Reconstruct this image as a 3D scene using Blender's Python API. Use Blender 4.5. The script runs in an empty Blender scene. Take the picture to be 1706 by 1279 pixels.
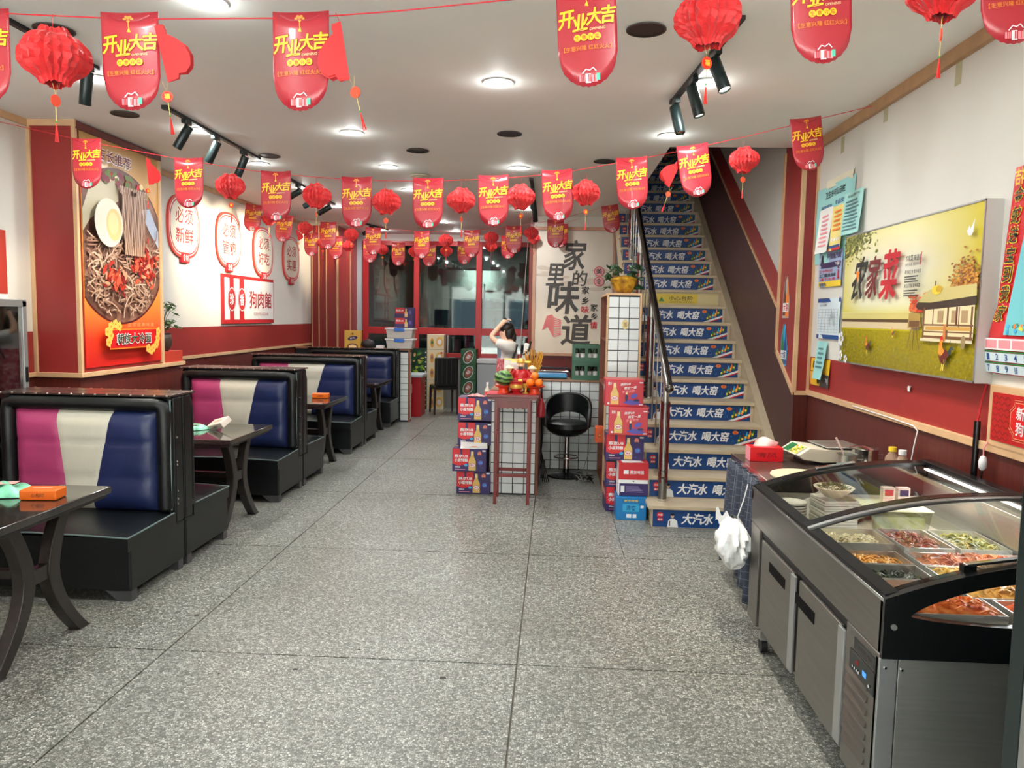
import bpy, math, random
from mathutils import Vector, Matrix, Euler
random.seed(7)
PI = math.pi
sc = bpy.context.scene
COL = sc.collection

# ------------------------------------------------------------------ camera
cam_d = bpy.data.cameras.new('camera'); cam_d.sensor_width = 36.0; cam_d.lens = 36.0 * 1281 / 1706
cam_d.clip_start = 0.05; cam_d.clip_end = 200
cam = bpy.data.objects.new('camera', cam_d); COL.objects.link(cam)
cam.matrix_world = Matrix(((0.99827744, -0.02265408, 0.05411974, 0.0),
                           (0.05590303, 0.08734848, -0.99460801, 0.0),
                           (0.01780466, 0.9959202, 0.08846445, 1.6),
                           (0, 0, 0, 1)))
sc.camera = cam
# ------------------------------------------------------------------ world and exposure
w = bpy.data.worlds.new('world'); sc.world = w; w.use_nodes = True
bg = w.node_tree.nodes['Background']; bg.inputs[0].default_value = (0.86, 0.93, 1.0, 1); bg.inputs[1].default_value = 2.9
sc.view_settings.view_transform = 'Standard'; sc.view_settings.look = 'None'
sc.view_settings.gamma = 1.0; sc.view_settings.use_curve_mapping = False
sc.view_settings.exposure = 0.63
DOWN_W = 9.0      # watts of one recessed ceiling lamp
SPOT_W = 34.0      # watts of one track spot
sc.cycles.max_bounces = 7; sc.cycles.diffuse_bounces = 4; sc.cycles.glossy_bounces = 3
sc.cycles.transmission_bounces = 4; sc.cycles.transparent_max_bounces = 10
sc.cycles.caustics_reflective = False; sc.cycles.caustics_refractive = False
sc.cycles.sample_clamp_indirect = 6.0; sc.cycles.use_denoising = True

# sun added behind the building; it reaches only the street, to brighten the ceiling
su = bpy.data.lights.new('street_sun', 'SUN'); su.energy = 34.0; su.angle = 0.02; su.color = (1, .97, .92)
so_ = bpy.data.objects.new('street_sun', su); COL.objects.link(so_); so_.rotation_euler = (math.radians(-38), 0, 0)

# ------------------------------------------------------------------ materials
def lin(c):
    c = c / 255.0
    return c / 12.92 if c <= 0.04045 else ((c + 0.055) / 1.055) ** 2.4
def rgb(r, g, b): return (lin(r), lin(g), lin(b), 1.0)
MATS = {}
def mat(name, col, rough=0.5, metal=0.0, var=0.0, scale=8.0, bump=0.0, bscale=60.0, stretch=None, coat=0.0, spec=0.5, trans=0.0, sheen=0.0, alpha=1.0, emit=0.0):
    if name in MATS: return MATS[name]
    m = bpy.data.materials.new(name); m.use_nodes = True; nt = m.node_tree; N = nt.nodes; L = nt.links
    b = N['Principled BSDF']; c = rgb(*col)
    b.inputs['Base Color'].default_value = c; b.inputs['Roughness'].default_value = rough
    b.inputs['Metallic'].default_value = metal; b.inputs['Specular IOR Level'].default_value = spec
    b.inputs['Coat Weight'].default_value = coat; b.inputs['Coat Roughness'].default_value = 0.08
    b.inputs['Transmission Weight'].default_value = trans; b.inputs['Alpha'].default_value = alpha
    if sheen: b.inputs['Sheen Weight'].default_value = sheen
    if emit:
        b.inputs['Emission Color'].default_value = c; b.inputs['Emission Strength'].default_value = emit
    if var or bump:
        tc = N.new('ShaderNodeTexCoord'); mp = N.new('ShaderNodeMapping'); L.new(tc.outputs['Object'], mp.inputs[0])
        if stretch: mp.inputs['Scale'].default_value = stretch
    if var:
        n = N.new('ShaderNodeTexNoise'); n.inputs['Scale'].default_value = scale; n.inputs['Detail'].default_value = 5
        L.new(mp.outputs[0], n.inputs[0])
        r = N.new('ShaderNodeValToRGB'); r.color_ramp.elements[0].position = 0.3; r.color_ramp.elements[1].position = 0.7
        r.color_ramp.elements[0].color = tuple(max(0, x * (1 - var)) for x in c[:3]) + (1,)
        r.color_ramp.elements[1].color = tuple(min(1, x * (1 + var)) for x in c[:3]) + (1,)
        L.new(n.outputs[0], r.inputs[0]); L.new(r.outputs[0], b.inputs['Base Color'])
    if bump:
        n2 = N.new('ShaderNodeTexNoise'); n2.inputs['Scale'].default_value = bscale; n2.inputs['Detail'].default_value = 3
        L.new(mp.outputs[0], n2.inputs[0]); bp = N.new('ShaderNodeBump'); bp.inputs['Strength'].default_value = bump
        bp.inputs['Distance'].default_value = 0.004
        L.new(n2.outputs[0], bp.inputs['Height']); L.new(bp.outputs[0], b.inputs['Normal'])
    MATS[name] = m; return m

WHITE = mat('white_wall_paint', (214, 212, 204), 0.6, var=0.03, scale=2, bump=0.05, bscale=90)
CEILM = mat('ceiling_paint', (238, 240, 236), 0.65, var=0.02, scale=1.5)
REDW = mat('red_wall_panel', (146, 46, 44), 0.38, var=0.06, scale=2.5)
DARKW = mat('dark_red_wood', (88, 34, 27), 0.38, var=0.28, scale=5, stretch=(14, 14, 0.6))
STAIRW = mat('stair_side_panel', (74, 40, 36), 0.45, var=0.1, scale=5)
PINE = mat('pine_trim', (205, 168, 128), 0.5, var=0.1, scale=6, stretch=(1, 1, 1))
BEIGE = mat('beige_stone_tread', (196, 180, 152), 0.4, var=0.08, scale=7)
REDF = mat('red_window_frame', (172, 36, 40), 0.35)
BLACKL = mat('black_leather', (12, 16, 17), 0.32, spec=0.4, var=0.25, scale=4, bump=0.25, bscale=220)
PIPE = mat('leather_piping', (104, 122, 122), 0.35)
PINK = mat('pink_leather', (172, 62, 110), 0.36, var=0.06, scale=9, bump=0.18, bscale=250)
CREAM = mat('cream_leather', (203, 200, 184), 0.4, var=0.04, scale=9, bump=0.18, bscale=250)
BLUE = mat('blue_leather', (30, 42, 84), 0.3, var=0.12, scale=9, bump=0.18, bscale=250)
STUD = mat('chrome_stud', (225, 225, 220), 0.2, 1.0)
BROWNTOP = mat('brown_wood_cap', (56, 42, 38), 0.25, var=0.15, scale=6, stretch=(1, 9, 1))
TBLW = mat('dark_table_wood', (38, 33, 30), 0.32, var=0.3, scale=7, stretch=(8, 8, 1))
STEEL = mat('brushed_steel', (184, 186, 180), 0.34, 0.85, var=0.06, scale=4, stretch=(1, 1, 30), bump=0.06, bscale=60)
STEELD = mat('dark_brushed_steel', (124, 120, 114), 0.36, 0.8, var=0.08, scale=3, stretch=(1, 1, 20))
CHROME = mat('chrome', (220, 222, 222), 0.12, 1.0)
ALU = mat('aluminium', (176, 178, 178), 0.35, 0.8)
BLACKP = mat('black_plastic', (14, 16, 17), 0.25)
BLACKM = mat('matt_black', (20, 21, 22), 0.55)
BLKGREEN = mat('dark_green_black_metal', (28, 42, 42), 0.3, 0.3)
WTILE = mat('white_glazed_tile', (216, 222, 221), 0.12, var=0.03, scale=3)
GROUT = mat('dark_grout', (30, 34, 38), 0.8)
PAPERW = mat('white_paper', (232, 232, 228), 0.6)
RED = mat('print_red', (206, 28, 34), 0.35)
BRED = mat('banner_red', (176, 44, 56), 0.3, coat=0.25)
GOLD = mat('print_gold', (244, 196, 40), 0.4)
LRED = mat('lantern_red', (206, 28, 32), 0.55, var=0.1, scale=18, sheen=0.2)
LORANGE = mat('tag_orange_red', (232, 66, 28), 0.5)
CORDM = mat('red_cord', (200, 30, 44), 0.6)
YCORD = mat('yellow_cord', (222, 196, 110), 0.6)
INK = mat('black_ink', (24, 22, 22), 0.6)
GREYINK = mat('grey_ink', (70, 66, 64), 0.6)
REDINK = mat('red_ink', (200, 34, 48), 0.6)
PNAVY = mat('print_navy', (44, 30, 84), 0.35)
PBLUE = mat('print_blue', (20, 74, 140), 0.35)
PCYAN = mat('print_cyan', (52, 168, 216), 0.35)
PWHITE = mat('print_white', (236, 238, 240), 0.4)
PGREEN = mat('print_green', (40, 120, 60), 0.4)
PYEL = mat('print_yellow', (240, 208, 60), 0.4)
PORANGE = mat('print_orange', (238, 128, 40), 0.4)
PCREAM = mat('print_cream', (236, 214, 158), 0.4)
PBROWN = mat('print_brown', (104, 58, 34), 0.5)
PPINK = mat('print_pink', (240, 150, 160), 0.4)
PAQUA = mat('paper_aqua', (150, 208, 206), 0.6)

def glass(name, tint, refl=0.12, tr=0.9):
    m = bpy.data.materials.new(name); m.use_nodes = True; nt = m.node_tree; N = nt.nodes; L = nt.links
    N.remove(N['Principled BSDF']); out = N['Material Output']
    t = N.new('ShaderNodeBsdfTransparent'); t.inputs[0].default_value = tuple(x * tr for x in rgb(*tint)[:3]) + (1,)
    g = N.new('ShaderNodeBsdfGlossy'); g.inputs['Roughness'].default_value = 0.03; g.inputs[0].default_value = (0.9, 0.95, 0.95, 1)
    f = N.new('ShaderNodeFresnel'); f.inputs[0].default_value = 1.5
    a = N.new('ShaderNodeMath'); a.operation = 'ADD'; a.inputs[1].default_value = refl; L.new(f.outputs[0], a.inputs[0])
    mx = N.new('ShaderNodeMixShader'); L.new(a.outputs[0], mx.inputs[0]); L.new(t.outputs[0], mx.inputs[1]); L.new(g.outputs[0], mx.inputs[2])
    L.new(mx.outputs[0], out.inputs[0]); MATS[name] = m; return m
GLASSW = glass('window_glass', (186, 204, 202), 0.03, 0.85)
GLASSC = glass('case_glass', (252, 254, 252), 0.0, 0.99)
CLEARP = glass('clear_plastic', (236, 238, 236), 0.06, 0.9)

def terrazzo():
    m = bpy.data.materials.new('terrazzo'); m.use_nodes = True; nt = m.node_tree; N = nt.nodes; L = nt.links
    b = N['Principled BSDF']; tc = N.new('ShaderNodeTexCoord')
    v = N.new('ShaderNodeTexVoronoi'); v.feature = 'DISTANCE_TO_EDGE'; v.inputs['Scale'].default_value = 105
    v2 = N.new('ShaderNodeTexVoronoi'); v2.feature = 'F1'; v2.inputs['Scale'].default_value = 105
    n = N.new('ShaderNodeTexNoise'); n.inputs['Scale'].default_value = 1.1; n.inputs['Detail'].default_value = 4
    nn = N.new('ShaderNodeTexNoise'); nn.inputs['Scale'].default_value = 40
    mixv = N.new('ShaderNodeMix'); mixv.data_type = 'VECTOR'; mixv.inputs[0].default_value = 0.008
    L.new(tc.outputs['Object'], mixv.inputs[4]); L.new(tc.outputs['Object'], nn.inputs[0]); L.new(nn.outputs['Color'], mixv.inputs[5])
    for x in (v, v2): L.new(mixv.outputs[1], x.inputs['Vector'])
    L.new(tc.outputs['Object'], n.inputs[0])
    chip = N.new('ShaderNodeValToRGB'); e = chip.color_ramp.elements
    e[0].position = 0.0; e[0].color = rgb(92, 94, 88); e[1].position = 0.34; e[1].color = rgb(134, 135, 128)
    q = chip.color_ramp.elements.new(0.75); q.color = rgb(170, 171, 163)
    q = chip.color_ramp.elements.new(1.0); q.color = rgb(206, 207, 199)
    sep = N.new('ShaderNodeSeparateColor'); L.new(v2.outputs['Color'], sep.inputs[0]); L.new(sep.outputs[0], chip.inputs[0])
    edge = N.new('ShaderNodeValToRGB'); edge.color_ramp.elements[0].position = 0.04; edge.color_ramp.elements[1].position = 0.13
    L.new(v.outputs['Distance'], edge.inputs[0])
    mx = N.new('ShaderNodeMix'); mx.data_type = 'RGBA'; mx.inputs[6].default_value = rgb(84, 86, 80)
    L.new(edge.outputs[0], mx.inputs[0]); L.new(chip.outputs[0], mx.inputs[7])
    st = N.new('ShaderNodeValToRGB'); st.color_ramp.elements[0].position = 0.3; st.color_ramp.elements[0].color = (0.78, 0.77, 0.74, 1)
    st.color_ramp.elements[1].position = 0.6; st.color_ramp.elements[1].color = (1, 1, 1, 1); L.new(n.outputs[0], st.inputs[0])
    mul = N.new('ShaderNodeMix'); mul.data_type = 'RGBA'; mul.blend_type = 'MULTIPLY'; mul.inputs[0].default_value = 1
    L.new(mx.outputs[2], mul.inputs[6]); L.new(st.outputs[0], mul.inputs[7]); L.new(mul.outputs[2], b.inputs['Base Color'])
    b.inputs['Roughness'].default_value = 0.36; b.inputs['Specular IOR Level'].default_value = 0.45
    return m
TERR = terrazzo()

def checker():
    m = bpy.data.materials.new('checked_cloth'); m.use_nodes = True; nt = m.node_tree; N = nt.nodes; L = nt.links
    b = N['Principled BSDF']; tc = N.new('ShaderNodeTexCoord'); sp = N.new('ShaderNodeSeparateXYZ'); L.new(tc.outputs['UV'], sp.inputs[0])
    outs = []
    for k in (0, 1):
        a = N.new('ShaderNodeMath'); a.operation = 'MULTIPLY'; a.inputs[1].default_value = 24; L.new(sp.outputs[k], a.inputs[0])
        f = N.new('ShaderNodeMath'); f.operation = 'FRACT'; L.new(a.outputs[0], f.inputs[0])
        g = N.new('ShaderNodeMath'); g.operation = 'GREATER_THAN'; g.inputs[1].default_value = 0.93; L.new(f.outputs[0], g.inputs[0]); outs.append(g)
    mx = N.new('ShaderNodeMath'); mx.operation = 'MAXIMUM'; L.new(outs[0].outputs[0], mx.inputs[0]); L.new(outs[1].outputs[0], mx.inputs[1])
    c = N.new('ShaderNodeMix'); c.data_type = 'RGBA'; c.inputs[6].default_value = rgb(54, 60, 76); c.inputs[7].default_value = rgb(104, 112, 126)
    L.new(mx.outputs[0], c.inputs[0]); L.new(c.outputs[2], b.inputs['Base Color']); b.inputs['Roughness'].default_value = 0.8
    return m
CHECK = checker()

def emis(name, col, s):
    m = bpy.data.materials.new(name); m.use_nodes = True; nt = m.node_tree; N = nt.nodes
    N.remove(N['Principled BSDF']); e = N.new('ShaderNodeEmission'); e.inputs[0].default_value = rgb(*col); e.inputs[1].default_value = s
    nt.links.new(e.outputs[0], N['Material Output'].inputs[0]); return m
LAMP = emis('lamp_diffuser', (255, 252, 246), 9.0)
LAMPW = emis('spot_lens', (255, 240, 214), 9.0)

def farm_bg():
    m = bpy.data.materials.new('farm_picture_ground'); m.use_nodes = True; nt = m.node_tree; N = nt.nodes; L = nt.links
    b = N['Principled BSDF']; tc = N.new('ShaderNodeTexCoord'); sp = N.new('ShaderNodeSeparateXYZ'); L.new(tc.outputs['UV'], sp.inputs[0])
    rv = N.new('ShaderNodeValToRGB'); e = rv.color_ramp.elements          # vertical: grass to pale sky
    e[0].position = 0; e[0].color = rgb(158, 146, 22); e[1].position = 0.3; e[1].color = rgb(196, 182, 24)
    for p, c in ((0.315, (216, 204, 168)), (0.38, (214, 208, 120)), (0.46, (232, 230, 196)), (0.7, (236, 234, 218)), (1.0, (228, 222, 150))):
        q = rv.color_ramp.elements.new(p); q.color = rgb(*c)
    L.new(sp.outputs[1], rv.inputs[0])
    rh = N.new('ShaderNodeValToRGB'); e = rh.color_ramp.elements          # yellow towards both ends of the sky
    e[0].position = 0; e[0].color = (0.8, 0.8, 0.8, 1); e[1].position = 0.2; e[1].color = (0, 0, 0, 1)
    q = rh.color_ramp.elements.new(0.6); q.color = (0, 0, 0, 1); q = rh.color_ramp.elements.new(1.0); q.color = (1, 1, 1, 1)
    L.new(sp.outputs[0], rh.inputs[0])
    gt = N.new('ShaderNodeMath'); gt.operation = 'GREATER_THAN'; gt.inputs[1].default_value = 0.4; L.new(sp.outputs[1], gt.inputs[0])
    ml = N.new('ShaderNodeMath'); ml.operation = 'MULTIPLY'; L.new(gt.outputs[0], ml.inputs[0]); L.new(rh.outputs[0], ml.inputs[1])
    mx = N.new('ShaderNodeMix'); mx.data_type = 'RGBA'; mx.inputs[7].default_value = rgb(206, 190, 40)
    L.new(ml.outputs[0], mx.inputs[0]); L.new(rv.outputs[0], mx.inputs[6])
    n = N.new('ShaderNodeTexNoise'); n.inputs['Scale'].default_value = 60; n.inputs['Detail'].default_value = 4; L.new(tc.outputs['UV'], n.inputs[0])
    lt = N.new('ShaderNodeMath'); lt.operation = 'LESS_THAN'; lt.inputs[1].default_value = 0.27; L.new(sp.outputs[1], lt.inputs[0])
    m2 = N.new('ShaderNodeMath'); m2.operation = 'MULTIPLY'; L.new(lt.outputs[0], m2.inputs[0]); L.new(n.outputs[0], m2.inputs[1])
    m3 = N.new('ShaderNodeMix'); m3.data_type = 'RGBA'; m3.blend_type = 'MULTIPLY'; m3.inputs[7].default_value = rgb(150, 140, 90)
    L.new(m2.outputs[0], m3.inputs[0]); L.new(mx.outputs[2], m3.inputs[6]); L.new(m3.outputs[2], b.inputs['Base Color'])
    b.inputs['Roughness'].default_value = 0.25; return m
FARM = farm_bg()

def grad(name, stops, rough=0.3):           # vertical gradient print, by UV v
    m = bpy.data.materials.new(name); m.use_nodes = True; nt = m.node_tree; N = nt.nodes; L = nt.links
    b = N['Principled BSDF']; tc = N.new('ShaderNodeTexCoord'); sp = N.new('ShaderNodeSeparateXYZ'); L.new(tc.outputs['UV'], sp.inputs[0])
    rv = N.new('ShaderNodeValToRGB'); e = rv.color_ramp.elements
    e[0].position = stops[0][0]; e[0].color = rgb(*stops[0][1]); e[1].position = stops[1][0]; e[1].color = rgb(*stops[1][1])
    for p, c in stops[2:]:
        q = rv.color_ramp.elements.new(p); q.color = rgb(*c)
    L.new(sp.outputs[1], rv.inputs[0]); L.new(rv.outputs[0], b.inputs['Base Color']); b.inputs['Roughness'].default_value = rough
    return m
def blotch(name, cols, scale, rough=0.45):      # mottled food and scenery colours
    m = bpy.data.materials.new(name); m.use_nodes = True; nt = m.node_tree; N = nt.nodes; L = nt.links
    b = N['Principled BSDF']; tc = N.new('ShaderNodeTexCoord'); n = N.new('ShaderNodeTexNoise'); n.inputs['Scale'].default_value = scale
    n.inputs['Detail'].default_value = 4; L.new(tc.outputs['Object'], n.inputs[0])
    r = N.new('ShaderNodeValToRGB'); e = r.color_ramp.elements; k = len(cols)
    e[0].position = 0.3; e[0].color = rgb(*cols[0]); e[1].position = 0.7; e[1].color = rgb(*cols[-1])
    for i, c in enumerate(cols[1:-1]):
        q = r.color_ramp.elements.new(0.3 + 0.4 * (i + 1) / (k - 1)); q.color = rgb(*c)
    L.new(n.outputs[0], r.inputs[0]); L.new(r.outputs[0], b.inputs['Base Color']); b.inputs['Roughness'].default_value = rough
    return m

# ------------------------------------------------------------------ mesh helpers
class MB:
    def __init__(s): s.v = []; s.f = []; s.mi = []; s.ms = []; s.cur = 0; s.T = None; s.uv = {}
    def use(s, m):
        if m not in s.ms: s.ms.append(m)
        s.cur = s.ms.index(m); return s
    def add(s, vs, fs):
        o = len(s.v)
        if s.T is not None: vs = [tuple(s.T @ Vector(p)) for p in vs]
        s.v += [tuple(p) for p in vs]; s.f += [tuple(i + o for i in q) for q in fs]; s.mi += [s.cur] * len(fs); return s
    def box(s, x0, x1, y0, y1, z0, z1):
        return s.add([(x0, y0, z0), (x1, y0, z0), (x1, y1, z0), (x0, y1, z0), (x0, y0, z1), (x1, y0, z1), (x1, y1, z1), (x0, y1, z1)],
                     [(3, 2, 1, 0), (4, 5, 6, 7), (0, 1, 5, 4), (1, 2, 6, 5), (2, 3, 7, 6), (3, 0, 4, 7)])
    def obox(s, c, sx, sy, sz, R):
        old = s.T; t = Matrix.Translation(c) @ R.to_4x4(); s.T = t if old is None else old @ t
        s.box(-sx / 2, sx / 2, -sy / 2, sy / 2, -sz / 2, sz / 2); s.T = old; return s
    def prism(s, pts, ax, a, b):      # closed polygon of (p,q) extruded along axis ax from a to b
        n = len(pts)
        def mk(p, q, t): return (t, p, q) if ax == 0 else ((p, t, q) if ax == 1 else (p, q, t))
        vs = [mk(p, q, a) for p, q in pts] + [mk(p, q, b) for p, q in pts]
        return s.add(vs, [tuple(range(n))[::-1], tuple(range(n, 2 * n))] + [(i, (i + 1) % n, (i + 1) % n + n, i + n) for i in range(n)])
    def lathe(s, prof, n=24, c=(0, 0, 0), cap=True):
        vs = []; fs = []; k = len(prof)
        for i in range(n):
            a = 2 * PI * i / n
            for r, z in prof: vs.append((c[0] + r * math.cos(a), c[1] + r * math.sin(a), c[2] + z))
        for i in range(n):
            j = (i + 1) % n
            for q in range(k - 1): fs.append((i * k + q, j * k + q, j * k + q + 1, i * k + q + 1))
        if cap: fs.append(tuple(i * k for i in range(n))[::-1]); fs.append(tuple(i * k + k - 1 for i in range(n)))
        return s.add(vs, fs)
    def tube(s, pts, r, n=8, cap=True):
        pts = [Vector(p) for p in pts]; k = len(pts); rs = r if isinstance(r, (list, tuple)) else [r] * k
        vs = []; fs = []; up = None
        for i, p in enumerate(pts):
            t = (pts[min(i + 1, k - 1)] - pts[max(i - 1, 0)]).normalized()
            if up is None:
                up = Vector((0, 0, 1)) if abs(t.z) < 0.9 else Vector((1, 0, 0))
            sd = t.cross(up).normalized(); up = sd.cross(t).normalized()
            for j in range(n):
                a = 2 * PI * j / n; vs.append(tuple(p + (sd * math.cos(a) + up * math.sin(a)) * rs[i]))
        for i in range(k - 1):
            for j in range(n): fs.append((i * n + j, i * n + (j + 1) % n, (i + 1) * n + (j + 1) % n, (i + 1) * n + j))
        if cap: fs.append(tuple(range(n))[::-1]); fs.append(tuple(range((k - 1) * n, k * n)))
        return s.add(vs, fs)
    def cyl(s, a, b, r, n=16, r2=None): return s.tube([a, b], [r, r if r2 is None else r2], n)
    def ball(s, c, rx, ry=None, rz=None, n=14, m=9):
        ry = rx if ry is None else ry; rz = rx if rz is None else rz
        old = s.T; t = Matrix.Translation(c) @ Matrix.Diagonal((rx, ry, rz, 1)); s.T = t if old is None else old @ t
        s.lathe([(max(1e-3, math.sin(PI * i / m)), -math.cos(PI * i / m)) for i in range(m + 1)], n); s.T = old; return s
    def grid(s, fn, nu, nv):
        vs = [fn(i / nu, j / nv) for j in range(nv + 1) for i in range(nu + 1)]
        return s.add(vs, [(j * (nu + 1) + i, j * (nu + 1) + i + 1, (j + 1) * (nu + 1) + i + 1, (j + 1) * (nu + 1) + i) for j in range(nv) for i in range(nu)])
    def mesh(s, name, m=None, smooth=False, uvf=None):
        me = bpy.data.meshes.new(name); me.from_pydata(s.v, [], s.f)
        if m is not None: me.materials.append(m)
        else:
            for q in s.ms: me.materials.append(q)
            me.polygons.foreach_set('material_index', s.mi)
        if smooth: me.polygons.foreach_set('use_smooth', [True] * len(s.f))
        if uvf:
            l = me.uv_layers.new(name='UVMap')
            for lp in me.loops: l.data[lp.index].uv = uvf(s.v[lp.vertex_index])
        me.update(); return me
    def build(s, name, m=None, parent=None, smooth=False, bevel=0.0, loc=(0, 0, 0), rot=(0, 0, 0), uvf=None, seg=2, **kw):
        o = bpy.data.objects.new(name, s.mesh(name, m, smooth or bevel > 0, uvf)); COL.objects.link(o)
        o.location = loc; o.rotation_euler = rot
        if parent: o.parent = parent
        if bevel:
            b = o.modifiers.new('bevel', 'BEVEL'); b.width = bevel; b.segments = seg; b.limit_method = 'ANGLE'; b.angle_limit = 0.6
            b.harden_normals = True
        elif smooth:
            for p in o.data.polygons: p.use_smooth = True
            o.data.set_sharp_from_angle(angle=0.75)
        for k, val in kw.items(): o[k] = val
        return o

def thing(name, label, cat, loc=(0, 0, 0), rz=0, group=None):
    o = bpy.data.objects.new(name, None); o.empty_display_size = 0.1; COL.objects.link(o)
    o.location = loc; o.rotation_euler = (0, 0, rz); return tag(o, label, cat, group)
def tag(o, label, cat, group=None):
    o['label'] = label; o['category'] = cat
    if group: o['group'] = group
    return o
KIDS = {}
def children(o): return [c for c in bpy.data.objects if c.parent == o]
def dup(root, loc=None, rz=None, label=None, group=None, scale=None):
    r = root.copy(); COL.objects.link(r)
    if loc is not None: r.location = loc
    if rz is not None: r.rotation_euler = rz if isinstance(rz, tuple) else (0, 0, rz)
    if scale is not None: r.scale = scale
    if label: r['label'] = label
    if group: r['group'] = group
    if root.name not in KIDS:
        KIDS[root.name] = [(c, children(c)) for c in children(root)]
    for ch, gs in KIDS[root.name]:
        c = ch.copy(); COL.objects.link(c); c.parent = r
        for g in gs:
            d = g.copy(); COL.objects.link(d); d.parent = c
    return r
def struct(o): o['kind'] = 'structure'; return o

# ------------------------------------------------------------------ lettering
_G = {}
def glyphs(s, bold=0.0, res=2):
    k = (s, bold, res)
    if k in _G: return _G[k]
    cu = bpy.data.curves.new('letters', 'FONT'); cu.body = s; cu.size = 1; cu.offset = bold; cu.resolution_u = res
    ob = bpy.data.objects.new('letters', cu); COL.objects.link(ob)
    me = ob.to_mesh(depsgraph=None) if False else ob.evaluated_get(bpy.context.evaluated_depsgraph_get()).to_mesh()
    vs = [(v.co.x, v.co.y) for v in me.vertices]; fs = [tuple(p.vertices) for p in me.polygons]
    bpy.data.objects.remove(ob)
    if vs:
        x0 = min(v[0] for v in vs); x1 = max(v[0] for v in vs); y0 = min(v[1] for v in vs); y1 = max(v[1] for v in vs)
        vs = [((x - x0) / max(1e-6, x1 - x0), (y - y0) / max(1e-6, y1 - y0)) for x, y in vs]
    _G[k] = (vs, fs); return _G[k]

class Flat:
    """flat print: shapes in the (u,v) plane of a surface, each later shape a hair further out."""
    def __init__(s, o, u, v, n, step=0.0004, fn=None):
        s.mb = MB(); s.o = Vector(o); s.u = Vector(u); s.vv = Vector(v); s.n = Vector(n); s.k = 1; s.step = step; s.fn = fn
        s.uvs = []
    def P(s, a, b):
        p = s.o + s.u * a + s.vv * b + s.n * (s.k * s.step)
        if s.fn: p = p + s.n * s.fn(a, b)
        return tuple(p)
    def poly(s, pts, m, lift=True):
        s.mb.use(m); s.mb.add([s.P(a, b) for a, b in pts], [tuple(range(len(pts)))]); s.k += 1 if lift else .03; return s
    def rect(s, a0, a1, b0, b1, m, lift=True): return s.poly([(a0, b0), (a1, b0), (a1, b1), (a0, b1)], m, lift)
    def ell(s, a, b, ra, rb, m, n=24, rot=0, lift=True):
        return s.poly([(a + ra * math.cos(t) * math.cos(rot) - rb * math.sin(t) * math.sin(rot), b + ra * math.cos(t) * math.sin(rot) + rb * math.sin(t) * math.cos(rot)) for t in [2 * PI * i / n for i in range(n)]], m, lift)
    def text(s, t, a0, a1, b0, b1, m, bold=0.0, shear=0.0, rot=0.0, res=2):
        extra = max(0, bold - .012); vs, fs = glyphs(t, min(bold, .012), res); w = a1 - a0; h = b1 - b0; ca, cb = (a0 + a1) / 2, (b0 + b1) / 2
        s.mb.use(m); d = extra * h * .5
        for dx, dy in ((0, 0),) if not extra else ((-d, 0), (d, 0), (0, d * .7), (0, -d * .7)):
            out = []
            for x, y in vs:
                p = (x - 0.5) * w + shear * (y - 0.5) * h + dx; q = (y - 0.5) * h + dy
                out.append(s.P(ca + p * math.cos(rot) - q * math.sin(rot), cb + p * math.sin(rot) + q * math.cos(rot)))
            s.mb.add(out, fs); s.k += .12
        s.k += .6; return s
    def strip(s, pts, w, m, lift=False):      # ribbon along points, w half width (number or list)
        k = len(pts); vs = []; fs = []
        for i, (a, b) in enumerate(pts):
            a0, b0 = pts[max(0, i - 1)]; a1, b1 = pts[min(k - 1, i + 1)]; d = math.hypot(a1 - a0, b1 - b0) or 1
            ww = w[i] if isinstance(w, list) else w
            nx, ny = -(b1 - b0) / d * ww, (a1 - a0) / d * ww
            vs += [s.P(a + nx, b + ny), s.P(a - nx, b - ny)]
        for i in range(k - 1): fs.append((2 * i, 2 * i + 1, 2 * i + 3, 2 * i + 2))
        s.mb.use(m); s.mb.add(vs, fs); s.k += 1 if lift else .03; return s
    def build(s, name, parent=None, **kw): return s.mb.build(name, None, parent, **kw)
# =================================================================== room shell
H = 2.95
XL, XR, XS = -3.85, 1.955, 1.85      # left wall, near right wall, stair wall
YB = 13.2                            # kitchen window wall
YF = -1.6                            # open shop front behind the camera
# floor: terrazzo slabs with thin joints
fl = bpy.data.objects.new('floor', None); COL.objects.link(fl); struct(fl)
MB().box(XL - .4, XR + .1, YF, 14.6, -.08, -.006).build('joint_bed', mat('floor_joint', (92, 86, 74), 0.7), fl)
xs = [-4.25, -3.45, -1.795, -0.14, 1.515, 2.05]; ys = [-1.6, .13, 1.77, 3.41, 5.05, 6.69, 8.33, 9.97, 11.61, 13.2, 14.6]
for i in range(len(xs) - 1):
    for j in range(len(ys) - 1):
        x0, x1, y0, y1 = xs[i] + .004, xs[i + 1] - .004, ys[j] + .004, ys[j + 1] - .004
        if i == 3 and j == 4:       # slab cut for the border strip in front of the stairs
            MB().box(x0, .497, y0, y1, -.006, 0).build('slab', TERR, fl)
            MB().box(.503, x1, y0, 5.587, -.006, 0).build('slab', TERR, fl)
            MB().box(.503, x1, 5.593, y1, -.006, 0).build('slab', TERR, fl)
        else: MB().box(x0, x1, y0, y1, -.006, 0).build('slab', TERR, fl)
for x, y, r_ in ((-.46, 3.25, .016), (-1.13, 3.27, .012), (-1.31, 3.37, .009), (-.9, 3.5, .008), (-1.85, 3.83, .013), (-1.45, 3.2, .007)):
    MB().prism([(x + r_ * (1 + .25 * math.sin(3 * k)) * math.cos(k * .785), y + r_ * .8 * math.sin(k * .785)) for k in range(8)], 2, 0, .0008).build('stain', mat('floor_stain', (52, 50, 46), .7), fl)
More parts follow.
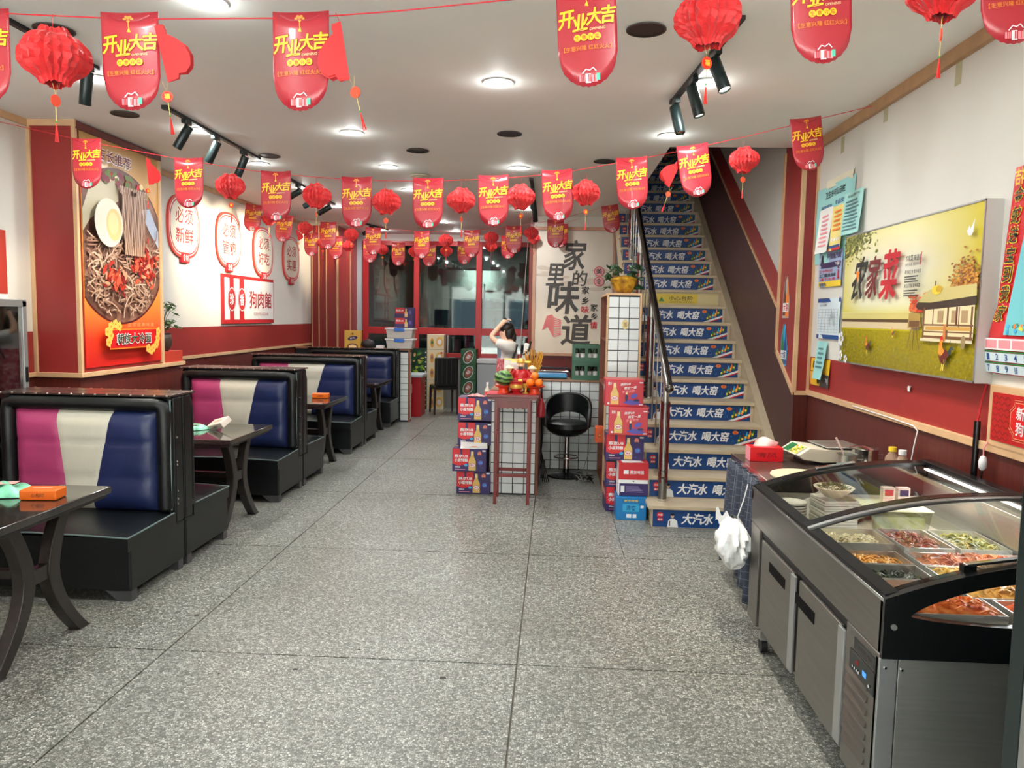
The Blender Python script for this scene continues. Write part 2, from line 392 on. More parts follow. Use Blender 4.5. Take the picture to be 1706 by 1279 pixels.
# ceiling with the stair opening
OX, OY0, OY1 = .875, 6.28, 12.4
c = MB(); c.box(XL - .1, OX, YF, 14.6, H, H + .12); c.box(OX, XR + .1, YF, OY0, H, H + .12); c.box(OX, XR + .1, OY1, 14.6, H, H + .12)
struct(c.build('ceiling', CEILM))
# left wall: dark wainscot, red band, white above
wl = bpy.data.objects.new('wall_left', None); COL.objects.link(wl); struct(wl)
MB().box(XL - .1, XL, YF, 14.6, 0, 1.10).build('wainscot', DARKW, wl)
MB().box(XL - .1, XL, YF, 14.6, 1.10, 1.42).build('red_band', REDW, wl)
MB().box(XL - .1, XL, YF, 14.6, 1.42, H).build('plaster', WHITE, wl)
MB().box(XL, XL + .018, YF, 5.5, 1.085, 1.12).build('rail', PINE, wl, bevel=.004)
MB().box(XL, XL + .018, 7.06, 12.0, 1.085, 1.12).build('rail', PINE, wl, bevel=.004)
MB().box(XL, XL + .015, YF, 5.5, H - .05, H).build('cornice', PINE, wl)
MB().box(XL, XL + .015, 6.7, 12.0, H - .05, H).build('cornice', PINE, wl)
# left poster pillar
pc = bpy.data.objects.new('wall_pillar_left', None); COL.objects.link(pc); struct(pc)
MB().box(XL, -3.505, 5.5, 6.68, 0, 1.10).build('wainscot', DARKW, pc)
MB().box(XL, -3.505, 5.5, 6.68, 1.10, H).build('red_face', REDW, pc)
MB().box(XL, -3.505, 6.68, 7.06, 0, 1.10).build('wainscot', DARKW, pc)
MB().box(XL, -3.50, 6.69, 7.06, 1.10, 1.22).build('ledge', mat('ledge_red', (186, 60, 44), .4), pc)
for x, y in ((XL + .012, 5.488), (-3.5, 5.488), (-3.5, 6.675)):
    MB().box(x - .014, x + .016, y - .002, y + .028, 1.10, H).build('corner_trim', PINE, pc, bevel=.003)
MB().box(XL, -3.48, 5.48, 5.51, 1.085, 1.12).build('rail', PINE, pc, bevel=.003)
MB().box(-3.5, -3.48, 5.51, 6.70, 1.085, 1.12).build('rail', PINE, pc, bevel=.003)
MB().box(-3.5, -3.48, 6.70, 7.08, 1.085, 1.12).build('rail', PINE, pc, bevel=.003)
MB().box(XL, -3.48, 5.484, 5.5, H - .045, H).build('cornice', PINE, pc)
MB().box(-3.5, -3.478, 5.5, 6.70, H - .06, H - .012).build('cornice', mat('maroon_trim', (96, 30, 26), .4), pc)
# rear left pillar
pb = bpy.data.objects.new('wall_pillar_rear', None); COL.objects.link(pb); struct(pb)
MB().box(XL, -3.42, 12.0, YB, 0, H).build('red_face', REDW, pb)
for x in (-3.83, -3.72, -3.6): MB().box(x - .008, x + .008, 11.985, 12.0, 0, H).build('trim_strip', PINE, pb)
MB().box(-3.44, -3.415, 11.985, 12.01, 0, H).build('trim_strip', PINE, pb)
MB().box(-3.42, -3.405, 12.7, 12.72, 0, H).build('trim_strip', PINE, pb)
# right wall (near part) and stair wall
wr = bpy.data.objects.new('wall_right', None); COL.objects.link(wr); struct(wr)
MB().box(XR, XR + .1, YF, 6.012, 0, 1.05).build('wainscot', DARKW, wr)
MB().box(XR, XR + .1, YF, 6.012, 1.05, 1.33).build('red_band', mat('red_band_right', (152, 42, 40), .4, var=.05), wr)
MB().box(XR, XR + .1, YF, 6.012, 1.33, H).build('plaster', WHITE, wr)
MB().box(XR - .02, XR, YF, 6.0, 1.035, 1.075).build('rail', PINE, wr, bevel=.004)
MB().box(XR - .03, XR, YF, 6.0, H - .07, H).build('cornice', mat('cornice_wood', (170, 132, 92), .5, var=.12, scale=9), wr)
MB().box(XS - .001, XR + .1, 6.014, 6.019, 0, 1.06).build('wainscot', DARKW, wr)
MB().box(XS - .001, XR + .1, 6.014, 6.019, 1.06, H).build('red_return', REDW, wr)
MB().box(XS + .002, XR, 6.0, 6.013, 1.03, 1.065).build('rail', PINE, wr, bevel=.003)
MB().box(XR - .016, XR, 5.99, 6.02, 1.06, H - .05).build('corner_trim', PINE, wr)
for y, z0, z1 in ((5.55, 2.76, 2.87), (4.86, 2.80, 2.88), (4.02, 2.77, 2.88)): MB().box(XR - .0012, XR, y - .03, y + .03, z0, z1).build('tape_mark', mat('old_tape', (176, 172, 136), .4), wr)
ws = bpy.data.objects.new('wall_stair', None); COL.objects.link(ws); struct(ws)
t = .61
def band(za, zb, y0, y1, name, m, off=0.0, th=.0):      # sloped band on the stair wall between heights za(y), zb(y)
    MB().prism([(y0, za(y0)), (y1, za(y1)), (y1, zb(y1)), (y0, zb(y0))], 0, XS - off, XS + .1 + th).build(name, m, ws)
Y1 = 14.5
l1 = lambda y: 1.69 + t * (y - 6.52); l2 = lambda y: 1.95 + t * (y - 6.52); l0 = lambda y: 1.05 + .6 * (y - 6.02)
band(lambda y: -.02, l1, 6.52, Y1, 'side_panel', STAIRW)
band(lambda y: -.02, l0, 6.02, 6.52, 'side_panel', STAIRW)
band(l1, l2, 6.52, Y1, 'red_band', REDW)
YC = 6.52 + (H + .8 - 1.95) / t
MB().prism([(6.52, l2(6.52)), (YC, H + .8), (6.52, H + .8)], 0, XS, XS + .1).build('plaster', mat('stair_plaster', (186, 184, 178), .7), ws)
MB().prism([(6.2, H + .8), (YC, H + .8), (Y1, l2(Y1)), (Y1, 8.6), (6.2, 8.6)], 0, XS, XS + .1).build('upper_plaster', mat('stairwell_gloom_tone', (20, 20, 22)), ws)  # upper stair wall in near black, its gloom put into the colour
band(l0, lambda y: H + .1, 6.02, 6.52, 'red_strip', REDW)
band(lambda y: l1(y) - .012, lambda y: l1(y) + .014, 6.56, Y1, 'sloped_trim', PINE, .012)
band(lambda y: l0(y) - .02, lambda y: l0(y) + .02, 6.02, 6.53, 'sloped_trim', PINE, .014)
MB().box(XS - .014, XS, 6.50, 6.54, 1.33, H).build('corner_trim', PINE, ws)
MB().box(XS - .016, XS + .012, 6.0, 6.035, 1.05, H).build('corner_trim', PINE, ws)
# stairwell above the ceiling
sw = bpy.data.objects.new('wall_stairwell', None); COL.objects.link(sw); struct(sw)
DK = mat('stairwell_gloom_tone', (20, 20, 22), .85)  # near-black colour stands in for the gloom up the stairwell
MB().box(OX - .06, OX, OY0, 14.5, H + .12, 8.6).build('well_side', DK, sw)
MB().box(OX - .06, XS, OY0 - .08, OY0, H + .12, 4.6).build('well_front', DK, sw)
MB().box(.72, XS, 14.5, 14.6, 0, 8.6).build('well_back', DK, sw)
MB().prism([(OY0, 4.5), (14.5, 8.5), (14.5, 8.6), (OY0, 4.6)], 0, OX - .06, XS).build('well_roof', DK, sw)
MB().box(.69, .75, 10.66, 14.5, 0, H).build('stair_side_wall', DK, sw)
# poster wall behind the counter
wc = bpy.data.objects.new('wall_counter_back', None); COL.objects.link(wc); struct(wc)
MB().box(-.36, .84, 10.6, 10.66, 0, 1.06).build('wainscot', mat('maroon_board', (100, 34, 32), .4, var=.06), wc)
MB().box(-.36, .84, 10.6, 10.66, 1.06, H).build('plaster', WHITE, wc)
MB().box(-.36, -.30, 10.66, YB, 0, H).build('side_return', REDW, wc)
MB().box(-.36, -.31, 10.58, 10.6, 0, H).build('corner_trim', mat('brown_post', (110, 48, 38), .4), wc)
# kitchen window wall
wb = bpy.data.objects.new('wall_back', None); COL.objects.link(wb); struct(wb)
MB().box(-3.42, -3.30, YB - .02, YB + .1, 1.3, H).build('plaster', mat('pale_blue_wall', (188, 196, 200), .6), wb)
MB().box(-3.42, -3.30, YB - .02, YB + .1, 0, 1.3).build('lower_panel', mat('maroon_board', (100, 34, 32)), wb)
MB().box(-3.30, -.30, YB, YB + .1, 0, .86).build('lower_wall', mat('pale_lower_wall', (150, 150, 146), .6), wb)
MB().box(-3.42, -.30, YB - .01, YB + .1, 2.84, H).build('beam', CEILM, wb)
wn = bpy.data.objects.new('window_1', None); COL.objects.link(wn); struct(wn)
fr = MB()
for x0, x1 in ((-3.52 + .2, -3.22), (-2.43, -2.34), (-1.36, -1.26), (-.46, -.36)): 
    MB().box(x0, x1, YB - .05, YB + .05, .86, 2.84).build('window_post', REDF, wn, bevel=.006)
for z0, z1 in ((2.76, 2.84), (1.25, 1.37), (.86, .94)):
    MB().box(-3.32, -.36, YB - .042, YB + .042, z0, z1).build('window_rail', REDF, wn, bevel=.006)
for x0, x1 in ((-3.22, -2.43), (-2.34, -1.36), (-1.26, -.46)):
    MB().box(x0, x1, YB - .004, YB + .004, 1.37, 2.76).build('pane', GLASSW, wn)
    MB().box(x0, x1, YB - .004, YB + .004, .94, 1.25).build('pane', GLASSW, wn)
for x in (-1.84, -.9): MB().box(x - .012, x + .012, YB - .012, YB + .012, .94, 1.25).build('mullion', ALU, wn)
# kitchen behind the glass
wk = bpy.data.objects.new('wall_kitchen', None); COL.objects.link(wk); struct(wk)
KW = mat('kitchen_wall', (150, 156, 156), .6, var=.05)
k = MB(); k.box(-4.3, .75, 16.4, 16.5, 0, H); k.box(-4.4, -4.3, YB, 16.5, 0, H); k.box(.65, .75, 14.6, 16.5, 0, H); k.build('kitchen_shell', KW, wk)
MB().box(-4.4, .75, 14.6, 16.5, H, H + .1).build('kitchen_ceiling', KW, wk)
MB().box(-4.4, .75, 14.6, 16.5, -.05, 0).build('kitchen_floor', mat('kitchen_tile', (120, 118, 112), .4), wk)
# shop front behind the camera: piers and mullions only, open to the street
wf = bpy.data.objects.new('wall_front', None); COL.objects.link(wf); struct(wf)
MB().box(XL - .1, XR + .1, YF - .1, YF, 2.6, H).build('lintel', WHITE, wf)
for x in (XL, -1.9, .1, XR - .06): MB().box(x, x + .08, YF - .08, YF, 0, 2.6).build('front_post', ALU, wf)
MB().box(-14, 12, -12, YF, -.1, -.02).build('pavement', mat('pavement_grey', (222, 220, 214), .8), wf)

# the other side of the street, behind the camera: lit facade that the kitchen glass mirrors
fb = MB().box(-16, 14, -15.4, -15, -.1, 9).build('facade', mat('facade_grey', (150, 150, 146), .8, var=.1, scale=1), wf)
for i in range(9):
    for j in range(3): MB().box(-14.5 + i * 3, -12.9 + i * 3, -15.02, -14.97, .6 + j * 2.9, 2.4 + j * 2.9).build('facade_window', mat('facade_window', (50, 62, 70), .2), wf)

# =================================================================== stairs
h, T, S0 = .174, .265, 5.85
st = thing('staircase', 'beige stair flight with blue soft drink adverts on every riser climbing by the right wall', 'staircase', (0, 0, 0))
RB = mat('riser_blue', (18, 66, 128), .35, var=.12, scale=6)
flats = None
def riser_print():
    # print fills x .77..1.72 (height .0...15)
    f = Flat((0, 0, 0), (1, 0, 0), (0, 0, 1), (0, -1, 0))
    f.rect(0, .97, 0, .138, RB)
    f.ell(.055, .095, .026, .022, RED, 16); f.text('大窑', .038, .074, .086, .104, PWHITE, .02)
    f.rect(.035, .078, .048, .07, RED); f.text('嘉宾', .04, .073, .052, .066, PWHITE, .01)
    # presenter in a white shirt holding a bottle
    f.poly([(.112, 0), (.118, .05), (.135, .066), (.165, .066), (.185, .05), (.195, 0)], PWHITE)
    f.ell(.15, .088, .013, .018, mat('print_skin', (214, 168, 138)), 12); f.ell(.15, .1, .015, .011, INK, 10)
    f.rect(.125, .133, .01, .05, PBROWN)
    f.text('大汽水', .225, .46, .026, .112, PWHITE, .062, .18); f.text('喝大窑', .505, .73, .026, .112, PWHITE, .05, .18)
    f.ell(.785, .108, .026, .016, PORANGE, 14); f.text('爽', .772, .798, .099, .117, RED, .02)
    f.poly([(.77, .0), (.97, .07), (.97, .052), (.83, .0)], PWHITE)
    f.poly([(.83, .0), (.97, .052), (.97, .04), (.86, .0)], RED)
    for q, cc in enumerate((PGREEN, PBROWN, PCYAN, PORANGE, PGREEN)):
        a = .8 + q * .028; b = .02 + q * .014
        f.poly([(a, b), (a + .018, b - .008), (a + .034, b + .045), (a + .03, b + .07), (a + .022, b + .068), (a + .018, b + .048)], cc)
        f.rect(a + .008, a + .024, b + .012, b + .03, PYEL)
    for q in range(16): f.ell(.74 + random.random() * .2, .02 + random.random() * .11, .003, .003, PCYAN, 6, lift=False)
    return f.mb.mesh('riser_advert')
RM = riser_print()
NS = 24
for kk in range(NS):
    y = S0 + kk * T; z = kk * h; xr = 1.78; xl = .765
    MB().box(xl + .01, xr, y, y + .03, z, z + h - .03).build('riser', BEIGE, st)
    MB().box(xl - (.02 if kk < 3 else .0), xr + .003, y - .022, y + T + .008, z + h - .032, z + h).build('tread', BEIGE, st, bevel=.005)
    if kk != 10:
        o = bpy.data.objects.new('riser_advert', RM); COL.objects.link(o); o.parent = st; o.location = (xl + .018, y - .001, z + .004)
ff = Flat((.79, S0 + 10 * T - .001, 10 * h + .005), (1, 0, 0), (0, 0, 1), (0, -1, 0))
ff.rect(0, .97, 0, .13, mat('sign_cream', (214, 200, 150), .4)); ff.rect(.3, .75, .02, .12, mat('sign_yellow', (222, 196, 70), .4))
ff.text('小心台阶', .44, .7, .05, .1, INK, .01); ff.poly([(.33, .04), (.36, .09), (.39, .04)], PGREEN); ff.text('CAUTION STEP', .44, .7, .028, .042, INK)
ff.build('step_warning_sign', st)
n0 = lambda y: h + (h / T) * (y - S0)
MB().prism([(S0 - .01, 0), (S0 - .01, .21), (S0 + NS * T, n0(S0 + NS * T) + .03), (S0 + NS * T, n0(S0 + NS * T) - .35), (S0 + .5, 0)], 0, 1.782, 1.848).build('stringer', BEIGE, st)
MB().prism([(S0 + .03, 0), (S0 + NS * T, n0(S0 + NS * T) - h - .02), (S0 + NS * T, n0(S0 + NS * T) - .5), (S0 + .65, 0)], 0, .78, .80).build('side_board', BEIGE, st)
# ---- banister
bn = thing('stair_banister', 'dark metal stair banister with red rods and round handrail left of the flight', 'banister', (.87, 0, 0))
RODR = mat('rod_red_metal', (120, 30, 30), .3, .6); HR = mat('handrail_dark', (104, 98, 94), .22, .95)
ry0, ry1 = 5.86, 11.2; rz = lambda y: 1.10 + .62 * (y - 5.86)
MB().tube([(0, y, rz(y)) for y in (5.82, 6.5, 8, 9.5, ry1)], .03, 14).build('handrail', HR, bn, smooth=True)
MB().ball((0, 5.82, rz(5.82)), .034).build('rail_cap', HR, bn, smooth=True)
MB().tube([(0, y, rz(y) - .09) for y in (5.98, 8, ry1)], .012, 8).build('lower_rail', HR, bn, smooth=True)
for kk in range(0, 19, 4):
    y = S0 + kk * T + .14; z = (kk + 1) * h; top = rz(y) - .02
    MB().cyl((0, y, z), (0, y, z + .02), .035, 12).build('foot_flange', CHROME, bn, smooth=True)
    MB().cyl((0, y, z + .02), (0, y, z + .17), .033, 14).build('post_foot', STEELD, bn, smooth=True)
    m = MB()
    for dx, dy in ((-.02, -.02), (.02, -.02), (-.02, .02), (.02, .02)): m.cyl((dx * 1.3, dy * 1.3 + y, z + .15), (dx * 1.3, dy * 1.3 + y, top - .2), .007, 6)
    m.build('post_rods', RODR, bn, smooth=True)
    for zz in (z + .17, z + .23, top - .22): MB().cyl((0, y, zz), (0, y, zz + .012), .038, 12).build('post_collar', STEELD, bn, smooth=True)
    MB().cyl((0, y, z + .2), (0, y, top - .2), .014, 12).build('post_core', STEEL, bn, smooth=True); MB().cyl((0, y, top - .21), (0, y, top), .024, 12).build('post_neck', STEEL, bn, smooth=True)
for kk in (1, 2, 3, 5, 6, 7, 9, 10, 11, 13, 14, 15, 17, 18):
    y = S0 + kk * T + .14; z = (kk + 1) * h
    MB().cyl((0, y, z), (0, y, rz(y) - .09), .006, 8).build('baluster', STEEL, bn, smooth=True)

# =================================================================== ceiling lamps
litp = [(-.36, 4.59, 'lit lamp nearest the middle of the aisle'), (-1.556, 5.84, 'second lit lamp of the middle row'), (-1.567, 7.16, 'third lit lamp of the middle row'), (-2.742, 7.06, 'lit, in the left row past the end of the long track'),
        (-.37, 7.17, 'lit lamp in the right row straight ahead of the far poster'), (.82, 5.88, 'lit lamp just in front of the stair opening'), (.84, 4.59, 'lit lamp beside the right spotlight track'), (-2.736, 4.53, 'lit lamp behind the nearest left banner'),
        (-2.72, 5.80, 'lit lamp beside the long left spotlight track'), (-2.77, 8.38, 'lit lamp in the left row beyond the middle track'), (-2.82, 9.86, 'lit lamp in the left row before the rear pillar'), (-1.62, 8.48, 'fourth lit lamp of the middle row'),
        (-1.66, 11.39, 'lit lamp near the kitchen window, nearer of two'), (-1.64, 12.59, 'lit lamp closest to the kitchen window'), (-2.84, 12.54, 'lit lamp in the rear left corner'), (-1.557, 3.43, 'nearest lit lamp at the top edge of the view'), (.84, 3.1, 'lit lamp at the top edge right of the middle'),
        (-2.74, 3.2, None), (-1.55, 1.6, None), (.6, 1.5, None), (-.4, 9.9, None)]
proto = None
for i, (x, y, lb) in enumerate(litp):
    d = thing('ceiling_lamp', 'round ceiling lamp, ' + (lb or 'overhead outside the view %s' % ('left', 'middle', 'right', 'rear')[i - 17]), 'lamp', (x, y, H), 0, 'recessed ceiling lamps')
    MB().lathe([(.07, 0), (.088, -.003), (.088, -.007), (.07, -.006)], 24, cap=False).build('rim', PAPERW, d, smooth=True)
    MB().cyl((0, 0, -.002), (0, 0, -.004), .07, 24).build('diffuser', LAMP, d)
    l = bpy.data.lights.new('lamp_light', 'AREA'); l.shape = 'DISK'; l.size = .14; l.energy = DOWN_W; l.color = (.97, 1, .98); l.spread = 3.0
    lo = bpy.data.objects.new('lamp_light', l); COL.objects.link(lo); lo.parent = d; lo.location = (0, 0, -.012)
    l = bpy.data.lights.new('added_spill', 'POINT'); l.energy = DOWN_W * .13; l.shadow_soft_size = .03; l.color = (.97, 1, .98)  # extra point light added below each fitting to brighten the ceiling
    lo = bpy.data.objects.new('added_spill', l); COL.objects.link(lo); lo.parent = d; lo.location = (0, 0, -.05)
hol = [(.396, 3.766, 'beside the upper right lantern'), (-2.466, 3.748, 'above the nearest left lantern'), (-3.016, 5.325, 'in front of the noodle poster pillar'), (-2.514, 6.711, 'past the end of the long left track'),
       (-1.167, 6.454, 'in the middle of the ceiling'), (-.37, 5.85, 'between two lit lamps of the right row'), (.395, 6.844, 'left of the stair opening')]
for x, y, lb in hol:
    d = thing('ceiling_hole', 'dark round empty lamp hole in the ceiling ' + lb, 'ceiling hole', (x, y, H), 0, 'empty lamp holes')
    MB().lathe([(.085, 0), (.094, -.004), (.094, -.008), (.085, -.006)], 24, cap=False).build('rim', mat('dark_rim', (60, 56, 52), .6), d, smooth=True)
    MB().cyl((0, 0, -.001), (0, 0, -.003), .086, 24).build('dark_inside', BLACKM, d)
for x, y, r, lb in ((-1.344, 7.573, .1, 'round off-white ceiling vent cover behind the banner row'), (-2.055, 12.04, .13, 'round off-white ceiling fitting near the kitchen window')):
    d = thing('ceiling_vent', lb, 'vent', (x, y, H))
    MB().lathe([(r * .8, 0), (r, -.012), (r * .96, -.02), (r * .8, -.022)], 24).build('cover', mat('vent_offwhite', (200, 190, 170), .5), d, smooth=True)
    MB().lathe([(r * .2, -.022), (r * .55, -.024), (r * .5, -.03), (r * .2, -.03)], 20).build('louvre', mat('vent_offwhite', (200, 190, 170)), d, smooth=True)
# portal so daylight from the street is sampled well
pl = bpy.data.lights.new('street_daylight', 'AREA'); pl.shape = 'RECTANGLE'; pl.size = 5.8; pl.size_y = 2.6; pl.cycles.is_portal = True
po = bpy.data.objects.new('street_daylight', pl); COL.objects.link(po); po.location = (-.95, YF - .05, 1.3); po.rotation_euler = (PI / 2, 0, 0)
# kitchen light
kl = thing('kitchen_lamp', 'square white lamp glowing on the kitchen ceiling behind the glass', 'lamp', (-1.6, 15.2, H))
MB().box(-.3, .3, -.3, .3, -.03, 0).build('diffuser', LAMP, kl)

# track spots
def track(x0, y0, x1, y1, heads, label, pw=1.0):
    tr = thing('spotlight_track', label, 'track', (x0, y0, H))
    dx, dy = x1 - x0, y1 - y0; L = math.hypot(dx, dy); a = math.atan2(dy, dx); tr.rotation_euler = (0, 0, a)
    MB().box(0, L, -.017, .017, -.02, 0).build('rail', BLACKM, tr, bevel=.002)
    MB().box(-.02, .03, -.02, .02, -.025, 0).build('end_feed', BLACKM, tr)
    for (s, dirv, lab, on) in heads:
        px, py = x0 + dx / L * s, y0 + dy / L * s
        sp = thing('track_spotlight', lab, 'spotlight', (px, py, H - .02))
        MB().box(-.05, .05, -.016, .016, -.03, 0).build('adapter', BLKGREEN, sp, bevel=.003, rot=(0, 0, a))
        MB().cyl((0, 0, -.03), (0, 0, -.075), .009, 10).build('stem', BLKGREEN, sp, smooth=True)
        dv = Vector(dirv).normalized(); q = dv.to_track_quat('-Z', 'Y'); cx = Vector((0, 0, -.075)) + dv * .01
        hd = MB().lathe([(.0305, .045), (.032, .04), (.032, -.125), (.03, -.13), (.026, -.118)], 20, cap=False); hd.cyl((0, 0, .045), (0, 0, .046), .0305, 20)
        ho = hd.build('lamp_head', BLKGREEN, sp, smooth=True, loc=cx); ho.rotation_euler = q.to_euler()
        le = MB().cyl((0, 0, -.118), (0, 0, -.12), .0265, 20).build('lens', LAMPW if on else STEELD, ho)
        if on:
            l = bpy.data.lights.new('spot_beam', 'SPOT'); l.energy = SPOT_W * pw; l.spot_size = 1.25; l.spot_blend = .7; l.color = (1, .84, .6); l.shadow_soft_size = .026
            lo = bpy.data.objects.new('spot_beam', l); COL.objects.link(lo); lo.parent = sp; lo.location = cx + dv * .15; lo.rotation_euler = q.to_euler()
LW = (-1.0, .1, -.55)
track(-2.62, 5.12, -2.64, 6.80, [(.3, (-.8, -.15, -1.4), 'first dark spotlight from the near end of the long left track', True), (.78, (-.75, 0, -1.5), 'middle dark spotlight of the long left track', True), (1.33, (-.7, .1, -1.5), 'far spotlight of the long left track above the first round sign', True)], 'long black spotlight track above the left booths')
track(-2.60, 3.3, -2.60, 4.32, [(.2, (-.5, -.6, -1.2), 'dark spotlight hanging left of the nearest big lantern', False), (.92, (-.3, .25, -1.3), 'lit spotlight pointing down beside the nearest left banner', True)], 'short black spotlight track at the upper left of the ceiling')
track(-2.72, 7.8, -2.78, 9.6, [(.3, LW, 'near spotlight of the second left track aimed at the round signs', True), (.9, LW, 'middle spotlight of the second left track aimed at the round signs', True), (1.5, LW, 'far spotlight of the second left track aimed at the round signs', True)], 'second black spotlight track over the rear left booths', 2.4)
track(-2.9, 11.5, -2.72, 12.4, [(.3, (-1, .1, -.35), 'pale lit spotlight pointing sideways near the rear left pillar', True)], 'small black spotlight track near the rear left pillar')
track(.70, 4.95, .80, 3.6, [(.08, (.25, -.3, -1.2), 'lowest green-black spotlight at the far end of the right track', False), (.5, (.35, -.1, -1.2), 'middle spotlight of the right track behind the small tag', True), (.95, (.4, -.35, -1.2), 'near spotlight of the right track beside the big lantern', True)], 'black spotlight track slanting across the ceiling at upper right')
track(-.265, 7.7, -.28, 10.2, [(.5, (.1, .2, -1), 'spotlight on the thin centre track, nearer', True), (1.6, (.1, .4, -1), 'spotlight on the thin centre track, farther', True)], 'thin black spotlight track ahead of the calligraphy poster')
# =================================================================== booths
def rbox(m, x0, x1, y0, y1, z0, z1): return m.box(x0, x1, y0, y1, z0, z1)
def sofa(W, label, loc, rz):      # origin: floor, middle of the back plane; seat faces -Y
    r = thing('booth_sofa', label, 'sofa', loc, rz, 'booth sofas along the left wall'); a = W / 2
    MB().box(-a, a, -.62, 0, .06, .30).build('base', BLACKL, r, bevel=.012)
    # seat: slightly sagging front edge, soft rounded
    def top(u, v): return (-a + W * u, -.64 + .53 * v, .37 + .022 * math.sin(PI * u) ** .5 * (1 - v * .5) - .012 * (1 - min(1, v * 8)) - .01 * (1 - min(1, u * 14)) - .01 * (1 - min(1, (1 - u) * 14)))
    s = MB(); s.grid(top, 28, 12)
    s.box(-a, a, -.64, -.11, .285, .362)
    s.build('seat_cushion', BLACKL, r, smooth=True)
    s = MB(); s.tube([(-a - .002, -.13, .372), (-a, -.4, .366), (-a, -.64, .362), (-a * .5, -.645, .374), (0, -.645, .38), (a * .5, -.645, .374), (a, -.64, .362), (a, -.4, .366), (a, -.13, .372)], .005, 6)
    s.build('piping', PIPE, r, smooth=True)
    # back: black padded frame
    MB().box(-a, a, -.10, 0, .30, 1.075).build('backrest', BLACKL, r, bevel=.012)
    f = MB(); y = -.125; f.tube([(-a + .05, y, .40), (-a + .05, y, .98), (-a + .055, y, 1.02), (-a + .09, y, 1.03), (a - .09, y, 1.03), (a - .055, y, 1.02), (a - .05, y, .98), (a - .05, y, .40)], .046, 12)
    f.build('frame_roll', BLACKL, r, smooth=True)
    MB().tube([(a - .012, -.135, .39), (a - .01, -.14, .7), (a - .012, -.13, 1.06)], .005, 6).build('piping', PIPE, r, smooth=True)
    MB().box(-a - .002, a + .002, -.15, .0, 1.077, 1.09).build('top_board', BROWNTOP, r, bevel=.003)
    st_ = MB(); n = int(W / .075)
    for i in range(n + 1): st_.ball((-a + .02 + (W - .04) * i / n, -.150, 1.085), .0075, n=6, m=4)
    st_.build('studs', STUD, r, smooth=True, kind='stuff')
    st_ = MB()
    for z in (.50, .66, .68, .83, .45, .42): st_.ball((a + .002, -.085, z), .008, n=6, m=4)
    st_.build('side_studs', STUD, r, smooth=True, kind='stuff')
    # three-colour cushion: pink, cream wedge, blue
    b0, b1 = -a + .095, a - .095; w = b1 - b0; z0, z1 = .385, .985
    def pan(tl, tr_, bl, br, m, nm, lb):
        def fn(u, v):
            x = (bl + (br - bl) * u) * (1 - v) + (tl + (tr_ - tl) * u) * v; x = b0 + w * x
            e = min(1, min(v, 1 - v) * 9) ** .5; ex = min(1, min((x - b0) / w, (b1 - x) / w) * 14 + .0) ; ex = max(0, ex) ** .5
            seam = -.006 * math.exp(-((v - .33) * 45) ** 2) - .006 * math.exp(-((v - .69) * 45) ** 2) - .005 * math.exp(-(min(u, 1 - u) * 30) ** 2)
            return (x, -.128 - .042 * e * ex - seam * .9 - .006 * math.sin(PI * u) * math.sin(PI * v * 3) ** 2, z0 + (z1 - z0) * v)
        m_ = MB(); m_.grid(fn, 14, 26); m_.build(nm, m, r, smooth=True, label=lb)
    pan(0, .31, 0, .39, PINK, 'cushion_panel', 'pink cushion panel')
    pan(.31, .70, .39, .55, CREAM, 'cushion_panel', 'cream wedge cushion panel')
    pan(.70, 1, .55, 1, BLUE, 'cushion_panel', 'blue cushion panel')
    for x in (-a + .05, a - .05):
        for y, sg in ((-.58, 1), (-.05, -1)):
            sx = 1 if x < 0 else -1
            MB().prism([(x - .045 * sx, 0), (x + .03 * sx, 0), (x + .10 * sx, .058), (x - .045 * sx, .06)], 1, y - .03, y + .03).build('foot', mat('foot_metal', (84, 84, 86), .35, .4), r)
    return r
S = []
W1 = 1.07; X1 = -2.28 - W1 / 2; W3 = 1.34; X3 = -2.28 - W3 / 2
s1 = sofa(W1, 'nearest black booth sofa with pink, cream and blue cushion facing the viewer', (X1, 4.585, 0), 0)
dup(s1, (X1, 4.60, 0), PI, 'black booth sofa backing onto the nearest one, its seat facing away')
dup(s1, (X1, 6.845, 0), 0, 'second black booth sofa facing the viewer, behind the table with the green packet')
dup(s1, (X1, 6.86, 0), PI, 'black booth sofa backing onto the second one, its seat facing away')
s3 = sofa(W3, 'third black booth sofa facing the viewer, wide, behind the table with the single tissue pack', (X3, 9.13, 0), 0)
dup(s3, (X3, 9.145, 0), PI, 'black booth sofa backing onto the third one, its seat facing away')
dup(s3, (X3, 11.22, 0), 0, 'farthest black booth sofa against the tiled partition, mostly blue cushion in view')
# tiled partition behind the last booth
pa = thing('tiled_partition', 'white tiled low partition with brown wooden edges behind the farthest booth', 'partition')
MB().box(-3.84, -2.135, 11.24, 11.40, 0, 1.06).build('core', GROUT, pa)
TILE = MB().box(-.0425, .0425, -.004, .003, -.0425, .0425).mesh('tile', WTILE)
def tiles(parent, o, u, v, n, nu, nv, p=.092, pu=None):
    U = Vector(u); V = Vector(v); N = Vector(n); R = Matrix((U, -N, V)).transposed() if True else None
    if R.determinant() < 0: R = Matrix((-U, -N, V)).transposed()
    pu = pu or p
    for i in range(nu):
        for j in range(nv):
            t_ = bpy.data.objects.new('tile', TILE); COL.objects.link(t_); t_.parent = parent
            t_.matrix_local = Matrix.Translation(Vector(o) + U * (pu * (i + .5)) + V * (p * (j + .5))) @ R.to_4x4() @ Matrix.Diagonal((pu / .092, 1, p / .092, 1))
tiles(pa, (-2.136, 11.255, .02), (0, 1, 0), (0, 0, 1), (1, 0, 0), 1, 11, .092, .12)
tiles(pa, (-2.27, 11.239, .02), (1, 0, 0), (0, 0, 1), (0, -1, 0), 1, 11, .092, .12)
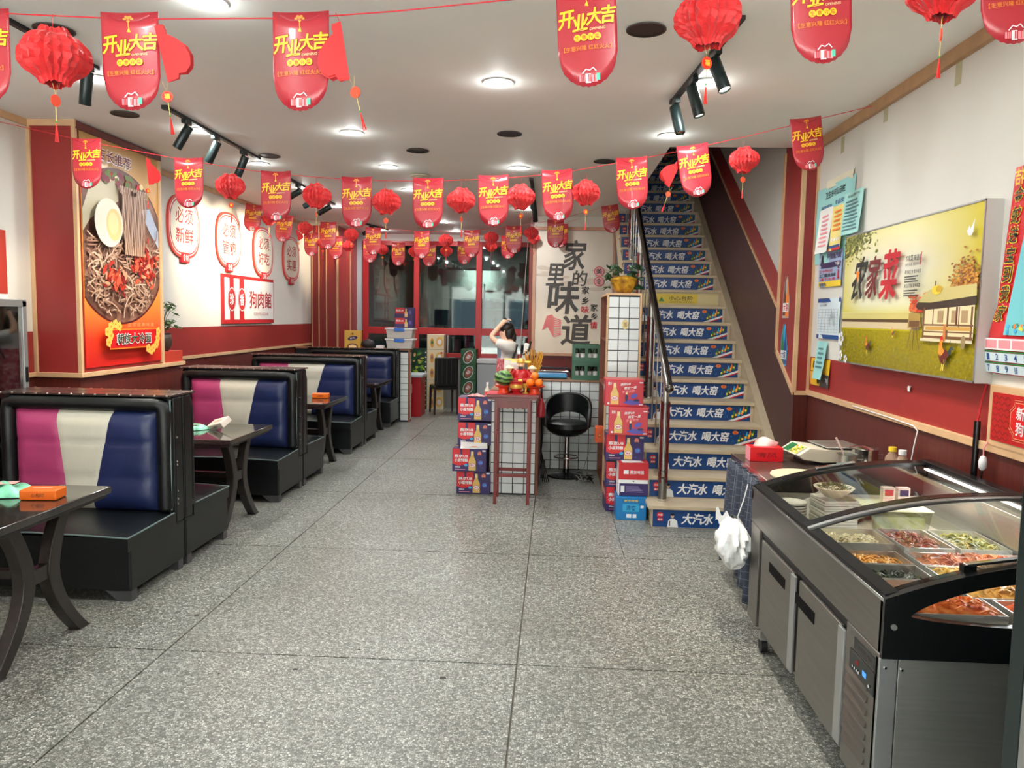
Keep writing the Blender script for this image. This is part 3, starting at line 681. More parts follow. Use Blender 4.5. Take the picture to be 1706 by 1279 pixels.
MB().box(-2.15, -2.122, 11.228, 11.25, 0, 1.06).build('corner_strip', mat('brown_strip', (150, 84, 58), .5), pa)
MB().box(-3.84, -2.12, 11.22, 11.42, 1.06, 1.085).build('wood_cap', mat('cap_wood', (150, 98, 72), .45, var=.1), pa, bevel=.003)

# =================================================================== booth tables
def booth_table(x1, L, y, label):
    r = thing('booth_table', label, 'table', (x1, y, 0), 0, 'dark wood booth tables')
    tm = mat('table_top_gloss', (46, 42, 38), .09, var=.5, scale=2.2, stretch=(1, 5, 1), coat=.4)
    MB().box(-L, 0, -.40, .40, .665, .70).build('tabletop', tm, r, bevel=.006)
    MB().box(-L + .02, -.02, -.38, .38, .645, .665).build('edge_moulding', TBLW, r)
    for xe in (-.13, -L + .18):
        for s in (-1, 1):
            n = 14; o = []; w_ = .04
            for i in range(n + 1):
                q = i / n; z = .645 * q; yy = s * (.085 + .17 * (2 * abs(q - .56)) ** 1.7 * (1.05 if q < .56 else .8)); o.append((yy, z))
            inn = [(p - w_ * (1 if s > 0 else -1), z) for p, z in o]; out = [(p + w_ * (1 if s > 0 else -1), z) for p, z in o]
            m = MB(); n1 = n + 1
            vs = []
            for (p, z), (p2, z2) in zip(out, inn):
                vs += [(xe - .03, p, z), (xe + .03, p, z), (xe + .03, p2, z2), (xe - .03, p2, z2)]
            fs = [(0, 1, 2, 3), tuple(4 * n + k for k in (3, 2, 1, 0))]
            for i in range(n):
                for k in range(4): fs.append((4 * i + k, 4 * i + (k + 1) % 4, 4 * i + 4 + (k + 1) % 4, 4 * i + 4 + k))
            m.add(vs, fs); m.build('leg', TBLW, r, bevel=.006)
        MB().box(xe - .022, xe + .022, -.075, .075, .335, .405).build('brace', TBLW, r, bevel=.003)
    MB().box(-L + .18, -.13, -.02, .02, .35, .39).build('long_stretcher', TBLW, r)
    return r
t1 = booth_table(-2.235, 1.12, 3.335, 'nearest dark wood booth table with an orange tissue pack on it')
dup(t1, (-2.235, 5.58, 0), 0, 'second dark wood booth table with a green packet and tipped tissue pack')
dup(t1, (-2.235, 7.80, 0), 0, 'third dark wood booth table with a lone upright tissue pack')
dup(t1, (-2.235, 10.1, 0), 0, 'farthest dark wood booth table in front of the last blue sofa')

def tissue_pack(label, loc, rot, col, face=None):
    r = thing('tissue_pack', label, 'tissue pack', loc); r.rotation_euler = rot; r['group'] = 'orange tissue packs on the booth tables'
    MB().box(-.085, .085, -.05, .05, 0, .05).build('pack', col, r, bevel=.008)
    f = Flat((0, -.0502, .025), (1, 0, 0), (0, 0, 1), (0, -1, 0)); f.text('心相印', -.03, .03, -.01, .01, PBROWN, .01); f.build('lettering', r)
    MB().box(-.0862, -.083, -.042, .042, .006, .044).build('end_label', PWHITE, r)
    f = Flat((0, 0, .0502), (1, 0, 0), (0, 1, 0), (0, 0, 1)); f.ell(0, 0, .05, .012, PORANGE, 20); f.rect(-.045, .045, -.003, .003, PWHITE); f.build('opening', r)
    return r
OR = mat('tissue_orange', (236, 108, 20), .35)
tissue_pack('orange tissue pack lying on the nearest booth table', (-2.40, 3.45, .70), (0, 0, .12), OR)
tissue_pack('white and orange tissue pack tipped up beside the green packet', (-2.515, 5.66, .724), (.5, -.25, -.5), mat('tissue_cream', (232, 220, 206), .4))
tissue_pack('orange-ended tissue pack standing alone on the third booth table', (-2.45, 7.95, .70), (0, 0, .1), OR)
def packet(label, loc, rz, s=1.0):
    r = thing('snack_packet', label, 'packet', loc, rz, 'crumpled green packets'); random.seed(3)
    def fn(u, v):
        e = math.sin(PI * u) ** .5 * math.sin(PI * v) ** .5 if 0 < u < 1 and 0 < v < 1 else 0
        return ((u - .5) * .24 * s, (v - .5) * .18 * s, .004 + (.04 * e + .012 * math.sin(u * 17 + v * 9) * e + .03 * max(0, v - .8) * math.sin(u * 12)) * s)
    m = MB(); m.grid(fn, 22, 16); m.use(1) if False else None
    m.build('bag', mat('packet_green', (120, 196, 160), .3, var=.5, scale=14, bump=.3, bscale=40), r, smooth=True)
    f = Flat((0, 0, .048 * s), (1, 0, 0), (0, 1, 0), (0, 0, 1)); f.rect(-.06 * s, .06 * s, -.03 * s, .03 * s, mat('packet_pink', (226, 168, 160), .4)); f.build('label_print', r)
    return r
packet('large pale green snack packet at the left edge of the nearest booth table', (-2.64, 3.50, .70), .3, 1.15)
packet('small bright green packet on the second booth table', (-2.70, 5.62, .70), .9, .8)

# =================================================================== left wall pictures
F1 = Vector((0, 1, 0)); 
# ---- noodle poster on the pillar (faces +X): u = +Y, v = Z
np_ = thing('noodle_poster', 'tall cold noodle poster with a big bowl photo on the left pillar', 'poster', (-3.5, 5.56, 1.15))
PG = grad('noodle_poster_ground', [(0, (206, 34, 32)), (.12, (216, 58, 34)), (.3, (232, 138, 60)), (.5, (226, 160, 80)), (1, (190, 148, 86))])
MB().box(-.004, .004, 0, 1.10, 0, 1.76).build('board', PG, np_, uvf=lambda p: (p[1] / 1.1, p[2] / 1.76))
f = Flat((.005, 0, 0), (0, 1, 0), (0, 0, 1), (1, 0, 0))
f.poly([(0, 1.28), (.02, 1.33), (.1, 1.41), (.2, 1.5), (.2, 1.56), (0, 1.56)], RED)
BW = blotch('noodle_broth', [(70, 48, 40), (112, 74, 60), (150, 110, 92)], 5)
def circ(cx, cy, r, m, n=60, ry=None):      # circle clipped to the poster width
    pts = []
    ry = ry or r
    for i in range(n):
        a = 2 * PI * i / n; pts.append((min(1.095, max(.005, cx + r * math.cos(a))), cy + ry * math.sin(a)))
    f.poly(pts, m)
circ(.5, .94, .68, mat('bowl_dark_rim', (84, 26, 22), .4), ry=.615); circ(.5, .94, .66, BW, ry=.60)
f.poly([(.005, 1.18), (.1, 1.36), (.3, 1.49), (.5, 1.5), (.48, 1.3), (.3, 1.22), (.1, 1.12), (.005, 1.02)], mat('bowl_light', (186, 176, 150), .4))
f.poly([(.82, 1.28), (.95, 1.3), (1.09, 1.12), (1.09, .98), (.95, 1.1), (.85, 1.22)], mat('bowl_rim_blue', (172, 182, 200), .3))
random.seed(21)
for i in range(26): f.ell(.25 + random.random() * .6, 1.42 + random.random() * .09, .02 + random.random() * .03, .015 + random.random() * .02, random.choice([REDINK, mat('leaf_print', (92, 110, 48)), PCREAM, mat('plum_print', (120, 40, 60))]), 8, random.random() * 3)
NC = [mat('noodle_a', (178, 144, 122), .4), mat('noodle_b', (146, 110, 92), .4), mat('noodle_c', (196, 168, 146), .4), mat('noodle_d', (112, 80, 66), .4)]
for i in range(330):      # noodles lying in the bowl
    a0, b0 = random.uniform(.03, 1.0), random.uniform(.42, .98); ang = random.uniform(-.7, .7) + (PI if random.random() < .5 else 0); ln = random.uniform(.1, .28); cur = random.uniform(-4, 4); pts = []
    a, b, th = a0, b0, ang
    for k in range(9):
        if ((a - .5) / .64) ** 2 + ((b - .94) / .57) ** 2 > 1 or not .01 < a < 1.08: break
        pts.append((a, b)); a += math.cos(th) * ln / 8; b += math.sin(th) * ln / 8; th += cur * ln / 8 * 3
    if len(pts) > 3: f.strip(pts, .0055, random.choice(NC)); f.k += .05
KM = [mat('kimchi_a', (168, 46, 32), .35), mat('kimchi_b', (206, 84, 58), .35), mat('kimchi_c', (126, 28, 26), .35), mat('kimchi_d', (224, 140, 110), .35)]
for cx, cy, rx, ry, n in ((.80, .83, .20, .17, 130), (.36, .68, .17, .11, 80)):
    for i in range(n):
        a = random.gauss(0, .42); b = random.gauss(0, .42); r_ = random.uniform(.015, .05)
        u_, v_ = cx + a * rx, cy + b * ry
        if u_ < 1.05 and ((u_ - .5) / .64) ** 2 + ((v_ - .94) / .57) ** 2 < 1: f.ell(u_, v_, r_, r_ * .4, random.choice(KM), 7, random.random() * 3); f.k -= .8
for i in range(26):       # noodles being lifted
    x = .44 + .42 * i / 25; pts = [(x + .01 * math.sin(k * .9 + i) + (.64 - x) * .35 * max(0, 1 - k / 8) ** 2 * .6, 1.40 - k * .047) for k in range(12)]
    pts = [(x, 1.36), (x + .005, 1.41), (x + .013, 1.42)] [::-1] + [(p + (.62 - p) * .38 * (k / 11), q) for k, (p, q) in enumerate(pts)]
    f.strip(pts, .0065, NC[i % 4]); f.k += .1
f.k += 2
f.ell(.28, 1.11, .19, .185, mat('egg_white', (206, 202, 184), .3), 30); f.ell(.345, 1.10, .105, .125, mat('egg_yolk', (206, 178, 122), .4), 26); f.ell(.335, 1.11, .07, .085, mat('egg_yolk2', (214, 192, 140), .4), 20)
f.text('店长推荐', .13, .61, 1.56, 1.66, PWHITE, .06, rot=-.02); f.text('店长推荐', .135, .605, 1.565, 1.655, mat('poster_maroon', (110, 22, 30)), .025, rot=-.02)
f.text('正 宗 经 典 味 道', .50, .90, .305, .335, mat('poster_tan', (236, 170, 110)), 0)
f.rect(.24, .95, .13, .29, PORANGE); f.rect(.25, .94, .14, .28, RED)
FC = mat('flower_gold', (240, 184, 84), .4)
for cx, cy in ((.26, .31), (.32, .33), (.21, .27), (.37, .31), (.25, .24), (.22, .19), (.88, .12), (.93, .15), (.84, .1), (.95, .2), (.96, .26), (.79, .12)):
    for k in range(5): f.ell(cx + .022 * math.cos(k * 1.257), cy + .022 * math.sin(k * 1.257), .018, .018, FC, 8, lift=False)
    f.k += .5; f.ell(cx, cy, .009, .009, PORANGE, 8)
f.text('朝族大冷面', .32, .84, .165, .255, PWHITE, .07); f.text('朝族大冷面', .325, .835, .17, .25, mat('print_darkgreen', (22, 60, 34)), .03)
f.build('poster_print', np_)
MB().box(-.004, .012, 1.10, 1.115, -.02, 1.78).build('edge_trim', PINE, np_)

# ---- round slogan signs
def round_sign(y, z, a, b, name, lab):
    r = thing('round_slogan_sign', lab, 'sign', (XL, y, z), 0, 'round red and white slogan signs')
    def sup(ra, rb, n=40): return [(ra * math.copysign(abs(math.cos(t_)) ** .75, math.cos(t_)), rb * math.copysign(abs(math.sin(t_)) ** .75, math.sin(t_))) for t_ in [2 * PI * i / n for i in range(n)]]
    MB().prism(sup(.34, .32), 0, .0, .022).build('backboard', mat('sign_red_light', (214, 74, 62), .4), r)
    f = Flat((.0224, 0, 0), (0, 1, 0), (0, 0, 1), (1, 0, 0))
    f.poly(sup(.315, .295), PWHITE); f.poly(sup(.305, .285), mat('sign_line_red', (206, 62, 54), .4)); f.poly(sup(.29, .27), mat('sign_cream_face', (236, 230, 212), .4))
    f.text(a, -.19, .19, .03, .19, mat('sign_text_red', (170, 40, 44)), .01); f.text(b, -.19, .19, -.17, -.01, mat('sign_text_red', (170, 40, 44)), .01)
    f.build('sign_print', r)
    MB().box(0, .03, -.09, .09, -.37, -.26).build('name_plate', RED, r, bevel=.01)
    f = Flat((.0304, 0, -.315), (0, 1, 0), (0, 0, 1), (1, 0, 0)); f.text(name, -.06, .06, -.035, .035, PWHITE, .02); f.build('plate_lettering', r)
for y, z, a, b, n_, lab in ((7.82, 2.45, '必须', '新鲜', '食材', 'nearest round red and white slogan sign, partly behind a banner'), (8.91, 2.42, '必须', '管饱', '分量', 'second round red and white slogan sign from the pillar, above the framed sign'),
                            (9.98, 2.37, '必须', '好吃', '口味', 'third round red and white slogan sign from the pillar'), (11.05, 2.36, '必须', '实惠', '价格', 'farthest round red and white slogan sign')):
    round_sign(y, z, a, b, n_, lab)
# ---- rectangular sign
rs = thing('restaurant_name_sign', 'red framed white rectangular sign with large red characters on the left wall', 'sign', (XL, 9.5, 1.735))
MB().box(0, .03, -.80, .80, -.29, .29).build('board', mat('sign_frame_red', (188, 40, 44), .4), rs, bevel=.004)
f = Flat((.0304, 0, 0), (0, 1, 0), (0, 0, 1), (1, 0, 0)); SW = mat('sign_white', (226, 226, 224), .4); SR = mat('sign_text_red', (170, 40, 44))
f.rect(-.76, -.62, -.24, .25, SW); f.rect(-.5, -.34, -.24, .25, SW); f.rect(-.2, .78, -.24, .25, SW)
for cx, t_ in ((-.56, '珍'), (-.27, '香')):
    f.ell(cx, 0, .115, .15, SR, 24); f.ell(cx, 0, .105, .14, PWHITE, 24); f.ell(cx, 0, .1, .13, SR, 24); f.text(t_, cx - .06, cx + .06, -.07, .07, PWHITE, .02)
f.text('狗肉館', -.04, .70, -.10, .12, SR, .01); f.text('G O U R O U G U A N', .10, .58, -.19, -.15, SR); f.text('老店', -.15, -.12, .06, .14, INK)
f.build('sign_print', rs)
# red paper notice and glass cabinet at the far left
rn = thing('red_notice', 'narrow red and orange paper notice on the white wall at the left edge', 'notice', (XL + .002, 4.97, 1.88))
MB().box(0, .006, -.28, .26, -.19, .25).build('paper', mat('notice_red', (184, 58, 44), .5), rn)
f = Flat((.0064, 0, 0), (0, 1, 0), (0, 0, 1), (1, 0, 0)); f.rect(-.25, .2, .18, .24, RED); f.text('大吉大利', -.2, .18, -.02, .14, PBROWN); f.text('恭喜发财', -.2, .18, -.16, -.02, PBROWN); f.build('notice_print', rn)
MB().box(0, .006, -.28, .26, -.25, -.192).build('white_strip', PAPERW, rn)
gc = thing('glass_cabinet', 'aluminium framed glass cabinet standing left of the nearest booth', 'cabinet', (-3.845, 4.45, 0))
for x, y in ((0, 0), (.30, 0), (.30, .5), (0, .5)): MB().box(x - .02 + .02, x + .02, y - .02, y + .02, 0, 1.64).build('frame_post', ALU, gc, bevel=.003)
for z in (.05, 1.60):
    MB().box(0, .32, -.02, .02, z, z + .05).build('frame_rail', ALU, gc, bevel=.003); MB().box(0, .32, .48, .52, z, z + .05).build('frame_rail', ALU, gc, bevel=.003)
    MB().box(.28, .32, .02, .48, z, z + .05).build('frame_rail', ALU, gc, bevel=.003)
MB().box(.298, .302, .02, .48, .1, 1.6).build('glass_pane', CLEARP, gc); MB().box(.02, .28, .498, .502, .1, 1.6).build('glass_pane', CLEARP, gc)
MB().box(.318, .324, .485, .51, 1.1, 1.2).build('lock_plate', BLACKP, gc)
for z in (.5, .95): MB().box(.01, .29, .02, .48, z, z + .008).build('glass_shelf', CLEARP, gc)
# ---- potted plant on the ledge
pp = thing('potted_plant', 'small leafy green plant in a dark pot on the red ledge beside the noodle poster', 'plant', (-3.585, 6.86, 1.22))
MB().lathe([(.045, 0), (.065, .02), (.085, .08), (.08, .13), (.07, .15), (.078, .165), (.068, .16), (.02, .155)], 24).build('pot', mat('dark_glazed_pot', (62, 48, 42), .3, var=.3, scale=12), pp, smooth=True)
m = MB(); random.seed(5); lv = MB()
for i in range(16):
    a = random.random() * 2 * PI; R_ = random.uniform(.04, .13); zt = random.uniform(.2, .42)
    p0 = Vector((0, 0, .15)); p2 = Vector((R_ * math.cos(a), R_ * math.sin(a), zt)); p1 = (p0 + p2) / 2 + Vector((0, 0, .05)); m.tube([p0, p1, p2], .0025, 5)
    for k in range(9):
        c = p2 + Vector((random.gauss(0, .028), random.gauss(0, .028), random.gauss(0, .02))); e = Euler((random.uniform(-.9, .9), random.uniform(-.9, .9), random.random() * 6))
        L_ = random.uniform(.02, .035); vs = [c + e.to_matrix() @ Vector(q) for q in ((0, -L_, 0), (L_ * .45, 0, .004), (0, L_, 0), (-L_ * .45, 0, .004))]; lv.add(vs, [(0, 1, 2, 3)])
m.build('stems', mat('stem_green', (82, 92, 52), .6), pp, smooth=True); lv.build('foliage', mat('leaf_green', (74, 104, 60), .45, var=.3, scale=30), pp, kind='stuff')
# =================================================================== cashier counter
ct = thing('cashier_counter', 'white tiled counter block with black grout behind the small altar table', 'counter')
MB().box(-.55, -.135, 6.79, 8.0, 0, .925).build('core', GROUT, ct)
MB().box(-.15, -.125, 6.785, 8.0, 0, .925).build('side_board', mat('counter_side_brown', (112, 62, 46), .5, var=.1), ct)
MB().box(-.56, -.12, 6.775, 8.35, .925, .945).build('worktop', mat('counter_top_wood', (150, 110, 84), .4), ct, bevel=.003)
tiles(ct, (-.55, 6.789, .01), (1, 0, 0), (0, 0, 1), (0, -1, 0), 4, 10, .092, .1)
cr = thing('rear_counter', 'white tiled low counter wall with a brown edge behind the black swivel stool', 'counter')
MB().box(-.125, .478, 8.0, 8.33, 0, .925).build('core', GROUT, cr)
tiles(cr, (-.12, 7.999, .005), (1, 0, 0), (0, 0, 1), (0, -1, 0), 6, 10, .092, .099)
MB().box(-.118, .478, 7.985, 8.34, .925, .943).build('worktop', mat('counter_top_wood', (150, 110, 84), .4), cr, bevel=.003)
# ---- tiled shelf unit
su = thing('tiled_shelf', 'tall narrow shelf unit with white tiled end panel carrying the gold gourd pot', 'shelf', (.47, 7.0, 0))
PW_ = mat('shelf_brown_wood', (122, 66, 48), .45, var=.12)
MB().box(0, .30, 0, .02, 0, 1.80).build('end_core', GROUT, su); MB().box(.28, .30, .02, 1.0, 0, 1.80).build('back_panel', PW_, su)
MB().box(0, .30, .98, 1.0, 0, 1.80).build('far_panel', PW_, su)
MB().box(-.005, .305, -.008, 1.005, 1.80, 1.82).build('top_board', PINE, su)
for z in (.0, .45, .95, 1.38): MB().box(0, .28, .02, .98, z, z + .02).build('shelf_board', PW_, su)
for x in (-.008, .288): MB().box(x, x + .018, -.012, .004, 0, 1.80).build('edge_trim', PINE, su)
tiles(su, (.01, -.001, .05), (1, 0, 0), (0, 0, 1), (0, -1, 0), 3, 18, .0965, .0925)
f = Flat((.1, -.006, 1.54), (1, 0, 0), (0, 0, 1), (0, -1, 0)); f.ell(.06, 0, .03, .045, mat('sticker_gold', (206, 190, 130), .4)); f.text('福', .045, .075, -.02, .02, PBROWN); f.build('sticker', su)
random.seed(11); bi = 0
BOT = None
for zi, z in enumerate((.47, .97, 1.40)):
    for k in range(4):
        y = 7.1 + k * .14 + .04; lab = ['bottom', 'middle', 'top'][zi]
        b = thing('liquor_bottle', 'dark liquor bottle, %s from the front on the %s shelf of the tiled unit' % (('first', 'second', 'third', 'last')[k], lab), 'bottle', (.56, y, z), 0, 'liquor bottles on the %s shelf of the tiled unit' % lab)
        MB().lathe([(.03, 0), (.036, .01), (.036, .16), (.02, .2), (.013, .22), (.013, .27)], 14).build('glass', mat('dark_bottle', (40, 44, 48), .1), b, smooth=True)
        MB().lathe([(.0365, .05), (.037, .06), (.037, .13), (.0365, .14)], 14, cap=False).build('paper_label', PAPERW, b, smooth=True)
        MB().cyl((0, 0, .265), (0, 0, .29), .015, 12).build('cap', RED if k % 2 else BLACKP, b, smooth=True)
# ---- gourd pot with leaves
gp = thing('gourd_planter', 'golden gourd shaped pot with dark leaves drooping over the tiled shelf', 'planter', (.62, 7.13, 1.82))
MB().lathe([(.05, 0), (.075, .015), (.1, .05), (.115, .09), (.125, .125), (.118, .135), (.09, .15), (.05, .16), (.001, .162)], 28).build('gourd_pot', blotch('gold_mottle', [(120, 78, 26), (172, 126, 34), (206, 160, 50)], 22, .3), gp, smooth=True)
random.seed(9); lv = MB()
for i in range(70):
    a = random.choice([random.uniform(PI * .75, PI * 1.3), random.uniform(-.9, .6), random.uniform(0, 2 * PI)]); R_ = random.uniform(.08, .17); c = Vector((R_ * math.cos(a), R_ * math.sin(a) * .8 + .03, random.uniform(.06, .26) - R_ * .4 + .04))
    e = Euler((random.uniform(-1, 1), random.uniform(-1, 1), random.random() * 6)); L_ = random.uniform(.03, .055); lv.add([c + e.to_matrix() @ Vector(q) for q in ((0, -L_, 0), (L_ * .5, -.005, .006), (.01, L_, 0), (-L_ * .5, 0, .006))], [(0, 1, 2, 3)])
lv.build('foliage', mat('dark_leaf', (34, 70, 40), .4, var=.3, scale=30), gp, kind='stuff')
MB().tube([(-.02, 0, .18), (-.09, -.03, .24), (-.15, -.05, .18), (-.19, -.06, .08)], .004, 6).build('vine', mat('dark_leaf', (34, 70, 40)), gp, smooth=True)
# ---- folded stool / tray and green crates on the rear counter
bt = thing('folding_stool', 'folded blue seated stool with black and chrome tube lying on the rear counter', 'stool', (-.03, 8.16, .943))
MB().box(-.17, .17, -.1, .1, .012, .055).build('seat_pad', mat('seat_blue', (50, 140, 196), .3), bt, bevel=.015)
MB().tube([(-.21, -.11, .01), (-.2, -.11, .07), (-.17, -.11, .085), (.17, -.11, .085), (.2, -.11, .07), (.21, -.11, .01)], .009, 8).build('tube_frame', CHROME, bt, smooth=True)
MB().tube([(-.21, .11, .01), (-.2, .11, .09), (-.17, .11, .105), (.17, .11, .105), (.2, .11, .09), (.21, .11, .01)], .011, 8).build('tube_frame', BLACKP, bt, smooth=True)
def crate(label, z):
    r = thing('beer_crate', label, 'crate', (.335, 8.16, z), 0, 'green bottle crates on the rear counter'); G = mat('crate_green', (26, 92, 62), .35)
    m = MB(); W_, D_, Hh = .145, .12, .185
    m.box(-W_, W_, -D_, -D_ + .012, 0, .05); m.box(-W_, W_, -D_, -D_ + .012, .145, Hh); m.box(-W_, -W_ + .03, -D_, -D_ + .012, .05, .145); m.box(W_ - .03, W_, -D_, -D_ + .012, .05, .145); m.box(-.015, .015, -D_, -D_ + .012, .05, .145)
    m.box(-W_, W_, D_ - .012, D_, 0, Hh); m.box(-W_, -W_ + .012, -D_ + .012, D_ - .012, 0, Hh); m.box(W_ - .012, W_, -D_ + .012, D_ - .012, 0, Hh); m.box(-W_, W_, -D_, D_, 0, .01)
    m.box(-W_ - .006, W_ + .006, -D_ - .006, -D_, Hh - .02, Hh); m.box(-W_ - .006, W_ + .006, -D_ - .006, -D_, 0, .015); m.build('crate_shell', G, r)
    return r
crate('green bottle crate on the rear counter, lower of two', .943); crate('green bottle crate on the rear counter, upper of two', 1.129)
for z, n_ in ((.955, 'lower'), (1.141, 'upper')):
    for i in range(4):
        for j in range(2):
            b = thing('beer_bottle', 'green beer bottle in the %s green crate, %s, %s row' % (n_, ('leftmost', 'second from left', 'third from left', 'rightmost')[i], ('front', 'back')[j]), 'bottle', (.235 + i * .066, 8.10 + j * .1, z), 0, 'beer bottles in the %s green crate' % n_)
            MB().lathe([(.026, 0), (.028, .01), (.028, .10), (.012, .14), (.011, .165)], 12).build('glass', mat('green_bottle', (52, 64, 50), .1), b, smooth=True)
            MB().lathe([(.0285, .03), (.0285, .08)], 12, cap=False).build('paper_label', PAPERW, b)

# =================================================================== swivel stool
sl = thing('swivel_stool', 'black leather swivel bar stool with a round chrome foot beside the tiled counter', 'stool', (.145, 7.66, 0))
MB().lathe([(0.001, 0), (.185, .0), (.19, .006), (.17, .016), (.08, .03), (.035, .045), (.03, .09)], 36).build('base_disc', mat('black_chrome', (36, 36, 38), .12, .7), sl, smooth=True)
MB().cyl((0, 0, .08), (0, 0, .42), .022, 18).build('column', CHROME, sl, smooth=True); MB().cyl((0, 0, .08), (0, 0, .22), .032, 18).build('column_sleeve', CHROME, sl, smooth=True)
m = MB(); m.tube([(.12 * math.cos(t_), -.03 + .12 * math.sin(t_), .205) for t_ in [2 * PI * i / 24 for i in range(25)]], .008, 8); m.build('foot_ring', CHROME, sl, smooth=True)
MB().lathe([(.02, .40), (.12, .42), (.19, .46), (.215, .5), (.205, .545), (.15, .565), (.02, .56)], 32).build('seat', BLACKL, sl, smooth=True)
def bk(u, v):
    a = -PI * .08 + PI * 1.16 * u; hh = .40 + .0 * u; top = .56 + .26 * (math.sin(PI * u) ** .45 if 0 < u < 1 else 0); r_ = .205 + .02 * v
    return (r_ * math.cos(a), r_ * math.sin(a) * .9, .5 + (top - .5) * v)
def bkf(r0): 
    m = MB(); n = 40
    vo, fo = [], []
    for i in range(n + 1):
        u = i / n; a = -PI * .10 + PI * 1.20 * u; s_ = math.sin(PI * u) ** .5 if 0 < u < 1 else 0
        bot = .50 + .14 * max(0, math.sin(PI * u)) ** 1.2 if .18 < u < .82 else .50; 
        bot = .50 + (.13 * math.sin(PI * (u - .18) / .64) ** .5 if .18 < u < .82 else 0); top = .56 + .27 * s_
        for rr in (.20, .235):
            for zz in (bot, top): vo.append((rr * math.cos(a) * (1 + .06 * (zz - .5) / .3), rr * math.sin(a) * .9 * (1 + .1 * (zz - .5) / .3), zz))
    for i in range(n):
        a, b = 4 * i, 4 * (i + 1); fo += [(a, a + 1, b + 1, b), (a + 2, b + 2, b + 3, a + 3), (a + 1, a + 3, b + 3, b + 1), (a, b, b + 2, a + 2)]
    fo += [(0, 2, 3, 1), (4 * n, 4 * n + 1, 4 * n + 3, 4 * n + 2)]; m.add(vo, fo); return m
bkf(0).build('backrest', BLACKL, sl, bevel=.012)
sl.rotation_euler = (0, 0, -.12)

# =================================================================== beer cartons
BXR = mat('carton_red', (196, 34, 44), .4); BXP = mat('carton_purple', (48, 30, 92), .4); BXC = mat('carton_crimson', (200, 56, 68), .4)
def bottle_print(f, cx, b, s):
    f.poly([(cx - .028 * s, b), (cx + .028 * s, b), (cx + .028 * s, b + .075 * s), (cx + .012 * s, b + .11 * s), (cx + .01 * s, b + .15 * s), (cx - .01 * s, b + .15 * s), (cx - .012 * s, b + .11 * s), (cx - .028 * s, b + .075 * s)], mat('bottle_gold', (222, 186, 104), .3))
    f.rect(cx - .009 * s, cx + .009 * s, b + .12 * s, b + .15 * s, PCREAM); f.ell(cx, b + .042 * s, .026 * s, .018 * s, RED, 18); f.ell(cx, b + .042 * s, .023 * s, .015 * s, PWHITE, 18); f.text('燕京', cx - .016 * s, cx + .016 * s, b + .035 * s, b + .05 * s, RED, .03)
def carton(label, loc, rz, style, grp, w_=.305, d=.25, hh=.208):
    r = thing('beer_carton', label, 'carton', loc, rz, grp); a = w_ / 2
    MB().box(-a, a, 0, d, 0, hh).build('box', {0: BXP, 1: BXC, 2: BXR}[style], r, bevel=.003)
    f = Flat((-a, -.0006, 0), (1, 0, 0), (0, 0, 1), (0, -1, 0))
    if style == 0:
        f.rect(.003, w_ - .003, .003, hh - .003, BXP)
        f.poly([(.003, .07), (.05, .052), (.11, .06), (.155, .09), (.155, hh - .003), (.003, hh - .003)], mat('carton_red_print', (214, 38, 46), .4))
        f.rect(.07, .09, .15, hh - .003, BXP)
        f.text('燕京U8', .02, .14, .125, .155, PWHITE, .045); f.text('小度特酿', .02, .14, .088, .118, PWHITE, .045); f.text('500ml', .025, .07, .035, .048, PWHITE, .02); f.rect(.025, .12, .018, .022, PPINK)
        bottle_print(f, .18, .012, 1.15); f.ell(.245, .165, .018, .022, mat('print_peach', (226, 130, 110)), 14); f.ell(.245, .145, .022, .01, BXP, 12)
        f.ell(.255, .085, .022, .022, mat('print_violet', (86, 84, 176)), 16); f.text('U8', .24, .27, .075, .095, PCYAN, .02); f.ell(.125, .06, .016, .012, PCYAN, 12); f.rect(.27, .3, .185, .198, PWHITE)
        for q in range(8): f.ell(.2 + random.random() * .09, .02 + random.random() * .12, .002, .002, PCYAN, 6, lift=False)
    elif style == 1:
        f.rect(.003, w_ - .003, .003, hh - .003, BXC); f.text('燕京', .02, .05, .17, .195, PWHITE, .02); bottle_print(f, .075, .015, 1.15)
        f.text('燕京U8', .12, .2, .168, .19, PWHITE, .03, .3, .1); f.text('燃爽一夏', .15, .25, .14, .162, PWHITE, .03, .3, .1); f.text('爽享欢聚', .135, .235, .112, .132, PPINK, .03, .3, .1)
        f.poly([(.14, .03), (.2, .012), (.29, .02), (.25, .05), (.19, .055)], mat('print_violet', (86, 84, 176))); f.ell(.17, .07, .012, .03, PNAVY, 10); f.ell(.17, .105, .009, .01, PCREAM, 10)
        f.ell(.23, .085, .03, .018, mat('print_violet', (86, 84, 176)), 12, .4); f.ell(.25, .05, .025, .01, PNAVY, 10); f.rect(.27, .3, .012, .02, PWHITE); f.rect(.27, .3, .19, .198, PWHITE); f.rect(.018, .033, .015, .03, PWHITE)
    f.build('box_print', r)
    f = Flat((0, 0, hh + .0004), (1, 0, 0), (0, 1, 0), (0, 0, 1)); f.rect(-a + .003, a - .003, d / 2 - .022, d / 2 + .022, mat('packing_tape', (170, 120, 90), .3)); f.build('tape', r)
    f = Flat((-a - .0006, d, 0), (0, -1, 0), (0, 0, 1), (-1, 0, 0)); f.rect(.01, d - .01, .1, .19, BXR); f.text('燕京U8', .05, .2, .12, .17, PWHITE, .03); f.build('side_print', r)
    return r
LG = 'red and purple beer cartons stacked left of the counter'
carton('bottom red and purple beer carton left of the tiled counter', (-.70, 6.76, 0), 0, 0, LG)
carton('red and purple beer carton under the white leaflet, left of the counter', (-.735, 6.72, .21), -.04, 0, LG)
carton('third red and purple beer carton from the floor, behind the leaflet left of the counter', (-.70, 6.83, .43), .02, 0, LG)
carton('top red and purple beer carton left of the counter with small things on it', (-.70, 6.81, .655), 0, 0, LG)
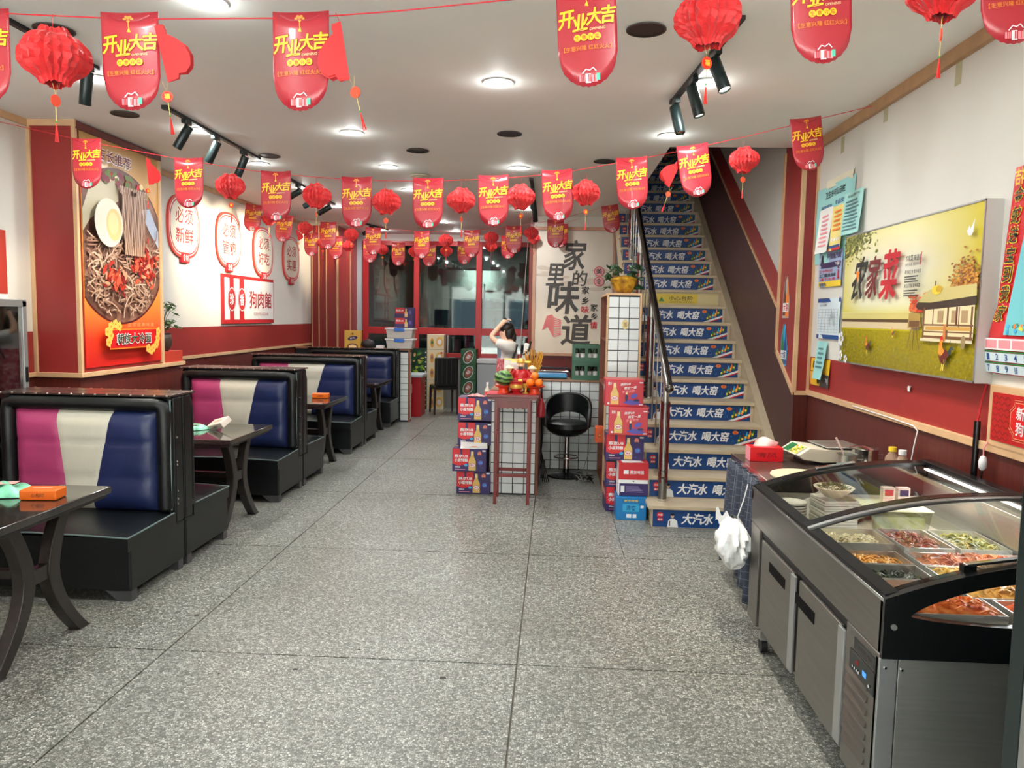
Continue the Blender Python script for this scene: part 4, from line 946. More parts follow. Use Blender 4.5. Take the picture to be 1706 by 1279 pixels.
lf = thing('leaflet', 'white leaflet with a small orange emblem lying on the second carton left of the counter', 'leaflet', (-.70, 6.785, .42), .1)
MB().add([(-.12, -.07, 0), (.12, -.07, 0), (.12, .0, .012), (-.12, .0, .012), (.12, .065, .05), (-.12, .065, .05)], [(0, 1, 2, 3), (3, 2, 4, 5)]).build('sheet', PAPERW, lf)
f = Flat((0, -.035, .0075), (1, 0, 0), (0, .985, .17), (0, -.17, .985)); f.ell(0, .01, .03, .012, PORANGE, 16); f.text('营业执照', -.04, .04, -.02, -.008, GREYINK); f.build('print', lf)
RG = 'beer cartons stacked beside the stairs'
carton('purple beer carton on the floor behind the blue carton', (.605, 6.30, 0), .05, 0, RG)
carton('purple beer carton second from the floor beside the stairs, mostly hidden', (.60, 6.29, .21), -.03, 0, RG)
carton('purple beer carton in the middle of the stack beside the stairs', (.585, 6.18, .45), 0, 0, RG, hh=.215)
carton('crimson beer carton second from the top of the stack beside the stairs', (.60, 6.12, .667), -.05, 1, RG, hh=.22)
carton('crimson beer carton at the top of the stack beside the stairs', (.57, 6.20, .889), 0, 1, RG, hh=.215)
bb = thing('blue_carton', 'bright blue carton with white print on the floor beside the first stair', 'carton', (.643, 6.03, 0))
MB().box(-.125, .112, 0, .24, 0, .185).build('box', mat('carton_blue', (20, 120, 186), .35), bb, bevel=.003)
f = Flat((-.125, -.0006, 0), (1, 0, 0), (0, 0, 1), (0, -1, 0)); f.rect(.05, .18, .07, .13, PCYAN); f.text('雪花啤酒', .06, .17, .15, .165, PYEL, .02); f.text('清爽', .075, .155, .08, .12, PBLUE, .01)
f.rect(.08, .12, .02, .05, PWHITE); f.rect(.13, .16, .02, .05, PWHITE); f.rect(.19, .215, .1, .12, PWHITE); f.build('box_print', bb)
rb = thing('white_red_carton', 'red and white carton with an open paper on top, sitting on the blue carton', 'carton', (.65, 6.06, .19))
MB().box(-.12, .115, 0, .2, .0, .26).build('box', PWHITE, rb, bevel=.003)
f = Flat((-.12, -.0006, 0), (1, 0, 0), (0, 0, 1), (0, -1, 0)); f.rect(0, .235, .13, .26, BXR); f.rect(.01, .235, .0, .10, BXP); f.rect(.04, .08, .175, .205, PWHITE); f.text('燕京啤酒', .09, .2, .175, .205, PWHITE, .02)
f.rect(.02, .05, .03, .08, PWHITE)
for q in range(5): f.rect(.06, .2 - .01 * q, .03 + q * .011, .034 + q * .011, mat('print_lilac', (150, 140, 190)))
f.ell(.12, .118, .006, .006, INK, 10); f.build('box_print', rb)
MB().box(-.12, .115, .0, .2, .26, .263).build('lid', BXR, rb)
MB().add([(-.09, .01, .2645), (.08, .03, .2645), (.05, .17, .2645), (-.1, .15, .2645)], [(0, 1, 2, 3)]).build('top_paper', PAPERW, rb)

# =================================================================== altar table
at = thing('altar_table', 'tall narrow red-brown wooden altar stand with offerings in front of the tiled counter', 'table', (-.34, 6.56, 0))
AW = mat('altar_red_wood', (112, 36, 32), .3, var=.15, scale=8)
MB().box(-.222, .222, -.17, .17, .915, .94).build('tabletop', AW, at, bevel=.004); MB().box(-.205, .205, -.155, .155, .895, .915).build('top_frame', AW, at)
for x in (-.14, .14):
    for y in (-.13, .13): MB().box(x - .014, x + .014, y - .014, y + .014, 0, .9).build('leg', AW, at, bevel=.003)
sc_ = [(-.13, .9), (.13, .9)] + [(.13 - .26 * i / 24, .815 + .012 * abs(math.sin(i * PI / 4)) + (.02 if i in (0, 24) else 0)) for i in range(25)]
for y in (-.142, .13): MB().prism(sc_, 1, y, y + .012).build('carved_apron', AW, at)
for y in (-.13, .13): MB().box(-.13, .13, y - .008, y + .008, .235, .262).build('stretcher', AW, at)
for x in (-.14, .14): MB().box(x - .008, x + .008, -.12, .12, .205, .232).build('stretcher', AW, at)
dsk = MB().box(-.222, .20, -.16, .16, 0, .002).build('red_paper', mat('altar_paper_pink', (206, 60, 76), .4), None, loc=(-.34, 6.56, .9405)); tag(dsk, 'pinkish red paper sheet covering the altar table top', 'paper')
# offerings
def dish(x, y, label, r_=.075):
    d = thing('offering_dish', label, 'dish', (x, y, .943), 0, 'orange pedestal dishes on the altar')
    MB().lathe([(.048, 0), (.05, .004), (.04, .03), (.042, .045), (r_, .062), (r_ + .004, .068), (r_ - .006, .066), (.02, .055)], 28).build('bowl', mat('dish_orange', (222, 66, 28), .25), d, smooth=True); return d
dish(-.425, 6.50, 'orange pedestal dish under the watermelon', .072); dish(-.16, 6.49, 'orange pedestal dish under the oranges', .085)
wm = thing('watermelon', 'round striped green watermelon on the left offering dish', 'fruit', (-.425, 6.50, 1.073))
def wmm():
    m = bpy.data.materials.new('watermelon_skin'); m.use_nodes = True; nt = m.node_tree; b = nt.nodes['Principled BSDF']; tc = nt.nodes.new('ShaderNodeTexCoord'); wv = nt.nodes.new('ShaderNodeTexWave'); wv.bands_direction = 'Z'
    wv.inputs['Scale'].default_value = 8.5; wv.inputs['Distortion'].default_value = 5; wv.inputs['Detail'].default_value = 3; r = nt.nodes.new('ShaderNodeValToRGB'); e = r.color_ramp.elements
    e[0].position = .25; e[0].color = rgb(28, 62, 30); e[1].position = .6; e[1].color = rgb(116, 160, 84); nt.links.new(tc.outputs['Object'], wv.inputs[0]); nt.links.new(wv.outputs[0], r.inputs[0]); nt.links.new(r.outputs[0], b.inputs['Base Color']); b.inputs['Roughness'].default_value = .3; return m
wm2 = MB().ball((0, 0, 0), .081, .076, .064, 28, 16).build('melon', wmm(), wm, smooth=True); wm2.rotation_euler = (0, .15, 0); MB().cyl((.078, 0, -.01), (.088, 0, -.013), .003, 6).build('stalk', mat('stem_green', (82, 92, 52)), wm)
for i, (dx, dy, dz, lb) in enumerate(((-.04, -.02, .036, 'left front'), (.034, -.02, .036, 'right front'), (-.002, .045, .036, 'rear'), (0, -.003, .092, 'top'))):
    o = thing('orange', 'bright orange fruit, the %s one of the pile on the right offering dish' % lb, 'fruit', (-.16 + dx, 6.49 + dy, .943 + .062 + dz), 0, 'oranges piled on the offering dish')
    MB().ball((0, 0, 0), .034, .034, .032, 18, 12).build('peel', mat('orange_peel', (238, 128, 22), .45, bump=.2, bscale=300), o, smooth=True); MB().cyl((0, 0, .031), (0, 0, .034), .004, 6).build('stalk', mat('stem_green', (82, 92, 52)), o)
inc = thing('incense_burner', 'red and gold incense burner in the middle of the altar', 'incense burner', (-.315, 6.46, .943))
MB().lathe([(.032, 0), (.034, .006), (.024, .014), (.03, .022), (.05, .04), (.055, .075), (.05, .095), (.056, .105), (.046, .1), (.02, .09)], 28).build('urn', mat('burner_red', (178, 30, 30), .3), inc, smooth=True)
MB().lathe([(.0535, .05), (.0565, .062), (.0555, .08), (.053, .082)], 28, cap=False).build('gold_band', mat('altar_gold', (226, 184, 84), .3, .5), inc, smooth=True)
gl = thing('gold_cup', 'small gold stemmed cup on the altar between the burner and the oranges', 'cup', (-.235, 6.47, .943))
MB().lathe([(.026, 0), (.028, .005), (.01, .02), (.01, .045), (.025, .06), (.03, .085), (.025, .08)], 20).build('cup_body', mat('altar_gold', (226, 184, 84), .3, .5), gl, smooth=True)
# seated wealth god figure, generic: robe, sleeves, head with beard, winged hat
gd = thing('deity_statue', 'red robed gold trimmed deity statue with black beard on the altar', 'statue', (-.285, 6.60, .943))
SK = mat('statue_skin', (232, 186, 150), .4); GR = mat('robe_red', (186, 26, 32), .3); AG = mat('altar_gold', (226, 184, 84), .3, .5); CW = mat('statue_cream', (240, 222, 180), .35)
MB().lathe([(.085, 0), (.09, .02), (.075, .05), (.07, .10), (.075, .15), (.06, .19), (.03, .205)], 28).build('robe', GR, gd, smooth=True)
m = MB()
for s in (-1, 1): m.tube([(s * .05, 0, .185), (s * .095, -.02, .14), (s * .075, -.06, .10), (s * .02, -.07, .11)], [.03, .034, .03, .018], 12)
m.build('sleeves', GR, gd, smooth=True)
MB().lathe([(.086, .02), (.094, .03), (.088, .045)], 28, cap=False).build('hem', AG, gd, smooth=True); MB().tube([(-.05, -.02, .19), (-.02, -.07, .10), (0, -.085, .07), (.02, -.07, .10), (.05, -.02, .19)], .008, 8).build('cream_collar', CW, gd, smooth=True); MB().box(-.03, .03, -.094, -.07, .02, .07).build('robe_panel', CW, gd, bevel=.004); MB().box(-.018, .018, -.097, -.07, .02, .12).build('sash', AG, gd, bevel=.004)
MB().ball((0, -.005, .232), .03, .029, .036, 18, 12).build('head', SK, gd, smooth=True)
MB().add([(-.02, -.034, .225), (.02, -.034, .225), (.014, -.05, .18), (0, -.052, .145), (-.014, -.05, .18)], [(0, 1, 2, 3, 4)]).build('beard', INK, gd)
m = MB(); m.lathe([(.033, .25), (.036, .262), (.03, .285), (.015, .295)], 20); m.box(-.085, -.03, -.008, .004, .258, .272); m.box(.03, .085, -.008, .004, .258, .272); m.build('hat', AG, gd, smooth=False)
for s, lb in ((-1, 'left'), (1, 'right')):
    a = thing('attendant_statue', 'small red and gold attendant figure on the %s side of the deity statue' % lb, 'statue', (-.285 + s * .098, 6.575, .943), 0)
    MB().lathe([(.034, 0), (.036, .015), (.028, .05), (.03, .12), (.022, .165), (.012, .175)], 20).build('robe', GR, a, smooth=True); MB().box(-.012, .012, -.036, -.030, .01, .11).build('white_panel', CW, a, bevel=.003); MB().ball((0, -.028, .135), .02, .012, .02).build('collar', CW, a, smooth=True); MB().box(-.002, .002, -.0375, -.036, .02, .1).build('red_writing', REDINK, a)
    MB().lathe([(.0365, .02), (.034, .04), (.031, .06)], 20, cap=False).build('gold_panel', CW, a, smooth=True); MB().ball((0, 0, .192), .021, .02, .025, 14, 9).build('head', SK, a, smooth=True)
    MB().lathe([(.04, .205), (.042, .212), (.022, .225), (.012, .235)], 18).build('hat', CW, a, smooth=True)
bd = thing('red_gold_backdrop', 'white card with gold edge standing behind the altar statues', 'card', (-.36, 6.69, .943)); MB().box(-.075, .075, 0, .006, 0, .285).build('card', PAPERW, bd); MB().box(-.075, .075, -.002, 0, .275, .285).build('gold_edge', AG, bd)
wt = thing('golden_wheat', 'bunch of golden dried wheat behind the altar statues', 'dried flowers', (-.20, 6.72, .943)); m = MB(); random.seed(4)
for i in range(60):
    a = random.uniform(-.55, .65); L_ = random.uniform(.22, .37); b = random.uniform(-.2, .2); p2 = Vector((.02 + math.sin(a) * L_ * .42, b * .25, L_)); m.tube([Vector((0, 0, 0)), p2 * .6, p2 + Vector((random.gauss(0, .012), 0, 0))], [.0015, .002, .0045], 5)
m.build('stalks', mat('wheat_gold', (206, 148, 36), .5, var=.25, scale=30), wt, kind='stuff', smooth=True); MB().lathe([(.02, 0), (.03, .02), (.025, .1), (.03, .13)], 14).build('vase', GR, wt, smooth=True)
bv = thing('altar_bottle', 'small dark bottle beside the attendant statue on the altar', 'bottle', (-.385, 6.62, .943)); MB().lathe([(.013, 0), (.015, .005), (.015, .09), (.006, .13), (.006, .17)], 12).build('glass', mat('dark_bottle', (40, 44, 48)), bv, smooth=True); MB().cyl((0, 0, .168), (0, 0, .178), .008, 10).build('cap', AG, bv)
# things on the top carton
jm = thing('sauce_bottle', 'small white capped bottle with red label on the top carton left of the altar', 'bottle', (-.60, 6.93, .863)); MB().lathe([(.02, 0), (.024, .01), (.024, .06), (.01, .09), (.009, .11)], 16).build('body', mat('bottle_white', (228, 222, 206), .3), jm, smooth=True); MB().lathe([(.0245, .015), (.0245, .05)], 16, cap=False).build('paper_label', mat('print_coral', (222, 92, 80)), jm); MB().cyl((0, 0, .108), (0, 0, .13), .012, 12).build('cap', PWHITE, jm)
jm = thing('glass_jar', 'little cream jar on the top carton between the bottle and the altar', 'jar', (-.565, 6.87, .863)); MB().lathe([(.02, 0), (.024, .006), (.022, .03), (.012, .045)], 16).build('body', mat('bottle_white', (228, 222, 206)), jm, smooth=True); MB().cyl((0, 0, .045), (0, 0, .055), .014, 12).build('lid', PWHITE, jm)
jm = thing('crumpled_wrapper', 'crumpled pink and white wrapper on the top carton left of the altar', 'wrapper', (-.70, 6.88, .866)); m = MB(); random.seed(8); m.grid(lambda u, v: ((u - .5) * .16, (v - .5) * .11, .004 + .03 * abs(math.sin(u * 9 + v * 4)) * math.sin(PI * u) * (.4 + .6 * math.sin(PI * v))), 14, 8); m.build('foil', mat('wrapper_pink', (226, 150, 148), .4, var=.5, scale=22), jm)
# red cloth bag on the counter side, cables and orange box
rb2 = thing('red_bag', 'dark red plastic bag hanging at the right side of the altar', 'bag', (-.108, 6.80, .70)); m = MB(); m.lathe([(.012, .17), (.03, .13), (.04, .06), (.035, .01), (.02, 0)], 16); m.build('bag_body', mat('bag_red', (150, 24, 36), .3, bump=.4, bscale=30), rb2, smooth=True); MB().tube([(-.01, 0, .16), (-.008, 0, .21), (.01, 0, .215), (.01, 0, .16)], .003, 6).build('handle', mat('bag_red', (150, 24, 36)), rb2)
ob = thing('orange_box', 'orange flat box hung on the side of the shelf unit above the cables', 'box', (.435, 7.1, .44)); MB().box(-.04, .035, 0, .12, 0, .145).build('box', mat('box_orange', (232, 96, 44), .4), ob, bevel=.004); f = Flat((0, -.0006, .07), (1, 0, 0), (0, 0, 1), (0, -1, 0)); f.ell(0, 0, .018, .018, PBROWN, 16); f.ell(0, 0, .013, .013, PORANGE, 16); f.build('print', ob)
cb = thing('cable_tangle', 'tangle of black and grey cables on the floor beside the swivel stool', 'cable', (.31, 7.45, .012)); random.seed(14)
for i in range(7):
    pts = [(random.gauss(0, .06) , random.gauss(0, .1), .004 + random.random() * .04) for k in range(7)]; MB().tube(pts, .004, 6).build('cable', BLACKP if i % 2 else mat('grey_cable', (150, 150, 146)), cb, smooth=True)
MB().tube([(-.0, .2, .01), (.02, .1, .15), (.06, 0, .3), (.05, -.1, .42)], .004, 6).build('cable', mat('grey_cable', (150, 150, 146)), cb, smooth=True)
bc = thing('black_cables', 'black power cables hanging down the brown side of the counter', 'cable', (-.115, 7.4, 0))
for i in range(4): MB().tube([(.005, -.3 + i * .06, .9), (.012 + i * .006, -.28 + i * .08, .6), (.01, -.2 + i * .05, .3), (.03 + .02 * i, -.1, .01)], .005, 6).build('cable', BLACKP, bc, smooth=True)
MB().box(.01, .05, -.16, .04, .2, .25).build('power_strip', BLACKP, bc, bevel=.004, rot=(.6, 0, 0)); MB().box(.015, .045, -.13, .0, .17, .19).build('strip_label', mat('label_yellow', (210, 190, 90)), bc, rot=(.6, 0, 0))

# ---- calligraphy poster
cp = thing('calligraphy_poster', 'tall pale poster with large brush characters in a wooden frame behind the counter', 'poster', (-.27, 10.6, 1.10))
CPG = mat('rice_paper', (214, 204, 190), .6, var=.06, scale=2.2)
MB().box(0, 1.03, -.012, -.002, 0, 1.66).build('sheet', CPG, cp)
for x0, x1, z0, z1 in ((-.05, -.008, -.04, 1.72), (1.035, 1.07, -.04, 1.72)): MB().box(x0, x1, -.03, -.001, z0, z1).build('frame_side', mat('frame_pink_wood', (186, 140, 116), .5, var=.1), cp, bevel=.003)
for z0, z1 in ((-.04, -.003), (1.665, 1.71)): MB().box(-.008, 1.035, -.028, -.001, z0, z1).build('frame_rail', mat('frame_pink_wood', (186, 140, 116)), cp, bevel=.003)
f = Flat((0, -.0125, 0), (1, 0, 0), (0, 0, 1), (0, -1, 0)); sx, sy = 1.03 / 695, 1.66 / 1175      # crop pixels to metres
def ct_(t_, x0, x1, y0, y1, m, b=.02, sh=0, rot=0): f.text(t_, (x0 - 85) * sx, (x1 - 85) * sx, (1210 - y1) * sy, (1210 - y0) * sy, m, b, sh, rot)
MIST = mat('poster_mist', (196, 182, 166), .6)
for q in range(26): f.ell(.08 + random.random() * .86, .86 + random.random() * .3, .05 + random.random() * .1, .01 + random.random() * .02, MIST, 14, lift=False)
f.k += 1
ct_('家', 335, 535, 125, 410, GREYINK, .035, .12); ct_('里', 185, 345, 350, 560, GREYINK, .035, .1); ct_('的', 420, 550, 410, 560, GREYINK, .025, .1); ct_('味', 200, 485, 520, 830, GREYINK, .035, .08); ct_('道', 330, 600, 835, 1130, GREYINK, .035, .06)
for t_, y0, m_ in (('家', 565, INK), ('乡', 665, INK), ('味', 750, REDINK)): ct_(t_, 505, 575, y0, y0 + 70, m_, .02)
for t_, y0, m_ in (('家', 730, INK), ('乡', 815, INK), ('情', 900, REDINK)): ct_(t_, 590, 655, y0, y0 + 70, m_, .02)
for y0, t_ in ((370, '美'), (465, '食')):
    a = (660 - 85) * sx; b = (1210 - y0 - 48) * sy; f.ell(a, b, .07, .066, REDINK, 20); f.ell(a, b, .062, .058, mat('seal_pink', (214, 150, 150)), 20); f.text(t_, a - .04, a + .04, b - .038, b + .038, REDINK if False else INK, .02)
SP = mat('stripe_pink', (226, 96, 108), .5)
for q in range(10): f.strip([((150 + 4 * q - 85) * sx, (1210 - 985 + q * 14) * sy), ((200 + 4 * q - 85) * sx, (1210 - 950 + q * 12) * sy), ((255 - 85) * sx, (1210 - 1050 + q * 20) * sy), ((322 - 85) * sx, (1210 - 1030 + q * 15) * sy)], .0055, SP)
f.build('poster_print', cp)

# =================================================================== back of the room
blk = thing('black_dining_chair', 'black high backed dining chair in front of the cartons by the kitchen window', 'chair', (-1.78, 12.35, 0), -.5)
BW_ = mat('dark_chair_wood', (40, 24, 22), .35)
MB().box(-.2, .2, -.2, .2, .40, .46).build('seat', BLACKL, blk, bevel=.02)
MB().box(-.19, .19, -.22, -.17, .46, .92).build('backrest', BLACKL, blk, bevel=.02)
for i in range(5): MB().box(-.15 + i * .075 - .004, -.15 + i * .075 + .004, -.225, -.218, .5, .89).build('back_seam', mat('seam_grey', (50, 50, 52), .5), blk)
for x in (-.18, .18):
    for y in (-.18, .18): MB().tube([(x, y, .42), (x * 1.04, y * 1.06, 0)], [.022, .016], 8).build('leg', BW_, blk, smooth=True)
blk.rotation_euler = (0, 0, .35)
CG = mat('green_carton', (18, 84, 44), .4, var=.2, scale=9)
def green_carton(x, z, label, big=True):
    r = thing('green_carton', label, 'carton', (x, 12.75, z), 0, 'green beer cartons by the kitchen window')
    MB().box(-.13, .13, 0, .3, 0, .255).build('box', CG, r, bevel=.004)
    f = Flat((0, -.0006, .128), (1, 0, 0), (0, 0, 1), (0, -1, 0)); f.ell(0, 0, .08, .115, PWHITE, 24, -.45); f.ell(0, 0, .07, .105, CG, 24, -.45); f.ell(0, 0, .05, .085, mat('print_rust', (170, 90, 70)), 20, -.35); f.text('啤酒', -.035, .035, -.03, .03, PWHITE, .03, rot=.9); f.build('box_print', r)
    return r
for i, lb in enumerate(('bottom', 'second lowest', 'second highest', 'top')):
    green_carton(-1.43, i * .258, '%s green beer carton with an oval label, right of the black chair' % lb)
gv = thing('green_display_board', 'tall green printed board with vegetables left of the cream cartons', 'board', (-2.26, 12.8, 0)); MB().box(-.14, .13, 0, .05, 0, 1.03).build('board', mat('board_dark_green', (22, 52, 32), .4), gv, bevel=.003); random.seed(6)
f = Flat((0, -.0006, 0), (1, 0, 0), (0, 0, 1), (0, -1, 0))
for q in range(60): f.ell(-.12 + random.random() * .2, .03 + random.random() * .95, .02 + random.random() * .03, .012 + random.random() * .02, random.choice([mat('veg_a', (92, 150, 50)), mat('veg_b', (160, 180, 60)), mat('veg_c', (214, 170, 110)), CG]), 8, random.random() * 3, lift=q % 6 == 0)
for q in range(12): f.ell(.105, .08 + q * .08, .012, .012, PWHITE, 8, lift=False)
f.build('board_print', gv)
for i in range(5):
    cc = thing('cream_carton', 'cream carton with yellow bottle picture by the kitchen window, %s' % ('lowest', 'second from the floor', 'middle', 'second from the top', 'topmost')[i], 'carton', (-1.985, 12.78, i * .253), 0, 'cream cartons stacked by the kitchen window')
    MB().box(-.145, .14, 0, .25, 0, .25).build('box', mat('carton_cream', (224, 212, 178), .45), cc, bevel=.004)
    f = Flat((0, -.0006, 0), (1, 0, 0), (0, 0, 1), (0, -1, 0)); f.ell(-.06, .12, .05, .09, PCREAM, 18); f.ell(-.06, .11, .03, .08, mat('print_amber', (206, 150, 70)), 16); f.ell(-.06, .12, .018, .03, PGREEN if i == 4 else mat('print_mauve', (140, 100, 110)), 10); f.ell(.065, .13, .06, .08, mat('print_amber2', (226, 180, 90)), 18); f.ell(.065, .13, .035, .045, PWHITE, 14); f.ell(.1, .2, .02, .015, RED if i % 2 else PYEL, 10); f.build('box_print', cc)
fz = thing('chest_freezer', 'pale grey chest freezer with a white lid by the kitchen window', 'freezer', (-1.10, 12.8, 0))
MB().box(-.19, .30, 0, .38, .02, .78).build('body', mat('freezer_grey', (168, 180, 184), .35), fz, bevel=.01); MB().box(-.2, .31, -.012, .39, .79, .87).build('lid', mat('freezer_lid', (206, 214, 216), .3), fz, bevel=.015)
for x in (-.15, .26): MB().box(x - .02, x + .02, .02, .06, 0, .02).build('foot', BLACKP, fz)
rd = thing('red_folding_table', 'red sided table with a white top behind the tiled partition', 'table', (-2.10, 12.0, 0)); MB().box(-.2, .06, -.2, .3, .62, .66).build('tabletop', mat('pale_top', (196, 206, 214), .3), rd, bevel=.005); MB().box(-.16, .035, -.18, .26, .0, .62).build('cabinet_side', mat('red_cabinet', (176, 26, 36), .35), rd, bevel=.004)
f = Flat((0.0, -.1806, .45), (1, 0, 0), (0, 0, 1), (0, -1, 0)); f.rect(-.14, -.1, -.08, .06, PPINK); f.build('side_label', rd)
# on the partition
for i, z in enumerate((1.085, 1.24)):
    pb_ = thing('storage_box', 'clear plastic storage box with blue clips on the partition, %s of two' % ('lower', 'upper')[i], 'storage box', (-2.28, 11.33, z), 0, 'clear storage boxes on the partition')
    MB().prism([(-.18, 0), (.18, 0), (.2, .125), (-.2, .125)], 1, -.13, .13).build('tub', mat('cloudy_plastic', (206, 206, 200), .3, alpha=.75), pb_, bevel=.008)
    MB().box(-.215, .215, -.14, .14, .125, .15).build('lid', mat('lid_plastic', (218, 220, 220), .3), pb_, bevel=.008); MB().box(-.075, .075, -.148, -.14, .10, .148).build('clip', mat('clip_blue', (40, 104, 196), .35), pb_, bevel=.003)
    MB().box(-.12, .13, -.08, .08, .01, .08).build('contents', mat('contents_beige', (190, 160, 140), .6, var=.3, scale=20), pb_)
pc_ = thing('purple_carton', 'purple and red beer carton on top of the clear storage boxes', 'carton', (-2.22, 11.25, 1.392)); MB().box(-.14, .13, 0, .2, 0, .30).build('box', BXP, pc_, bevel=.003); f = Flat((-.14, -.0006, 0), (1, 0, 0), (0, 0, 1), (0, -1, 0))
for z in (0, .15):
    f.rect(.01, .15, z + .06, z + .145, BXR); f.text('燕京U8', .02, .13, z + .09, z + .12, PWHITE, .04); bottle_print(f, .17, z + .01, .8); f.ell(.23, z + .08, .02, .03, mat('print_violet', (86, 84, 176)), 12)
f.build('box_print', pc_)
yb = thing('yellow_box', 'yellow printed box with a navy emblem on the partition', 'box', (-3.0, 11.3, 1.085)); MB().box(-.125, .12, 0, .08, 0, .255).build('box', mat('box_mustard', (206, 164, 72), .45), yb, bevel=.003); f = Flat((0, -.0006, 0), (1, 0, 0), (0, 0, 1), (0, -1, 0)); f.ell(0, .14, .075, .03, PNAVY, 20, .2); f.text('OREO 奥利', -.055, .055, .128, .155, PWHITE, .02, rot=.2) if False else f.text('好礼', -.04, .04, .128, .155, PWHITE, .02, rot=.2); f.ell(0, .02, .08, .045, mat('print_brownring', (110, 66, 50)), 24); f.ell(0, .015, .06, .03, PCREAM, 20); f.rect(-.01, .01, .19, .22, GREYINK); f.build('box_print', yb)
dk = thing('dark_bag', 'dark rounded bag beside the yellow box on the partition', 'bag', (-2.78, 11.34, 1.085)); MB().ball((0, 0, .06), .10, .06, .07, 18, 10).build('bag_body', mat('bag_dark', (34, 30, 34), .5), dk, smooth=True); MB().tube([(-.04, 0, .12), (0, 0, .15), (.04, 0, .12)], .005, 6).build('handle', BLACKP, dk)
wb_ = thing('white_tissue_box', 'small white box on the partition left of the storage boxes', 'box', (-2.58, 11.29, 1.085)); MB().box(-.06, .055, -.03, .05, 0, .04).build('box', PWHITE, wb_, bevel=.004); MB().box(-.03, .03, -.01, .03, .04, .044).build('slot', PPINK, wb_)

# kitchen contents behind the glass
ks = thing('kitchen_hood', 'long dull steel extractor hood behind the kitchen glass', 'hood', (-1.9, 15.9, 0)); MB().prism([(-.5, 1.9), (.4, 1.9), (.4, 2.5), (-.2, 2.5)], 0, -1.7, 2.1).build('hood_body', STEEL, ks); MB().box(-1.7, 2.1, -.52, -.48, 1.86, 1.93).build('hood_lip', CHROME, ks)
kt = thing('kitchen_workbench', 'long steel workbench seen through the kitchen glass', 'workbench', (-1.9, 14.6, 0)); MB().box(-1.4, 1.5, -.3, .3, .82, .86).build('top', STEEL, kt); MB().box(-1.4, 1.5, -.28, .28, .25, .28).build('lower_shelf', STEEL, kt)
for x in (-1.35, 0, 1.45):
    for y in (-.27, .27): MB().box(x - .02, x + .02, y - .02, y + .02, 0, .82).build('leg', STEEL, kt)
kr = thing('kitchen_rack', 'steel wall rack with shelves behind the kitchen glass', 'rack', (-.9, 15.1, 0))
for z in (1.35, 1.7, 2.05): MB().box(-.5, 1.1, -.2, .2, z, z + .03).build('shelf_board', STEEL, kr)
for x in (-.48, .3, 1.08): MB().box(x - .015, x + .015, -.2, -.17, 0, 2.2).build('upright', ALU, kr)
for i in range(7):
    x = -1.3 + i * .2; b = thing('steel_pot', 'steel pot on the kitchen rack, %s from the left' % ('first', 'second', 'third', 'fourth', 'fifth', 'sixth', 'seventh')[i], 'pot', (x, 15.05, 1.38 if i % 2 else 1.73), 0, 'steel pots on the kitchen rack'); MB().lathe([(.07, 0), (.08, .01), (.08, .14 + .03 * (i % 3)), (.085, .15 + .03 * (i % 3))], 18).build('pot_body', STEEL, b, smooth=True); MB().tube([(-.1, 0, .1), (-.115, 0, .1), (-.115, 0, .12), (-.08, 0, .12)], .006, 6).build('handle', BLACKP, b)
kc = thing('kitchen_curtain', 'pale strip curtain hanging behind the left kitchen pane', 'curtain', (-2.5, 13.9, 1.3)); m = MB()
m.grid(lambda u, v: (u * .8 - .35, .03 * math.sin(u * 40), v * 1.35), 60, 2); m.build('curtain_cloth', mat('curtain_beige', (186, 180, 166), .7), kc, smooth=True); MB().cyl((-.4, 0, 1.36), (.5, 0, 1.36), .012, 8).build('curtain_rod', ALU, kc)
kf = thing('kitchen_cupboard', 'tall pale cupboard standing behind the middle kitchen pane', 'cupboard', (-1.9, 14.1, .9)); MB().box(-.3, .15, 0, .3, 0, 1.0).build('body', mat('cupboard_pale', (176, 204, 196), .4), kf, bevel=.01); MB().box(-.29, -.08, -.012, 0, .02, .98).build('door', mat('cupboard_pale', (176, 204, 196)), kf); MB().box(-.07, .14, -.012, 0, .02, .98).build('door', mat('cupboard_pale', (176, 204, 196)), kf)
for x in (-.1, -.05): MB().box(x - .006, x + .006, -.03, -.012, .4, .6).build('handle', CHROME, kf)
MB().box(-.3, .15, 0, .3, -.04, 0).build('plinth', STEEL, kf)
kw = thing('microwave', 'dark microwave oven on the bench behind the lower kitchen pane', 'microwave', (-1.75, 14.45, .86)); MB().box(-.25, .25, 0, .3, 0, .26).build('case', mat('micro_grey', (70, 74, 78), .4), kw, bevel=.006); MB().box(-.22, .1, -.01, 0, .03, .23).build('door', BLACKP, kw); MB().box(.14, .22, -.008, 0, .03, .23).build('control_panel', ALU, kw)
kp = thing('water_dispenser', 'pale blue grey rice cooker beside the person behind the glass', 'appliance', (-.86, 12.95, .87)); MB().box(-.1, .1, -.09, .09, 0, .24).build('body', mat('cooker_blue', (138, 156, 172), .35), kp, bevel=.02); MB().box(-.09, .09, -.08, .08, .24, .32).build('lid', mat('cooker_dark', (46, 52, 58), .3), kp, bevel=.03)

# thin pole leaning near the person
po_ = thing('bamboo_pole', 'thin pale pole leaning upright in front of the right kitchen pane', 'pole', (-.62, 12.9, 0)); MB().tube([(0, 0, .0), (.06, 0, 1.3), (.14, 0, 2.86)], .007, 8).build('shaft', mat('pole_pale', (196, 200, 186), .5), po_, smooth=True); MB().ball((.14, 0, 2.88), .02).build('tip', PAPERW, po_, smooth=True)

